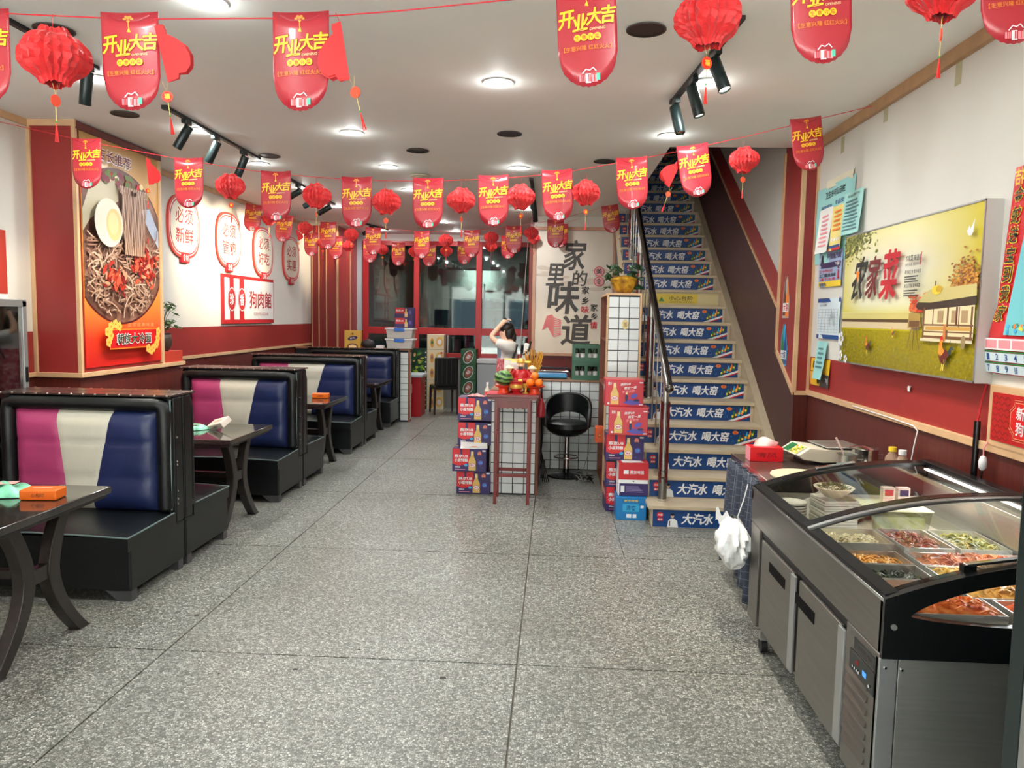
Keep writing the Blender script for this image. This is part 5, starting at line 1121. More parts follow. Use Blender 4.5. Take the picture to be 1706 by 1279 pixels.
# =================================================================== person
pr_ = thing('person', 'woman in white top and red floral skirt, one hand raised to her head', 'person', (-.53, 8.95, 0))
def skin(name, joints, edges, m, parent, sub=2):
    me = bpy.data.meshes.new(name); me.from_pydata([j[0] for j in joints], edges, []); o = bpy.data.objects.new(name, me); COL.objects.link(o)
    me.skin_vertices.new() if hasattr(me.skin_vertices, 'new') else None
    sk = o.modifiers.new('skin', 'SKIN'); sv = me.skin_vertices[0].data
    for i, j in enumerate(joints):
        sv[i].radius = (j[1], j[2] if len(j) > 2 else j[1]); sv[i].use_root = i == 0
    sk.use_smooth_shade = True; s2 = o.modifiers.new('sub', 'SUBSURF'); s2.levels = sub; s2.render_levels = sub; me.materials.append(m); o.parent = parent; return o
SKN = mat('person_skin', (222, 178, 152), .5); TOP = mat('white_blouse', (218, 216, 214), .7, var=.05, scale=20); HAIR = mat('dark_hair', (30, 22, 20), .45); SKT = blotch('floral_skirt', [(150, 40, 52), (190, 90, 96), (220, 180, 180)], 26, .7)
def body_skin():
    # facing -X (towards the left), body continuous from feet to head
    J = [((0, 0, .86), .12, .14), ((0, 0, 1.0), .10, .125), ((0, 0, 1.15), .10, .135), ((0, 0, 1.25), .085, .13), ((-.02, 0, 1.315), .045, .045), ((-.05, 0, 1.38), .066, .062), ((-.07, 0, 1.445), .068, .064),
         ((0, .09, .80), .085, .085), ((0, .09, .45), .055, .055), ((.01, .09, .09), .035, .035), ((-.10, .09, .035), .035, .03),
         ((0, -.09, .80), .085, .085), ((0, -.09, .45), .055, .055), ((.01, -.09, .09), .035, .035), ((-.10, -.09, .035), .035, .03),
         ((.0, -.165, 1.25), .046, .046), ((-.14, -.19, 1.30), .036, .036), ((-.20, -.17, 1.36), .032, .032), ((-.11, -.13, 1.47), .026, .026), ((-.06, -.10, 1.53), .024, .03), ((-.025, -.08, 1.55), .018, .03),
         ((.0, .165, 1.25), .046, .046), ((-.03, .20, 1.02), .034, .034), ((-.12, .17, .86), .028, .028), ((-.18, .15, .82), .02, .028)]
    E = [(0, 1), (1, 2), (2, 3), (3, 4), (4, 5), (5, 6), (0, 7), (7, 8), (8, 9), (9, 10), (0, 11), (11, 12), (12, 13), (13, 14), (3, 15), (15, 16), (16, 17), (17, 18), (18, 19), (19, 20), (3, 21), (21, 22), (22, 23), (23, 24)]
    return skin('body', J, E, SKN, pr_)
body_skin()
skin('blouse', [((0, 0, 1.06), .108, .135), ((0, 0, 1.10), .106, .135), ((0, 0, 1.15), .112, .148), ((0, 0, 1.245), .098, .142), ((-.003, 0, 1.285), .07, .09), ((.0, -.17, 1.25), .07, .07), ((-.15, -.19, 1.30), .055, .055), ((.0, .17, 1.25), .062, .062), ((-.02, .19, 1.12), .052, .052)],
     [(0, 1), (1, 2), (2, 3), (3, 4), (3, 5), (5, 6), (3, 7), (7, 8)], TOP, pr_)
MB().lathe([(.15, .50), (.165, .6), (.16, .75), (.15, .9), (.145, 1.0), (.138, 1.10)], 24).build('skirt', SKT, pr_, smooth=True)
m = MB(); m.ball((-.035, 0, 1.462), .088, .08, .078, 18, 12); m.ball((.0, .0, 1.40), .07, .074, .10, 16, 10); m.ball((.05, .0, 1.345), .035, .045, .08, 12, 8); m.build('hair', HAIR, pr_, smooth=True)
m = MB(); m.ball((-.13, -.022, 1.442), .006, .012, .006, 8, 6); m.ball((-.13, .022, 1.442), .006, .012, .006, 8, 6); m.build('eyes', INK, pr_); MB().ball((-.137, 0, 1.425), .014, .009, .012, 10, 6).build('nose', SKN, pr_, smooth=True); MB().ball((-.125, 0, 1.395), .006, .016, .005, 8, 5).build('mouth', mat('lip', (180, 90, 84)), pr_)
for s in (-1, 1): MB().ball((-.05, s * .066, 1.425), .01, .006, .017, 8, 6).build('ear', SKN, pr_, smooth=True)
m = MB()
for k in range(5):   # fingers of the raised hand
    a = -.06 + k * .014; m.tube([(-.03 + k * .002, -.08 - .012 * k + .02, 1.55), (.0, -.075 - .012 * k + .02, 1.558 - .002 * abs(k - 2)), (.025 - .006 * abs(k - 2), -.07 - .01 * k + .02, 1.545)], [.009, .008, .006], 8)
m.build('fingers', SKN, pr_, smooth=True)
MB().ball((-.045, -.09, 1.562), .02, .018, .015, 10, 7).build('hair_clip', BLACKP, pr_, smooth=True)
m = MB(); m.tube([(-.02, -.15, .98), (.06, -.145, 1.12), (.10, -.10, 1.27)], .014, 8); m.build('dark_strap', BLACKM, pr_, smooth=True)
# white apron band behind her
ap = thing('white_cloth_roll', 'white cloth bag with dark straps carried at the back of the woman', 'bag', (-.38, 8.93, .95)); MB().prism([(-.06, 0), (.0, 0), (.10, .22), (.09, .33), (.03, .34), (.02, .22)], 1, -.05, .05).build('bag_body', mat('bag_white', (230, 230, 228), .6), ap, bevel=.015); MB().tube([(.02, -.055, .2), (.08, -.055, .25), (.11, -.055, .36)], .01, 8).build('strap', BLACKM, ap, smooth=True)
# =================================================================== right wall pictures (faces -X; u runs towards the viewer)
def rflat(x, y, z): return Flat((x, y, z), (0, -1, 0), (0, 0, 1), (-1, 0, 0))
lb = thing('picture_lightbox', 'deep wall lightbox with a yellow farmyard picture, rooster and thatched house', 'lightbox', (0, 0, 0))
LX, LY, LZ, LW_, LH = 1.877, 5.18, 1.335, 1.64, .815
MB().box(LX + .003, XR, LY - LW_, LY, LZ, LZ + LH).build('case', mat('case_grey_paint', (196, 194, 190), .4), lb)
fm = MB()
for z0, z1 in ((LZ, LZ + .008), (LZ + LH - .008, LZ + LH)): fm.box(LX - .002, LX + .003, LY - LW_, LY, z0, z1)
for y0, y1 in ((LY - LW_, LY - LW_ + .008), (LY - .008, LY)): fm.box(LX - .002, LX + .003, y0, y1, LZ, LZ + LH)
fm.build('front_frame', ALU, lb)
MB().add([(LX + .0025, LY - LW_, LZ), (LX + .0025, LY, LZ), (LX + .0025, LY, LZ + LH), (LX + .0025, LY - LW_, LZ + LH)], [(3, 2, 1, 0)]).build('picture_ground', FARM, lb, uvf=lambda p: ((LY - p[1]) / LW_, (p[2] - LZ) / LH))
f = rflat(LX + .0021, LY, LZ); f.u *= LW_; f.vv *= LH; f.step = .00015; random.seed(31)
f.rect(0, .66, .345, .39, mat('thatch_wall', (206, 194, 120), .4)); f.rect(0, .66, .325, .348, mat('thatch_shadow', (86, 62, 38), .4)); f.rect(0, .66, .28, .326, mat('mud_wall', (208, 190, 150), .4))
LFM = [mat('leaf_a', (120, 124, 54), .5), mat('leaf_b', (78, 84, 44), .5), mat('leaf_c', (150, 150, 80), .5)]
for i in range(260):
    a = abs(random.gauss(0, .10)); f.ell(a + .006, .985 - abs(random.gauss(0, .07)) - .1 * max(0, .12 - a), .004 + random.random() * .006, .006 + random.random() * .009, random.choice(LFM), 6, random.random() * 3, lift=i % 10 == 0)
AUT = [mat('autumn_a', (176, 112, 40), .5), mat('autumn_b', (206, 150, 60), .5), mat('autumn_c', (140, 84, 40), .5)]
for i in range(420):
    u_ = random.gauss(.94, .04); v_ = .52 + abs(random.gauss(0, .075)); 
    if u_ < .995: f.ell(u_, v_, .006, .009, random.choice(AUT), 6, random.random() * 3, lift=i % 12 == 0)
MP = [mat('maple_a', (196, 60, 36), .5), mat('maple_b', (222, 110, 60), .5)]
for i in range(60): f.ell(random.gauss(.655, .028), .40 + abs(random.gauss(0, .045)), .008, .014, random.choice(MP), 5, random.random() * 3, lift=i % 12 == 0)
HB = mat('hut_wood', (112, 76, 44), .5); HC = mat('hut_cream', (222, 208, 166), .5); TH = mat('hut_thatch', (196, 184, 120), .5); DKT = mat('hut_dark', (58, 42, 32), .5)
f.poly([(.705, .23), (.992, .24), (.992, .44), (.705, .44)], HC); f.poly([(.655, .44), (.69, .50), (.73, .53), (.995, .545), (.998, .46), (.72, .43)], TH); f.poly([(.645, .43), (.66, .455), (.74, .45), (.998, .48), (.998, .43), (.7, .405), (.66, .41)], DKT)
for x0, x1, y0, y1 in ((.70, .71, .22, .42), (.845, .855, .22, .42), (.975, .985, .22, .42), (.70, .99, .31, .32), (.70, .99, .235, .25), (.70, .99, .27, .278), (.91, .915, .3, .42), (.76, .765, .31, .41)): f.rect(x0, x1, y0, y1, HB, lift=False)
f.k += 1
for x0 in (.79, .87, .925): f.rect(x0, x0 + .035, .33, .40, mat('hut_window', (168, 140, 104), .5))
f.rect(.895, .905, .32, .42, mat('door_maroon', (96, 48, 42), .5)); f.rect(.72, .98, .285, .305, mat('straw_gold', (196, 150, 70), .5)); f.rect(.69, .99, .215, .232, mat('stone_pale', (210, 200, 170), .5)); f.rect(.83, .845, .22, .32, mat('pillar_orange', (190, 120, 60), .5))
f.ell(.776, .525, .03, .028, PYEL, 16); f.ell(.79, .53, .02, .02, mat('gourd_dark', (200, 160, 40), .5), 12); f.strip([(.765, .55), (.768, .58)], .003, HB)
f.ell(.945, .22, .012, .04, mat('jar_brown', (150, 130, 90), .5), 14)
f.poly([(.605, .385), (.68, .385), (.69, .30), (.60, .29)], mat('rack_straw', (170, 140, 70), .5)); f.rect(.61, .68, .30, .34, HB)
for a0, a1 in ((.635, .60), (.645, .645), (.655, .69)): f.strip([(a0, .31), (a1, .155)], .0025, HB)
def rooster(cx, cy, s, dark):
    B1 = mat('rooster_body', (96, 30, 22), .5); B2 = mat('rooster_neck', (222, 140, 40), .5); B3 = mat('rooster_tail', (34, 58, 60), .5)
    P = lambda pts, m: f.poly([(cx + a * s, cy + b * s * 1.9) for a, b in pts], m)
    P([(.35, .1), (.6, .42), (.85, .45), (.95, .25), (.75, .3), (.7, .1), (.45, -.1)], B3); P([(-.45, .15), (-.2, .3), (.3, .25), (.5, .1), (.3, -.3), (.05, -.5), (-.25, -.35), (-.45, -.05)], B1)
    P([(-.5, .1), (-.45, .5), (-.3, .75), (-.12, .72), (-.15, .4), (.1, .2), (-.1, .0), (-.3, -.1)], B2); P([(-.34, .7), (-.38, .95), (-.25, .85), (-.2, 1.0), (-.12, .75)], RED); P([(-.36, .72), (-.46, .66), (-.36, .62)], PYEL); P([(-.34, .62), (-.4, .48), (-.3, .5)], RED)
    for a in (-.05, .1): f.strip([(cx + a * s, cy - .45 * s * 1.9), (cx + (a - .02) * s, cy - .8 * s * 1.9)], .0015, PYEL)
rooster(.84, .14, .062, 0); rooster(.29, .155, -.04 * -1, 0); rooster(.497, .255, .02, 0)
for cx, cy, r_ in ((.03, .19, .02), (.035, .06, .014), (.09, .035, .012)):
    for k in range(5): f.ell(cx + r_ * math.cos(k * 1.257), cy + 1.9 * r_ * math.sin(k * 1.257), r_ * .55, r_ * 1.1, PWHITE, 8, lift=False)
    f.k += 1; f.ell(cx, cy, .004, .008, PYEL, 8)
for i in range(120): f.strip([(random.random(), random.random() * .2)] * 1 + [(random.random() * .0 + random.random(), 0)] if False else [(a_ := random.random(), b_ := random.random() * .22), (a_ + .003, b_ + .02)], .0012, LFM[i % 3])
f.k += 1
f.poly([(.93, .84), (.945, .87), (.95, .85), (.97, .9), (.965, .83), (.955, .81), (.94, .815)], PWHITE)
f.text('农', .125, .245, .49, .81, mat('calli_dark', (40, 40, 34), .5), .03, .2); f.poly([(.15, .71), (.19, .7), (.17, .62)], PORANGE); f.text('家', .262, .362, .50, .80, mat('calli_mixed', (112, 36, 36), .5), .03, .12); f.text('菜', .385, .512, .485, .82, mat('calli_red', (190, 30, 44), .5), .035, .1)
f.text('农家菜·味道鲜', .565, .675, .72, .76, GREYINK, .02); f.text('绿色食品 健康美味', .565, .67, .69, .71, GREYINK)
for y0 in (.64, .55):
    f.text('原生态食材 家乡味道', .565, .675, y0, y0 + .026, GREYINK, .02)
    for k in range(3): f.rect(.565, .66 - .015 * (k % 2), y0 - .022 - k * .016, y0 - .014 - k * .016, GREYINK, lift=False)
f.strip([(.675, .77), (.668, .69)], .003, RED); f.build('farm_picture', lb)
# loose papers stuck on the wall left of the lightbox
def sheet(name, label, y0, y1, z0, z1, m, cat='notice', curl=0.0, x=XR, fn=None):      # y0 far edge, y1 near edge
    r = thing(name, label, cat, (x, y0, z0)); W_, H_ = y0 - y1, z1 - z0
    g = MB(); g.grid(lambda u, v: (-.004 - curl * (1 - v) ** 2 - .004 * math.sin(u * 7 + v * 3) - .003, -u * W_, v * H_), 8, 10); g.build('sheet', m, r, smooth=True)
    if fn:
        f = Flat((-.0086, 0, 0), (0, -W_, 0), (0, 0, H_), (-1, 0, 0), .0002, lambda a, b: curl * (1 - b) ** 2 + .004 * math.sin(a * 7 + b * 3)); fn(f); f.build('print', r)
    return r
def lines(f, n, a0, a1, b0, b1, m, jag=.1):
    for k in range(n): f.rect(a0, a1 - jag * (k % 3) / 2, b0 + (b1 - b0) * k / n, b0 + (b1 - b0) * (k + .4) / n, m, lift=False)
    f.k += 1
def f_notice(f):
    f.text('卫生许可公示栏', .22, .78, .84, .93, INK, .03)
    for q in range(3): f.text('餐饮服务', .12 + q * .05, .42, .70 - q * .09, .76 - q * .09, PBLUE, .01); f.text('食品安全', .5, .85, .72 - q * .09, .78 - q * .09, PBLUE, .01)
sheet('blue_notice', 'large pale blue green notice at the back of the papers left of the lightbox', 5.985, 5.262, 2.02, 2.57, PAQUA, fn=f_notice)
sheet('backing_board', 'cream strip of board sticking up behind the blue notice', 5.80, 5.30, 2.55, 2.61, mat('cream_board', (222, 216, 190), .6))
sheet('aqua_paper', 'pale aqua typed sheet overlapping the near side of the blue notice', 5.40, 5.085, 2.175, 2.455, mat('paper_aqua2', (160, 214, 208), .6), curl=.02, x=XR - .012, fn=lambda f: (f.text('食品经营许可', .15, .85, .88, .94, GREYINK), lines(f, 9, .1, .85, .1, .85, mat('ink_teal', (84, 128, 136), .6))))
sheet('white_slip', 'white printed slip with pale pink lines hanging over the blue notice', 5.88, 5.62, 2.09, 2.41, PAPERW, curl=.03, x=XR - .012, fn=lambda f: lines(f, 8, .2, .8, .15, .9, PPINK))
sheet('yellow_certificate', 'yellow certificate with red dotted border beside the white slip', 5.615, 5.395, 2.09, 2.40, mat('cert_yellow', (232, 214, 130), .5), curl=.02, x=XR - .012, fn=lambda f: (f.rect(.0, 1, .0, .06, RED), f.rect(.05, .95, .06, .12, PBLUE), lines(f, 5, .15, .85, .45, .95, PORANGE), [f.ell(.2 + .2 * k, .25, .07, .04, PWHITE, 10) for k in range(4)]))
def f_ad(f):
    f.rect(0, 1, 0, .16, PYEL); f.text('电话预定送货上门', .05, .95, .03, .13, GREYINK, .02); f.poly([(.06, .62), (.2, .62), (.17, .78), (.16, .88), (.13, .93), (.10, .88), (.09, .78)], INK); f.text('开锁配锁', .3, .95, .76, .92, PNAVY, .03)
    f.rect(.1, .95, .54, .68, PNAVY); f.text('专业维修安装', .15, .92, .56, .66, PWHITE, .02); f.text('二十四小时', .05, .6, .40, .50, REDINK, .02); f.text('上门服务热线', .05, .75, .28, .38, INK, .03); f.text('通下水道', .1, .72, .18, .26, REDINK, .02); f.poly([(.84, .2), (.92, .2), (.9, .45), (.86, .45)], RED); f.ell(.88, .5, .03, .03, PBROWN, 10)
sheet('locksmith_advert', 'blue and yellow service advert sheet under the papers left of the lightbox', 5.86, 5.405, 1.845, 2.10, mat('advert_blue', (150, 170, 206), .5), 'advert', x=XR - .004, fn=f_ad)
def f_form(f):
    f.rect(0, 1, .9, 1, PBLUE); f.rect(0, 1, 0, .1, PBLUE); f.text('公示表', .1, .4, .80, .86, GREYINK)
    for k in range(9): f.rect(.06, .94, .16 + k * .07, .164 + k * .07, GREYINK, lift=False)
    for k in range(7): f.rect(.06 + k * .145, .066 + k * .145, .16, .72, GREYINK, lift=False)
    for k in range(16): f.strip([(.5 + .02 * k, .3 + .3 * random.random()), (.52 + .02 * k, .4 + .3 * random.random())], .003, GREYINK)
sheet('health_form', 'white form with blue top and bottom bands on the wall beside the lightbox', 5.846, 5.40, 1.475, 1.765, mat('form_white', (206, 222, 228), .5), 'form', x=XR - .003, fn=f_form)
sheet('yellow_advert', 'small yellow and black advert low on the red band', 5.94, 5.546, 1.125, 1.325, mat('advert_yellow', (226, 176, 40), .5), 'advert', fn=lambda f: (f.rect(.5, 1, .0, .45, GREYINK), f.rect(.0, .45, .5, .52, PBROWN), f.text('旺铺', .12, .4, .6, .9, INK, .03), f.text('3301', .6, .95, .12, .34, PWHITE, .02), f.ell(.42, .2, .06, .13, INK, 12)))
sheet('aqua_slip', 'pale aqua paper slip curling below the form', 5.79, 5.60, 1.18, 1.455, PAQUA, curl=.03, x=XR - .012, fn=lambda f: lines(f, 5, .15, .8, .3, .9, mat('ink_teal', (84, 128, 136))))
sheet('heart_sticker', 'tiny white heart sticker on the red band under the lightbox', 4.33, 4.30, 1.225, 1.255, PWHITE, 'sticker')
# bottle stickers on the red strip of the stair wall (faces -X)
def bstick(z, label, cols):
    r = thing('bottle_poster', label, 'sticker', (XS - .001, 6.33, z))
    f = Flat((0, .1, 0), (0, -1, 0), (0, 0, 1), (-1, 0, 0)); f.poly([(.02, 0), (.19, .0), (.2, .14), (.17, .2), (.14, .3), (.12, .34), (.09, .3), (.07, .34), (.05, .3), (.02, .2)], cols[0])
    f.poly([(.03, .02), (.1, .02), (.1, .17), (.075, .23), (.07, .32), (.055, .32), (.05, .23), (.03, .17)], cols[1]); f.poly([(.1, .01), (.18, .01), (.18, .16), (.15, .22), (.145, .3), (.13, .3), (.125, .22), (.1, .16)], cols[2])
    f.rect(.035, .17, .05, .12, PWHITE); f.text('大窑', .045, .16, .055, .115, cols[3], .04); f.build('print', r)
bstick(1.62, 'upper bottle advert sticker with an orange bottle on the red strip beside the stairs', (mat('sticker_grey', (176, 170, 160), .5), PBROWN, PORANGE, REDINK)); bstick(1.24, 'lower bottle advert sticker with a blue bottle on the red strip beside the stairs', (PCYAN, PGREEN, PBLUE, PNAVY))
# calendar
cl = thing('wall_calendar', 'red wall calendar with gold brush characters and a cartoon scene right of the lightbox', 'calendar', (XR - .006, 3.535, 1.385))
def cal_g(u, v): return (-.004 - .02 * math.sin(PI * min(1, v * 3)) * (1 if v < .34 else 0), -u * .42 - .10 * v + .02, v * .88)
MB().grid(cal_g, 8, 24).build('sheet', mat('calendar_red', (204, 30, 38), .25, coat=.3), cl, smooth=True)
f = Flat((-.0065, .02, 0), (0, -1, 0), (0, 0, 1), (-1, 0, 0), .0003, lambda a, b: .02 * math.sin(PI * min(1, b / .88 * 3)) * (1 if b / .88 < .34 else 0)); sh = lambda b: .10 * b / .88
random.seed(12)
for k, ch in enumerate('金蛇送宝到我家'):
    b = .80 - k * .083 - .075; f.text(ch, sh(b) + .022, sh(b) + .092, b, b + .075, GOLD, .06, .2); f.text(ch, sh(b) + .025, sh(b) + .089, b + .003, b + .072, mat('calendar_ink', (26, 40, 26), .4), .02, .2)
f.poly([(.12 + sh(.17), .17), (.42, .17), (.44, .5), (.42, .74), (.16 + sh(.7), .74)], mat('calendar_aqua', (112, 196, 206), .3)); f.poly([(.15 + sh(.42), .42), (.44, .42), (.44, .66), (.17 + sh(.66), .66)], mat('calendar_pink', (232, 150, 170), .3))
for k in range(6): f.rect(.24 + .0 * k, .44, .46 + k * .035, .478 + k * .035, GOLD if k % 2 else RED, lift=False)
f.k += 1; f.ell(.30, .32, .09, .075, mat('cal_blue', (60, 150, 206), .3), 20); f.ell(.31, .30, .06, .045, PWHITE, 18); f.ell(.27, .345, .012, .012, INK, 10); f.ell(.3, .28, .04, .012, PPINK, 12)
for q in range(40): f.ell(.17 + random.random() * .26, .18 + random.random() * .1, .012, .008, random.choice([PGREEN, PYEL, PCYAN, PORANGE]), 8, random.random() * 3, lift=q % 8 == 0)
f.text('吉祥', .12, .2, .80, .87, GOLD, .04)
f.rect(.012, .43, .105, .155, PWHITE)
for k in range(4): f.rect(.018 + k * .1, .105 + k * .1, .112, .148, PPINK)
for r_ in range(2):
    f.rect(.012, .43, .055 - r_ * .05, .093 - r_ * .05, mat('calendar_pale', (206, 226, 236), .3)); f.rect(.012, .43, .095 - r_ * .05, .101 - r_ * .05, PGREEN)
    for k in range(6): f.text(str(k + 1 + 6 * r_), .03 + k * .068, .05 + k * .068, .06 - r_ * .05, .088 - r_ * .05, PBLUE, .03)
f.build('calendar_print', cl)
# framed red sign
fs = thing('framed_menu_sign', 'red sign with white characters in a pale wooden frame at the right edge', 'sign', (XR, 3.515, 1.06))
MB().box(-.02, 0, -.62, 0, .0, .275).build('wood_frame', PINE, fs, bevel=.004); MB().box(-.024, -.02, -.59, -.035, .035, .245).build('red_panel', mat('sign_panel_red', (186, 30, 32), .35), fs)
f = Flat((-.0243, -.035, .035), (0, -1, 0), (0, 0, 1), (-1, 0, 0)); LN = mat('pattern_dark', (140, 34, 26), .4); LNP = mat('pattern_pale', (226, 150, 110), .4)
for i in range(6):
    for j in range(8):
        a = .008 + i * .022; b = .008 + j * .025; f.strip([(a, b), (a + .018, b + .014)] if (i + j) % 2 else [(a, b + .014), (a + .018, b)], .003, LN); 
f.k += 1
oc = [(.145, .075), (.175, .05), (.175, .03), (.4, .03), (.4, .18), (.175, .18), (.175, .16), (.145, .135)]; f.poly(oc, mat('sign_panel_bright', (214, 32, 34), .35))
f.strip(oc + [oc[0]], .002, LNP); f.strip([(.135, .07), (.168, .042), (.168, .02), (.41, .02)], .0015, LNP); f.strip([(.135, .14), (.168, .168), (.168, .19), (.41, .19)], .0015, LNP)
f.text('新烤', .185, .30, .11, .165, PWHITE, .03); f.text('狗肉', .185, .30, .045, .10, PWHITE, .03); f.build('sign_print', fs)
# black pole, night light and wall cable
pv = thing('black_conduit', 'black conduit pipe with a red wire on the right wall behind the food case', 'conduit', (1.93, 3.585, .8)); MB().tube([(0, 0, -.15), (0, 0, .36)], .014, 10).build('tube', BLACKP, pv, smooth=True); MB().tube([(0, 0, .36), (.01, -.005, .46), (.01, -.04, .55)], .004, 6).build('red_wire', CORDM, pv, smooth=True)
nl = thing('wall_plug', 'white plug in adapter hanging beside the black conduit', 'plug', (1.92, 3.50, .95)); MB().lathe([(.008, 0), (.016, .01), (.018, .04), (.012, .06), (.006, .065)], 14).build('plug_body', PWHITE, nl, smooth=True); MB().tube([(0, 0, .065), (.0, .0, .10), (.01, -.01, .13)], .003, 6).build('cord', PPINK, nl, smooth=True); MB().tube([(0, 0, 0), (.0, .01, -.1), (.0, .0, -.2)], .003, 6).build('cord', BLACKP, nl, smooth=True)
wc_ = thing('white_cable', 'thin white cable hanging down the dark wainscot on the right wall', 'cable', (1.93, 4.15, 1.06)); MB().tube([(0, .9, .0), (0, .3, -.005), (0, .05, -.01), (0, .0, -.03), (-.005, .02, -.12), (-.01, .05, -.28)], .0035, 6).build('cable', PWHITE, wc_, smooth=True)

# =================================================================== refrigerated food case
fc = thing('food_display_case', 'low stainless steel refrigerated food case with curved glass lids on castors', 'display case')
CX0, CX1, CY0, CY1 = 1.02, 1.87, 2.34, 3.90
prof = lambda x: .757 + .153 * (1 - (1 - (x - CX0) / (CX1 - CX0)) ** 2.2)
MB().box(CX0 + .03, CX1, CY0 + .03, CY1 - .02, .10, .56).build('lower_body', STEELD, fc, bevel=.003)
MB().box(CX0, CX0 + .03, CY0, CY1, .585, .757).build('front_apron', STEELD, fc, bevel=.003)
MB().box(CX0 - .002, CX0 + .012, CY0, CY1, .75, .762).build('apron_edge', CHROME, fc, bevel=.002)
MB().box(CX0 + .008, CX0 + .04, CY0 + .02, CY1 - .02, .555, .59).build('shadow_gap', BLACKM, fc)
MB().box(CX1 - .02, CX1 + .03, CY0, CY1, .10, .84).build('back_panel', STEEL, fc, bevel=.003)
MB().box(CX0 + .03, CX1 - .02, CY0 + .04, CY1 - .03, .60, .615).build('well_floor', mat('liner_beige', (206, 198, 184), .35), fc)
for y0, y1 in ((CY0 + .02, CY0 + .035), (CY1 - .035, CY1 - .02)): MB().box(CX0 + .03, CX1 - .02, y0, y1, .56, .74 if y0 > 3 else .672).build('liner_side', mat('liner_beige', (176, 160, 140)), fc)
# doors
for i, (ya, yb) in enumerate(((3.665, 3.185), (3.10, 2.645))):
    MB().box(CX0 - .006, CX0 + .028, yb, ya, .125, .553).build('door', STEELD, fc, bevel=.004)
    MB().box(CX0 - .012, CX0 + .0, yb - .045, yb + .012, .14, .55).build('door_edge', ALU, fc, bevel=.003)
    MB().box(CX0 - .008, CX0 - .004, yb + .10 if i == 0 else yb + .26, yb + .34 if i == 0 else yb + .49, .445, .49).build('recess_handle', mat('handle_dark_brown', (12, 9, 9), .7, spec=.1), fc)
MB().box(CX0 - .004, CX0 + .03, CY0 + .0, 2.60, .10, .585).build('machine_panel', STEELD, fc, bevel=.003)
MB().box(CX0 - .004, CX0 + .03, 3.72, CY1 - .02, .10, .585).build('corner_panel', STEELD, fc, bevel=.003)
MB().box(CX0 - .008, CX0 - .004, 2.35, 2.52, .525, .562).build('name_strip', BLACKP, fc); MB().box(CX0 - .009, CX0 - .004, 2.352, 2.548, .44, .515).build('control_panel', BLACKP, fc, bevel=.001)
f = Flat((CX0 - .0093, 2.548, .44), (0, -1, 0), (0, 0, 1), (-1, 0, 0)); f.text('-18', .05, .075, .042, .06, REDINK, .02); f.rect(.11, .14, .03, .048, mat('display_blue', (60, 140, 230), .3, emit=.6))
for k in range(4): f.ell(.03 + k * .018, .025, .004, .005, PWHITE, 8)
f.ell(.165, .02, .005, .005, PWHITE, 8); f.build('panel_print', fc)
f = Flat((CX0 - .0083, 2.52, .525), (0, -1, 0), (0, 0, 1), (-1, 0, 0)); f.text('不锈钢冷藏柜', .03, .14, .01, .026, GREYINK); f.build('strip_lettering', fc)
for k in range(7): 
    z = .19 + k * .041; MB().add([(CX0 - .0042, 2.57, z), (CX0 - .0042, 2.40, z), (CX0 - .0042, 2.40, z + .022), (CX0 - .0042, 2.57, z + .022), (CX0 - .016, 2.57, z + .001), (CX0 - .012, 2.40, z + .001)], [(3, 2, 5, 4), (0, 3, 4), (1, 5, 2), (0, 4, 5, 1)]).build('vent_louvre', STEELD, fc)
    MB().add([(CX0 - .0046, 2.573, z), (CX0 - .0046, 2.560, z), (CX0 - .0046, 2.573, z + .013)], [(0, 1, 2)]).build('louvre_slot', BLACKM, fc)
# near end: steel panel with corner strip, black upper end cheek with oval opening
MB().box(CX0 + .055, CX1, CY0 - .004, CY0 + .03, .05, .575).build('end_panel', STEEL, fc, bevel=.002); MB().box(CX0 - .004, CX0 + .052, CY0 - .007, CY0 + .02, .05, .575).build('corner_strip', ALU, fc, bevel=.003)
for x, z in ((1.035, .545), (1.085, .54)): MB().cyl((x, CY0 - .01, z), (x, CY0 - .004, z), .004, 8).build('screw', CHROME, fc)
def cheek(y0, y1, name, hole):
    n = 26; out = [(CX0, .575)] + [(CX0 + (CX1 - CX0) * i / n, prof(CX0 + (CX1 - CX0) * i / n) + .006) for i in range(n + 1)] + [(CX1, .575)]
    if not hole: MB().prism([(CX0, .70)] + out[1:-1] + [(CX1, .75)], 1, y0, y1).build(name, BLACKP, fc); return
    # plate around an eye shaped opening, from strips
    hx0, hx1 = 1.10, 1.80; m = MB()
    up = lambda x: .712 + .115 * math.sin(PI * min(1, (x - hx0) / (hx1 - hx0) * .9 + .0)) ** .75 if hx0 < x < hx1 else .712
    dn = lambda x: .712 - .026 * math.sin(PI * (x - hx0) / (hx1 - hx0)) ** .6 if hx0 < x < hx1 else .712
    xs_ = [CX0] + [hx0 + (hx1 - hx0) * (1 - math.cos(PI * i / 40)) / 2 for i in range(41)] + [CX1]
    up2 = lambda x: min(up(x), prof(x) - .035)
    for a, b in zip(xs_[:-1], xs_[1:]):
        m.prism([(a, .575), (b, .575), (b, dn(b)), (a, dn(a))], 1, y0, y1); m.prism([(a, up2(a)), (b, up2(b)), (b, prof(b) + .006), (a, prof(a) + .006)], 1, y0, y1)
    m.build(name, BLACKP, fc)
cheek(CY0 - .012, CY0 + .018, 'end_cheek', True); cheek(CY1 - .018, CY1 + .012, 'far_end_cheek', False)
MB().cyl((1.05, CY0 - .017, .677), (1.05, CY0 - .011, .677), .009, 16).build('cheek_screw', STEEL, fc)
MB().box(1.12, 1.80, CY0 + .006, CY0 + .009, .69, .83).build('end_glass', GLASSC, fc) if False else None
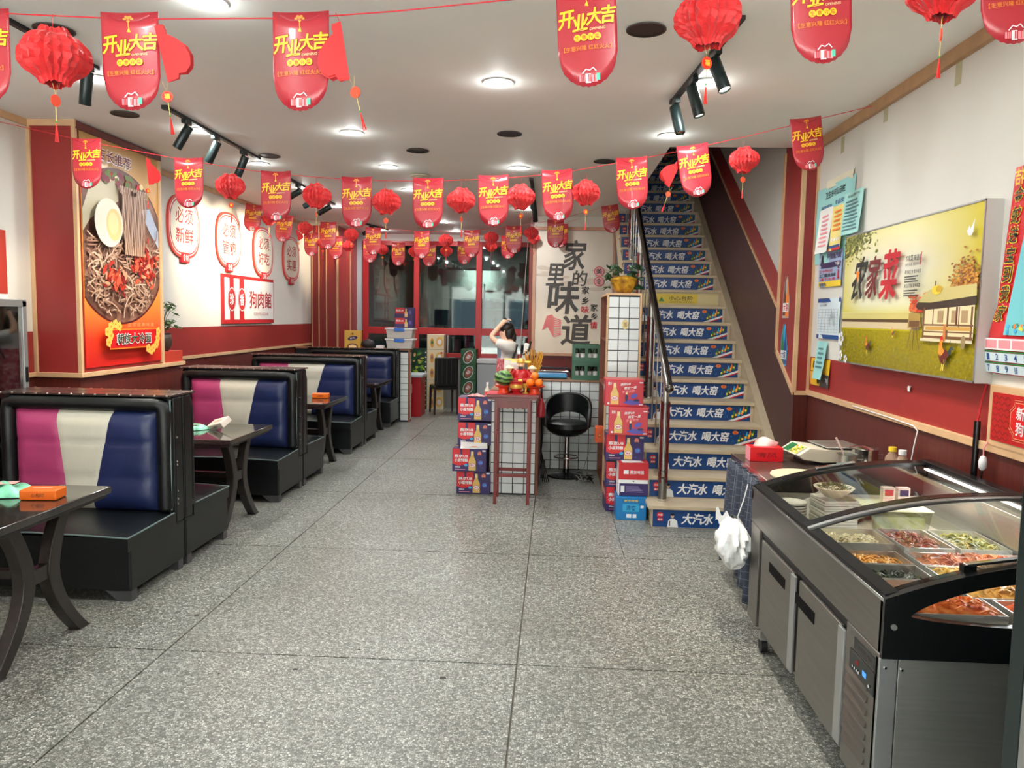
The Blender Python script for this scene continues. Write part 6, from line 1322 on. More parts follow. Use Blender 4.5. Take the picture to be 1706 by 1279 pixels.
def arch(y, r_, m, name, dz=0.0, w_=.012):
    g = MB(); n = 24; vs = []; fs_ = []
    for i in range(n + 1):
        x = CX0 + .01 + (CX1 - CX0 - .03) * i / n; z = prof(x) + dz; vs += [(x, y - w_, z), (x, y + w_, z), (x, y + w_, z + r_), (x, y - w_, z + r_)]
    for i in range(n):
        for k in range(4): fs_.append((4 * i + k, 4 * i + (k + 1) % 4, 4 * i + 4 + (k + 1) % 4, 4 * i + 4 + k))
    fs_ += [(3, 2, 1, 0), tuple(4 * n + k for k in range(4))]; g.add(vs, fs_); return g.build(name, m, fc)
arch(3.118, .018, BLACKP, 'lid_frame', .0, .028); arch(3.078, .010, ALU, 'lid_edge', .006, .012); arch(3.06, .006, BLACKM, 'lid_seal', .004, .006)
arch(3.86, .008, BLACKP, 'lid_frame', -.002, .03); arch(2.375, .006, BLACKP, 'lid_frame', -.004, .02)
for (ya, yb, dz) in ((2.36, 3.07, .006), (3.08, 3.87, -.002)):
    g = MB(); g.grid(lambda u, v: (CX0 + .035 + (CX1 - CX0 - .06) * u, ya + (yb - ya) * v, prof(CX0 + .035 + (CX1 - CX0 - .06) * u) + dz), 20, 1); g.build('glass_lid', GLASSC, fc, smooth=True)
g = MB(); g.prism([(CX0 + .008, .752), (CX0 + .06, prof(CX0 + .048) - .006), (CX0 + .048, prof(CX0 + .048) + .006), (CX0 + .008, .770)], 1, CY0 + .01, CY1 - .01); g.build('front_lid_border', mat('border_black', (7, 7, 8), .6, spec=.15), fc)
MB().box(CX1 - .035, CX1 + .02, CY0, CY1, .895, .925).build('rear_rail', BLACKP, fc, bevel=.004); MB().box(CX1 + .0, CX1 + .03, CY0, CY1, .84, .90).build('rear_fascia', STEEL, fc)
g = MB(); xx = lambda t_: 1.32 + .19 * t_
g.prism([(xx(0), prof(xx(0)) + .008), (xx(1), prof(xx(1)) + .008), (xx(1), prof(xx(1)) + .02), (xx(0), prof(xx(0)) + .02)], 1, 3.868, 3.895); g.build('lid_handle', CHROME, fc, bevel=.003)
g = MB(); xx = lambda t_: 1.27 + .4 * t_
g.prism([(xx(0), prof(xx(0)) + .02), (xx(1), prof(xx(1)) + .02), (xx(1), prof(xx(1)) + .03), (xx(0), prof(xx(0)) + .03)], 1, 2.362, 2.385); g.build('lid_handle', CHROME, fc, bevel=.003); MB().box(1.262, 1.30, 2.36, 2.388, prof(1.28) + .002, prof(1.28) + .024).build('handle_mount', BLACKP, fc)
for x, y in ((CX0 + .02, 3.66), (CX0 + .02, 2.45), (CX1 - .08, 3.68), (CX1 - .08, 2.45)):
    cs = MB(); cs.cyl((x - .014, y, .035), (x + .014, y, .035), .034, 20); w_ = cs.build('castor', BLACKM, fc, smooth=True); MB().box(x - .02, x + .02, y - .02, y + .02, .065, .10).build('castor_bracket', STEEL, fc)
# thin glowing strip and light added under the rear rail to brighten the case
MB().box(CX1 - .05, CX1 - .035, CY0 + .08, CY1 - .08, .885, .893).build('added_case_glow', emis('added_case_glow', (255, 250, 240), 3.0), fc)
l = bpy.data.lights.new('added_case_light', 'AREA'); l.shape = 'RECTANGLE'; l.size = .02; l.size_y = 1.35; l.energy = 3.2; lo = bpy.data.objects.new('added_case_light', l); COL.objects.link(lo); lo.parent = fc; lo.location = (CX1 - .055, (CY0 + CY1) / 2, .88); lo.rotation_euler = (0, math.radians(35), 0)
# food pans
pans = [(1.075, 1.36, 2.88, 3.04, [(180, 120, 40), (236, 170, 80), (240, 196, 110)], 'golden fried food', .05), (1.075, 1.36, 2.71, 2.87, [(20, 30, 20), (40, 54, 36), (90, 90, 50)], 'dark green seaweed', .045), (1.075, 1.36, 2.54, 2.70, [(150, 96, 70), (216, 160, 130), (236, 200, 170)], 'pinkish shredded food', .045),
        (1.075, 1.42, 2.385, 2.53, [(190, 60, 20), (240, 130, 60), (250, 180, 110)], 'orange red spicy strips', .085), (1.39, 1.84, 2.88, 3.04, [(120, 60, 36), (206, 110, 70), (236, 150, 90)], 'reddish brown cold dish', .07), (1.39, 1.84, 2.71, 2.87, [(206, 150, 30), (236, 190, 70), (246, 214, 120)], 'yellow bean sprout dish', .075),
        (1.39, 1.84, 2.54, 2.70, [(200, 140, 60), (230, 176, 90), (150, 110, 40)], 'golden shredded dish', .075), (1.45, 1.84, 2.385, 2.53, [(176, 50, 20), (230, 100, 50), (246, 150, 90)], 'red orange sliced dish', .08),
        (1.42, 1.62, 3.10, 3.38, [(90, 40, 30), (160, 70, 40), (60, 70, 40)], 'dark red pickled vegetables', .06), (1.64, 1.84, 3.10, 3.38, [(60, 70, 36), (120, 120, 60), (190, 170, 90)], 'dark green pickled leaves', .06), (1.10, 1.40, 3.14, 3.36, [(200, 190, 150), (226, 216, 180), (170, 150, 100)], 'pale shredded tofu', .05)]
random.seed(77)
for i, (x0, x1, y0, y1, cols, what, hh) in enumerate(pans):
    p_ = thing('food_pan', 'steel pan of %s inside the food case' % what, 'food pan', ((x0 + x1) / 2, (y0 + y1) / 2, .617), 0, 'food pans in the display case'); a, b = (x1 - x0) / 2, (y1 - y0) / 2
    m = MB(); t_ = .004
    m.box(-a, a, -b, b, 0, t_); m.box(-a, -a + t_, -b, b, t_, .085); m.box(a - t_, a, -b, b, t_, .085); m.box(-a + t_, a - t_, -b, -b + t_, t_, .085); m.box(-a + t_, a - t_, b - t_, b, t_, .085); m.build('pan', mat('pan_clear_steel', (206, 204, 196), .2, .5), p_)
    fm_ = blotch('food_%d' % i, cols, 26, .35); m = MB()
    m.grid(lambda u, v: ((u - .5) * 2 * (a - .006), (v - .5) * 2 * (b - .006), (hh + .022) * (.62 + .38 * (math.sin(PI * u) * math.sin(PI * v)) ** .5) + .006 * math.sin(u * 31 + v * 17) * math.sin(v * 23)), 26, 16)
    for k in range(70):
        cx, cy = random.uniform(-a * .86, a * .86), random.uniform(-b * .8, b * .8); u, v = cx / (2 * a) + .5, cy / (2 * b) + .5; z = (hh + .022) * (.62 + .38 * (math.sin(PI * u) * math.sin(PI * v)) ** .5) + .004
        an = random.random() * PI; L_ = random.uniform(.012, .03); m.tube([(cx - math.cos(an) * L_, cy - math.sin(an) * L_ * .6, z), (cx, cy, z + .008), (cx + math.cos(an) * L_, cy + math.sin(an) * L_ * .6, z - .002)], [.002, .005, .002], 5)
    m.build('food', fm_, p_, smooth=True, kind='stuff')
# plates and bowl
ORD9 = ['lowest', 'second from the bottom', 'third from the bottom', 'fourth from the bottom', 'middle one', 'fourth from the top', 'third from the top', 'second from the top', 'topmost']
ORD12 = ORD9[:4] + ['fifth from the bottom', 'sixth from the bottom', 'sixth from the top', 'fifth from the top'] + ORD9[5:]
PL = mat('plate_white', (226, 224, 212), .25)
for k in range(9):
    z = .617 + k * .0135; p_ = thing('round_plate', 'round white plate, %s of the short stack in the food case' % ORD9[k], 'plate', (1.155, 3.70, z), 0, 'round white plates stacked in the food case')
    MB().lathe([(.045, 0), (.06, .003), (.068, .0045), (.068, .0128), (.06, .0128), (.045, .008), (.001, .006)], 28).build('dish', PL, p_, smooth=True)
for k in range(12):
    z = .617 + k * .0125; p_ = thing('square_plate', 'square white plate, %s of the tall stack under the herb bowl' % ORD12[k], 'plate', (1.335 + .002 * (k % 3), 3.66, z), .1 + .02 * (k % 2), 'square white plates stacked in the food case')
    m = MB(); n = 4; o = [(-.08, -.08), (.08, -.08), (.08, .08), (-.08, .08)]; i_ = [(p * .6, q * .6) for p, q in o]
    vs = [(p, q, .005) for p, q in o] + [(p, q, 0) for p, q in i_] + [(p, q, .0158) for p, q in o] + [(p * 1.05, q * 1.05, .004) for p, q in i_]
    fs_ = [(7, 6, 5, 4), (8 + 4, 8 + 5, 8 + 6, 8 + 7)] + [(k2, (k2 + 1) % 4, 4 + (k2 + 1) % 4, 4 + k2) for k2 in range(4)][::1] + [(8 + k2, 12 + k2, 12 + (k2 + 1) % 4, 8 + (k2 + 1) % 4) for k2 in range(4)] + [(k2, 8 + k2, 8 + (k2 + 1) % 4, (k2 + 1) % 4) for k2 in range(4)]
    m.add(vs, fs_); m.build('dish', PL, p_)
bw = thing('herb_bowl', 'white bowl of chopped green herbs on top of the square plates in the food case', 'bowl', (1.335, 3.66, .772)); MB().lathe([(.03, 0), (.04, .004), (.085, .042), (.092, .05), (.088, .052), (.06, .03), (.001, .02)], 30).build('bowl_body', mat('bowl_cream', (232, 224, 200), .25), bw, smooth=True)
m = MB(); random.seed(19)
for k in range(150):
    a = random.random() * 2 * PI; r_ = .068 * random.random() ** .5; z = .04 + .022 * (1 - (r_ / .07) ** 2); an = random.random() * PI; m.tube([(r_ * math.cos(a), r_ * math.sin(a), z), (r_ * math.cos(a) + .014 * math.cos(an), r_ * math.sin(a) + .014 * math.sin(an), z + .006)], .0022, 4)
m.build('herbs', mat('herb_green', (70, 88, 44), .6, var=.4, scale=60), bw, kind='stuff')
tb = thing('plastic_tub', 'clear plastic tub of pale green vegetables in the far half of the food case', 'tub', (1.62, 3.70, .617)); MB().prism([(-.12, 0), (.12, 0), (.14, .11), (-.14, .11)], 1, -.115, .115).build('tub_body', CLEARP, tb); MB().box(-.115, .115, -.105, .105, .005, .085).build('contents', blotch('tub_veg', [(150, 160, 90), (206, 210, 150), (226, 226, 196)], 20), tb, bevel=.01); MB().box(-.145, .145, -.12, .12, .11, .118).build('lid', mat('lid_pale_yellow', (224, 226, 190), .3), tb, bevel=.003)
for k in range(2):
    mc = thing('drink_carton', 'small drink carton on the tub lid in the food case, %s' % ('left one, white and red', 'right one, white and purple')[k], 'carton', (1.60 + k * .07, 3.70, .735)); MB().box(-.028, .028, -.018, .018, 0, .085).build('box', mat('milk_carton', (226, 206, 196), .4), mc, bevel=.002); f = Flat((0, -.0186, 0), (1, 0, 0), (0, 0, 1), (0, -1, 0)); f.rect(-.02, .02, .045, .075, (REDINK, PNAVY)[k]); lines(f, 4, -.02, .02, .01, .04, PPINK, .005); f.build('print', mc)
pl_ = thing('plastic_bag', 'crumpled clear white plastic bag lying at the back of the food case', 'bag', (1.38, 3.82, .617)); m = MB(); m.grid(lambda u, v: ((u - .5) * .34, (v - .5) * .09, .02 + .14 * (math.sin(PI * u) ** .5) * math.sin(PI * v) ** .6 * (.8 + .2 * math.sin(u * 23 + v * 11))), 24, 14); m.build('bag_film', mat('white_film', (226, 226, 218), .35, bump=.5, bscale=20), pl_, smooth=True)

# =================================================================== side table with checked cloth
tt = thing('steel_side_table', 'steel topped side table behind the food case, draped with a checked cloth', 'table', (0, 0, 0)); TZ = .77
MB().box(1.12, 1.93, 3.93, 4.80, TZ - .03, TZ).build('tabletop', mat('table_steel_brown', (96, 84, 78), .22, .5), tt, bevel=.003); MB().box(1.112, 1.122, 3.93, 4.80, TZ - .032, TZ + .002).build('edge_strip', CHROME, tt, bevel=.001)
for x in (1.16, 1.88):
    for y in (3.97, 4.75): MB().box(x - .02, x + .02, y - .02, y + .02, 0, TZ - .03).build('leg', STEEL, tt)
ck = MB()
def cf(u, v): y = 3.95 + .86 * u; return (1.105 - .018 * math.sin(u * 42) * (1 - v * .6) - .012 * math.sin(u * 71 + 1) - .03 * (1 - v), y, .12 + (TZ - .03 - .12 - .0) * v - .05 * (1 - v) * math.sin(u * 6 + 1))
ck.grid(cf, 90, 14); co = ck.build('table_cloth', CHECK, None, smooth=True, uvf=lambda p: ((p[1] - 3.95), p[2])); tag(co, 'blue grey checked cloth hanging in folds from the side table', 'cloth')
so = co.modifiers.new('s', 'SOLIDIFY'); so.thickness = .003
f = Flat((1.055, 4.55, .2), (0, -1, 0), (0, 0, 1), (-1, 0, 0), .0006)
cb2 = thing('carrier_bag', 'white plastic carrier bag stuffed with bags hanging at the corner of the checked cloth', 'bag', (.95, 3.98, .31)); m = MB()
def bagf(u, v):
    a = u * 2 * PI; r_ = (.03 + .10 * math.sin(PI * min(1, v * 1.02)) ** .8) * (1 + .14 * math.sin(a * 5 + v * 7) + .10 * math.sin(a * 9 - v * 12) + .05 * math.sin(a * 17 + v * 25)); return (r_ * math.cos(a) * .62, r_ * math.sin(a) * 1.25, .27 * v)
m.grid(bagf, 48, 18); m.build('bag_film', mat('bag_white_film', (232, 234, 234), .4, bump=.6, bscale=16), cb2, smooth=True)
m = MB(); m.grid(lambda u, v: (-.02 - .04 * u, .02 + .13 * u, .20 + .07 * v + .02 * math.sin(u * 9)), 10, 4); m.build('bag_flap', mat('bag_white_film', (232, 234, 234)), cb2, smooth=True)
MB().tube([(.02, .0, .27), (.05, .01, .36), (.07, .02, .44)], .003, 6).build('handle', mat('bag_white_film', (232, 234, 234)), cb2, smooth=True)
# things on the side table
tbx = thing('red_tissue_box', 'red and white tissue box with a tissue sticking out on the side table', 'tissue box', (1.26, 4.60, TZ), .0)
MB().box(-.095, .095, -.055, .055, 0, .085).build('box', mat('tissue_box_red', (226, 26, 40), .3), tbx, bevel=.003); MB().box(-.0965, -.094, -.052, .052, .002, .083).build('end_panel', PPINK, tbx)
f = Flat((0, -.0556, .04), (1, 0, 0), (0, 0, 1), (0, -1, 0)); f.text('清风', -.06, .06, -.015, .015, mat('dark_crimson', (160, 14, 30), .4), .02); f.build('lettering', tbx); m = MB(); m.grid(lambda u, v: ((u - .5) * .13 + .01 * v, .03 * math.sin(u * 5) * v, .085 + .055 * v * (1 - abs(u - .45) * .9)), 8, 4); m.build('tissue', PAPERW, tbx, smooth=True)
bo = MB().lathe([(.001, 0), (.155, 0), (.158, .006), (.155, .014), (.001, .014)], 40).build('cutting_board', mat('board_cream', (226, 212, 176), .4, var=.04), None, loc=(1.33, 4.13, TZ), smooth=True); tag(bo, 'round cream cutting board on the near side of the side table', 'cutting board')
sc2 = thing('weighing_scale', 'cream electronic weighing scale with green keypad on the side table', 'scale', (1.60, 4.62, TZ), .12)
SCR = mat('scale_cream', (222, 216, 196), .35)
MB().prism([(-.17, .03), (-.05, .012), (.19, .02), (.19, .085), (-.03, .09), (-.13, .10), (-.20, .055)], 1, -.13, .13).build('scale_body', SCR, sc2, bevel=.006)
MB().box(-.12, .17, -.11, .11, 0, .02).build('feet_base', BLACKP, sc2); MB().box(-.03, .20, -.13, .13, .098, .106).build('weighing_pan', STEEL, sc2, bevel=.004); MB().cyl((.08, 0, .085), (.08, 0, .10), .03, 14).build('pan_support', BLACKP, sc2)
f = Flat((-.205, -.10, .056), (0, 1, 0), (.62, 0, .40), (-.54, 0, .84), .0006)
f.rect(0, .2, .0, .115, SCR); f.rect(.01, .105, .01, .105, mat('keypad_yellow', (200, 206, 70), .4)); f.rect(.11, .19, .01, .105, mat('keypad_green', (20, 106, 66), .4))
for i in range(4):
    for j in range(4): f.rect(.016 + i * .022, .032 + i * .022, .016 + j * .022, .03 + j * .022, (PYEL, PWHITE, PORANGE, PGREEN)[(i + j) % 4], lift=False)
f.k += 1
for j in range(3): f.rect(.12, .18, .02 + j * .028, .038 + j * .028, PGREEN, lift=False)
f.build('keypad', sc2)
f = Flat((-.20, -.131, .0), (1, 0, 0), (0, 0, 1), (0, -1, 0)); 
for s_, (x, y, r_, hh, lab) in enumerate(((1.64, 4.33, .052, .095, 'tall steel container with a spoon in it on the side table'), (1.78, 4.45, .075, .11, 'wide steel pot with shiny rim behind the tall container'))):
    po2 = thing('steel_container', lab, 'container', (x, y, TZ), 0, 'steel containers on the side table'); MB().lathe([(r_ - .004, 0), (r_, .003), (r_, hh), (r_ + .004, hh + .003), (r_ - .003, hh), (r_ - .004, .01), (.001, .008)], 28).build('pot_wall', CHROME if s_ else STEEL, po2, smooth=True)
    if s_: MB().lathe([(r_ + .004, hh), (r_ * .7, hh + .012), (.001, hh + .016)], 28, cap=False).build('lid', CHROME, po2, smooth=True)
    MB().tube([(r_, 0, hh * .7), (r_ + .03, 0, hh * .7), (r_ + .03, 0, hh * .5), (r_, 0, hh * .5)], .003, 6).build('handle', STEEL, po2, smooth=True)
sp_ = thing('spoon', 'pale long handled spoon standing in the tall steel container', 'spoon', (1.64, 4.33, TZ + .012)); MB().tube([(.02, 0, 0), (-.03, 0, .11), (-.065, .0, .175)], [.004, .005, .006], 8).build('handle_shaft', mat('spoon_pale', (226, 206, 196), .3), sp_, smooth=True); MB().ball((.022, 0, .006), .014, .01, .006).build('bowl_end', STEEL, sp_, smooth=True)
for k, (x, y, cm, lab) in enumerate(((1.86, 4.27, PYEL, 'clear bottle with a yellow cap at the wall side of the side table'), (1.87, 4.17, PWHITE, 'clear bottle with a white cap nearest the food case on the side table'))):
    b = thing('sauce_bottle', lab, 'bottle', (x, y, TZ), 0, 'clear bottles on the side table'); MB().lathe([(.034, 0), (.038, .01), (.038, .045), (.034, .055), (.038, .065), (.036, .095), (.018, .12), (.016, .13)], 20).build('bottle_wall', mat('bottle_clear_amber', (206, 176, 150), .1, alpha=.45), b, smooth=True); MB().cyl((0, 0, .128), (0, 0, .152), .021, 16).build('cap', cm, b, smooth=True)
sd = thing('small_dish', 'small white dish between the steel pot and the bottles on the side table', 'dish', (1.74, 4.18, TZ)); MB().lathe([(.02, 0), (.045, .012), (.047, .015), (.02, .006)], 20).build('dish_body', PL, sd, smooth=True); MB().lathe([(.001, .006), (.03, .008), (.001, .01)], 12, cap=False).build('sauce', PBROWN, sd)

# =================================================================== upright fridge at the right edge
fg = thing('upright_fridge', 'upright glass fronted fridge with dark frame at the right edge of the view', 'fridge', (1.15, 1.18, 0))
MB().box(.03, .62, 0, .72, 0, .12).build('plinth', BLACKP, fg); MB().box(.58, .62, 0, .72, .12, 1.95).build('back_wall', ALU, fg); MB().box(.0, .62, 0, .72, 1.80, 2.0).build('top_box', BLKGREEN, fg, bevel=.01)
MB().box(.0, .62, -.01, .03, 0.0, 1.9).build('near_side', BLKGREEN, fg); MB().box(.0, .62, .69, .72, 0.0, 1.9).build('far_side', BLKGREEN, fg)
MB().box(-.012, .02, .655, .72, .1, 1.85).build('frame_post', BLKGREEN, fg, bevel=.006); MB().box(-.016, .012, .60, .652, .1, 1.85).build('door_edge', ALU, fg, bevel=.006); MB().box(-.012, .02, 0, .60, .1, .16).build('door_rail', ALU, fg); MB().box(-.012, .02, 0, .60, 1.78, 1.85).build('door_rail', ALU, fg); MB().box(-.012, .02, 0, .05, .16, 1.78).build('door_edge', ALU, fg)
MB().box(.0, .006, .05, .60, .16, 1.78).build('glass_pane', glass('fridge_glass', (176, 214, 206), .05, .8), fg)
for z in (.5, .9, 1.3): MB().box(.03, .56, .03, .68, z, z + .015).build('shelf_board', mat('fridge_shelf', (196, 214, 210), .3), fg)
# =================================================================== hanging garlands
BW2, BH2 = .196, .31
def bulge(a, b): return .010 * math.cos(a / BW2 * PI)
def banner_proto():
    r = thing('hanging_banner', 'x', 'banner', (0, 0, 0), 0, 'red opening banners strung under the ceiling')
    pts = []; hw = BW2 / 2
    # outline: straight top, sides, scalloped half-round bottom
    cols_ = 20; m = MB(); zb = []
    for i in range(cols_ + 1):
        x = -hw + BW2 * i / cols_; q = x / hw; zz = -BH2 + .115 * (1 - (max(0, 1 - q * q)) ** .5) + (.003 if i % 2 else 0); zb.append((x, zz))
    rows = 6; vs = []; fs = []
    for j in range(rows + 1):
        for x, zz in zb:
            t_ = j / rows; top = .012 + .008 * (x / hw) ** 2; vs.append((x, -bulge(x, 0), top + (zz - top) * t_))
    for j in range(rows):
        for i in range(cols_): fs.append((j * (cols_ + 1) + i, j * (cols_ + 1) + i + 1, (j + 1) * (cols_ + 1) + i + 1, (j + 1) * (cols_ + 1) + i))
    m.add(vs, fs); o = m.build('banner_sheet', BRED, r, smooth=True); s_ = o.modifiers.new('s', 'SOLIDIFY'); s_.thickness = .0008; s_.offset = 0
    f = Flat((0, -.0008, 0), (1, 0, 0), (0, 0, 1), (0, -1, 0), .00025, bulge)
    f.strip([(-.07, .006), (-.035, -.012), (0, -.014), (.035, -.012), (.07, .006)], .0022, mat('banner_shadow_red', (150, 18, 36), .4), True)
    for dx, dz in ((0, 0), (-.012, -.002), (.012, -.002), (-.006, .005), (.006, .005), (0, -.009)): f.ell(dx, -.006 + dz, .006, .004, mat('banner_amber', (226, 140, 40), .4), 10, lift=False)
    f.k += 1; f.strip([(0, -.015), (0, -.035)], .0012, GOLD); f.poly([(-.006, -.05), (.002, -.034), (.007, -.052)], GOLD)
    # four brush characters, rising to the right
    OUT = mat('banner_outline', (150, 10, 26), .4)
    for k, (ch, x0, x1, z0, z1) in enumerate((('开', -.092, -.042, -.118, -.062), ('业', -.045, .004, -.128, -.076), ('大', .0, .05, -.112, -.058), ('吉', .046, .094, -.108, -.052))):
        f.text(ch, x0 - .002, x1 + .002, z0 - .002, z1 + .002, OUT, .075, .2, .1); f.text(ch, x0, x1, z0, z1, GOLD, .05, .2, .1)
    f.text('OPENING', .008, .06, -.128, -.120, PCREAM, .01, .2, .1)
    for k, ch in enumerate('生意兴隆'):
        x = -.033 + k * .022; f.ell(x, -.152 + .001 * k, .0115, .0115, GOLD, 16); f.text(ch, x - .007, x + .007, -.159 + .001 * k, -.145 + .001 * k, mat('print_rustred', (170, 60, 20), .4), .01)
    f.text('【生意兴隆 红红火火】', -.078, .078, -.192, -.176, mat('banner_amber', (226, 140, 40)), .005, 0, .04)
    # gifts drawn at the bottom
    for k, (x0, x1, z0, z1, mm) in enumerate(((-.03, -.012, -.292, -.272, PPINK), (-.01, .008, -.298, -.268, PWHITE), (.01, .03, -.295, -.272, PPINK), (.026, .038, -.29, -.268, mat('gift_teal', (90, 190, 160), .4)))): f.rect(x0, x1, z0, z1, mm)
    for x in (-.024, -.018, -.001, .004, .018): f.rect(x, x + .003, -.294, -.27, RED)
    f.strip([(-.02, -.268), (-.008, -.254), (.004, -.258), (.016, -.25), (.026, -.262)], .0018, PWHITE, True)
    f.build('banner_print', r); return r
def lantern_proto(full=True):
    r = thing('paper_lantern', 'x', 'lantern', (0, 0, 0), 0, 'red honeycomb paper lanterns strung under the ceiling'); m = MB(); N_ = 44; K = 18; Hh = .082
    P_ = [(0, .038), (.06, .046), (.12, .05), (.17, .072), (.3, .093), (.45, .1), (.6, .098), (.75, .082), (.85, .058), (.9, .048), (1, .04)]
    def rad(t_):
        for (a, ra), (b, rb_) in zip(P_[:-1], P_[1:]):
            if a <= t_ <= b: return ra + (rb_ - ra) * (t_ - a) / (b - a)
        return .04
    vs = []; fs = []; random.seed(40); ph = [random.uniform(.9, 1.06) for _ in range(N_)]
    for j in range(K + 1):
        t_ = j / K; z = Hh - 2 * Hh * t_
        for i in range(N_):
            a = 2 * PI * (i + .5 * (1 if (j // 2) % 2 and i % 2 == 0 else 0)) / N_; zig = .86 if i % 2 else 1.0
            rr = rad(t_) * zig * (.5 + .5 * ph[i]) * (1 + .05 * math.cos(a * 5))
            vs.append((rr * math.cos(a), rr * math.sin(a), z * (1 + .06 * math.cos(a * 3 + 1)) + .002 * ((i * 7) % 3)))
    for j in range(K):
        for i in range(N_): fs.append((j * N_ + i, (j + 1) * N_ + i, (j + 1) * N_ + (i + 1) % N_, j * N_ + (i + 1) % N_))
    m.add(vs, fs); m.build('paper_globe', LRED, r, smooth=False)
    m = MB(); m.tube([(0, 0, Hh * .9), (.004, 0, Hh + .03), (0, 0, Hh + .045)], .001, 5); m.build('hang_thread', CORDM, r)
    tail(r, -Hh); return r
def tail(r, z0):
    m = MB().tube([(-.01, 0, z0 + .004), (0, 0, z0 - .03), (.01, 0, z0 + .004)], .0008, 4).build('thread', YCORD, r)
    t_ = MB().cyl((0, -.002, z0 - .045), (0, .002, z0 - .045), .018, 18).build('luck_tag', LORANGE, r); f = Flat((0, -.0024, z0 - .045), (1, 0, 0), (0, 0, 1), (0, -1, 0)); f.ell(0, 0, .0145, .0145, RED, 16); f.text('福', -.009, .009, -.009, .009, GOLD, .05); f.build('tag_lettering', t_)
    MB().tube([(0, 0, z0 - .06), (0, 0, z0 - .105)], .0012, 5).build('yellow_string', YCORD, r); MB().ball((0, 0, z0 - .108), .0035, n=8, m=5).build('bead', mat('bead_green', (60, 150, 60), .3), r)
    m = MB(); random.seed(2)
    for k in range(7): a = 2 * PI * k / 7; m.tube([(0, 0, z0 - .11), (.002 * math.cos(a), .002 * math.sin(a), z0 - .13), (.005 * math.cos(a), .005 * math.sin(a), z0 - .168)], .0012, 4)
    m.build('tassel', mat('tassel_red', (216, 34, 30), .6), r, kind='stuff')
def folded_proto():
    r = thing('folded_lantern', 'x', 'lantern', (0, 0, 0), 0, 'red paper lanterns still folded shut'); m = MB()
    prof_ = [(.0, .09), (.03, .088), (.034, .07), (.03, .06), (.06, .04), (.088, .012), (.098, -.02), (.092, -.05), (.07, -.068), (.045, -.066), (.04, -.08), (.0, -.086)]
    for k in range(11):
        an = (k - 5) * .045; R2 = Matrix.Rotation(an, 4, 'Z'); m.T = R2; sc_ = 1 - .03 * ((k * 5) % 3)
        m.prism([(a * sc_, z + .003 * ((k * 3) % 4)) for a, z in prof_], 1, -.0006, .0006)
    m.T = None; o = m.build('paper_fan', LRED, r); o.rotation_euler = (0, -.1, 0)
    MB().tube([(.0, 0, .08), (-.004, 0, .11), (0, 0, .13)], .001, 5).build('hang_thread', CORDM, r); tail(r, -.085); return r
BP = banner_proto(); LP = lantern_proto(); FP = folded_proto(); used = {'b': 0, 'l': 0, 'f': 0}
def place(kind, x, y, z, label, rz=0.0, ry=0.0, s=1.0, grp=None):
    P_ = {'b': BP, 'l': LP, 'f': FP}[kind]
    if not used[kind]:
        o = P_; used[kind] = 1; _ = KIDS.setdefault(P_.name, [(c, children(c)) for c in children(P_)])
        o.location = (x, y, z); o['label'] = label
    else: o = dup(P_, (x, y, z), None, label)
    o.rotation_euler = (0, ry, rz); o.scale = (s, s, s); return o
def cord(pts, label, r_=.0022):
    o = MB().tube(pts, r_, 6).build('red_garland_cord', CORDM, None, smooth=True); tag(o, label, 'cord'); return o
# ---- row 1, nearest
Y = 2.64
cord([(-3.8, Y, 2.66), (-2.6, Y, 2.63), (-1.93, Y, 2.603), (-1.47, Y, 2.582), (-.88, Y, 2.584), (-.55, Y, 2.605), (-.19, Y, 2.639), (.47, Y, 2.69), (1.2, Y, 2.78), (1.95, Y, 2.87)], 'red cord of the nearest garland across the top of the view')
N1 = 'nearest'
for x, z, lb, ry in ((-1.995, 2.60, 'red banner cut by the left edge, in the garland nearest the viewer', 0), (-1.468, 2.585, 'red banner second from the left in the nearest garland, above the left pillar', -.02), (-.876, 2.585, 'red banner partly covered by a folded lantern in the nearest garland', 0), (.076, 2.665, 'red banner right of the middle in the nearest garland, upper edge cut off', -.06), (.827, 2.74, 'red banner at the top edge above the stair opening in the nearest garland', -.07), (1.42, 2.80, 'red banner nearest the right wall in the nearest garland', -.07)):
    place('b', x, Y - .004, z, lb, rz=random.uniform(-.06, .06), ry=ry)
for x, z, lb, s in ((-1.74, 2.455, 'big red paper lantern at the upper left in the nearest garland', 1.13), (.478, 2.575, 'big red paper lantern at the top edge above the right spotlight track', 1.08), (1.22, 2.665, 'big red paper lantern cut by the top edge at the upper right', 1.1)): place('l', x, Y, z, lb, rz=x, s=s)
place('f', -1.345, Y - .03, 2.45, 'folded red lantern hanging right of the second nearest banner', rz=.15, ry=-.12, s=1.02)
place('f', -.715, Y - .035, 2.46, 'folded red lantern leaning over the third nearest banner', rz=PI - .3, ry=.28, s=1.05)
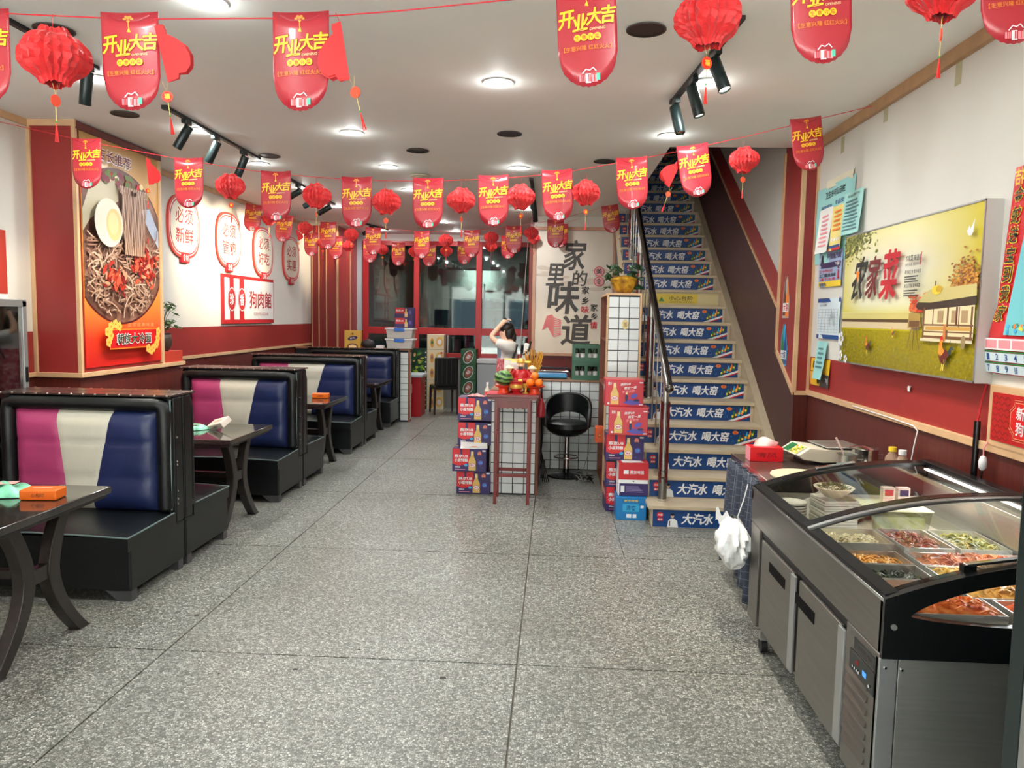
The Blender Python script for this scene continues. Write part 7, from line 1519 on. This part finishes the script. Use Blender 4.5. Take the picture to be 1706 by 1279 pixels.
# ---- row 2
Y = 5.0
cord([(-3.84, Y, 2.83), (-3.68, Y, 2.811), (-3.09, Y, 2.687), (-2.41, Y, 2.568), (-1.83, Y, 2.488), (-1.3, Y, 2.454), (-.84, Y, 2.45), (-.42, Y, 2.469), (-.02, Y, 2.502), (.44, Y, 2.587), (.79, Y, 2.656), (1.155, Y, 2.739), (1.5, Y, 2.825), (1.93, Y, 2.93)], 'red cord of the second garland from wall to wall')
for x, z, lb, ry in ((-3.095, 2.69, 'second garland banner in front of the noodle poster', 0), (-2.41, 2.57, 'second garland banner over the nearest round sign', 0), (-1.83, 2.49, 'second garland banner left of the first full lantern pair', 0), (-1.30, 2.457, 'fourth banner from the left in the second garland', 0), (-.835, 2.455, 'middle banner of the second garland, fifth from the left', 0),
                     (-.415, 2.475, 'sixth banner from the left in the second garland', -.02), (-.01, 2.512, 'seventh banner in the second garland, above the left edge of the calligraphy poster', -.06), (.458, 2.592, 'second garland banner in front of the stair rail top', -.06), (.835, 2.672, 'second garland banner covering a folded lantern before the dark stair opening', -.16), (1.525, 2.84, 'second garland banner at the top of the red strip by the right wall', -.14)):
    place('b', x, Y - .004, z, lb, rz=random.uniform(-.08, .08), ry=ry)
for x, z, lb in ((-2.131, 2.405, 'first full lantern from the left in the second garland'), (-1.566, 2.35, 'second full lantern from the left in the second garland'), (-1.109, 2.315, 'third full lantern from the left in the second garland'), (-.618, 2.33, 'fourth full lantern from the left in the second garland'), (-.235, 2.355, 'fifth full lantern from the left, between banners left of the poster'), (.178, 2.385, 'sixth full lantern in the second garland, left of the stair'), (1.158, 2.595, 'full lantern hanging in front of the red stair wall band')):
    place('l', x, Y, z, lb, rz=x * 3, s=.93)
place('f', -2.69, Y, 2.49, 'folded lantern in front of the right edge of the noodle poster', rz=1.15, ry=0, s=.9)
place('f', .735, Y + .01, 2.50, 'folded lantern tucked behind the tilted banner before the stair opening', rz=PI + .25, ry=-.33, s=.95)
# ---- row 3 and row 4
def zl(P3, x):
    for (a, za), (b, zb) in zip(P3[:-1], P3[1:]):
        if a <= x <= b: return za + (zb - za) * (x - a) / (b - a)
    return P3[-1][1]
Y = 9.2; P3 = [(-3.84, 2.93), (-3.638, 2.86), (-3.27, 2.74), (-2.74, 2.66), (-2.19, 2.60), (-1.6, 2.565), (-1.0, 2.585), (-.5, 2.64), (.0, 2.72), (.6, 2.89), (.85, 2.94)]
cord([(x, Y, z + .012) for x, z in P3], 'red cord of the third garland farther back', .002)
names = ['first', 'second', 'third', 'fourth', 'fifth', 'sixth', 'seventh', 'eighth', 'ninth']
for i, x in enumerate((-3.638, -3.264, -2.737, -2.191, -1.605, -1.009, -.51, -.02, .607)): place('b', x, Y - .004, zl(P3, x), '%s banner from the left in the third garland' % names[i], rz=random.uniform(-.2, .2), ry=(.12 if i < 2 else (-.15 if i == 8 else 0)))
for i, x in enumerate((-3.46, -3.02, -2.46, -1.315, -.78, -.304)): place('l', x, Y, zl(P3, x) - .10, '%s lantern from the left in the third garland' % names[i], rz=x * 5, s=.88)
Y = 10.5; P4 = [(-3.83, 2.9), (-3.55, 2.72), (-3.35, 2.66), (-3.0, 2.62), (-2.5, 2.58), (-2.1, 2.545), (-1.6, 2.545), (-1.2, 2.585), (-.65, 2.66), (.0, 2.81), (.3, 2.9)]
cord([(x, Y, z + .012) for x, z in P4], 'red cord of the farthest garland before the kitchen window', .002)
for i, x in enumerate((-3.36, -3.02, -2.545, -2.155, -1.73, -1.25, -.66, .05)): place('b', x, Y - .004, zl(P4, x), '%s banner from the left in the farthest garland' % names[i], rz=random.uniform(-.2, .2), s=.97)
for i, x in enumerate((-3.2, -2.85, -2.375, -1.935, -1.50, -.89, -.31)): place('l', x, Y, zl(P4, x) - .10, '%s lantern from the left in the farthest garland' % names[i], rz=x * 5, s=.85)
place('f', -3.56, Y, zl(P4, -3.56) - .09, 'folded lantern at the left end of the farthest garland', rz=.4, ry=-.15, s=.8)
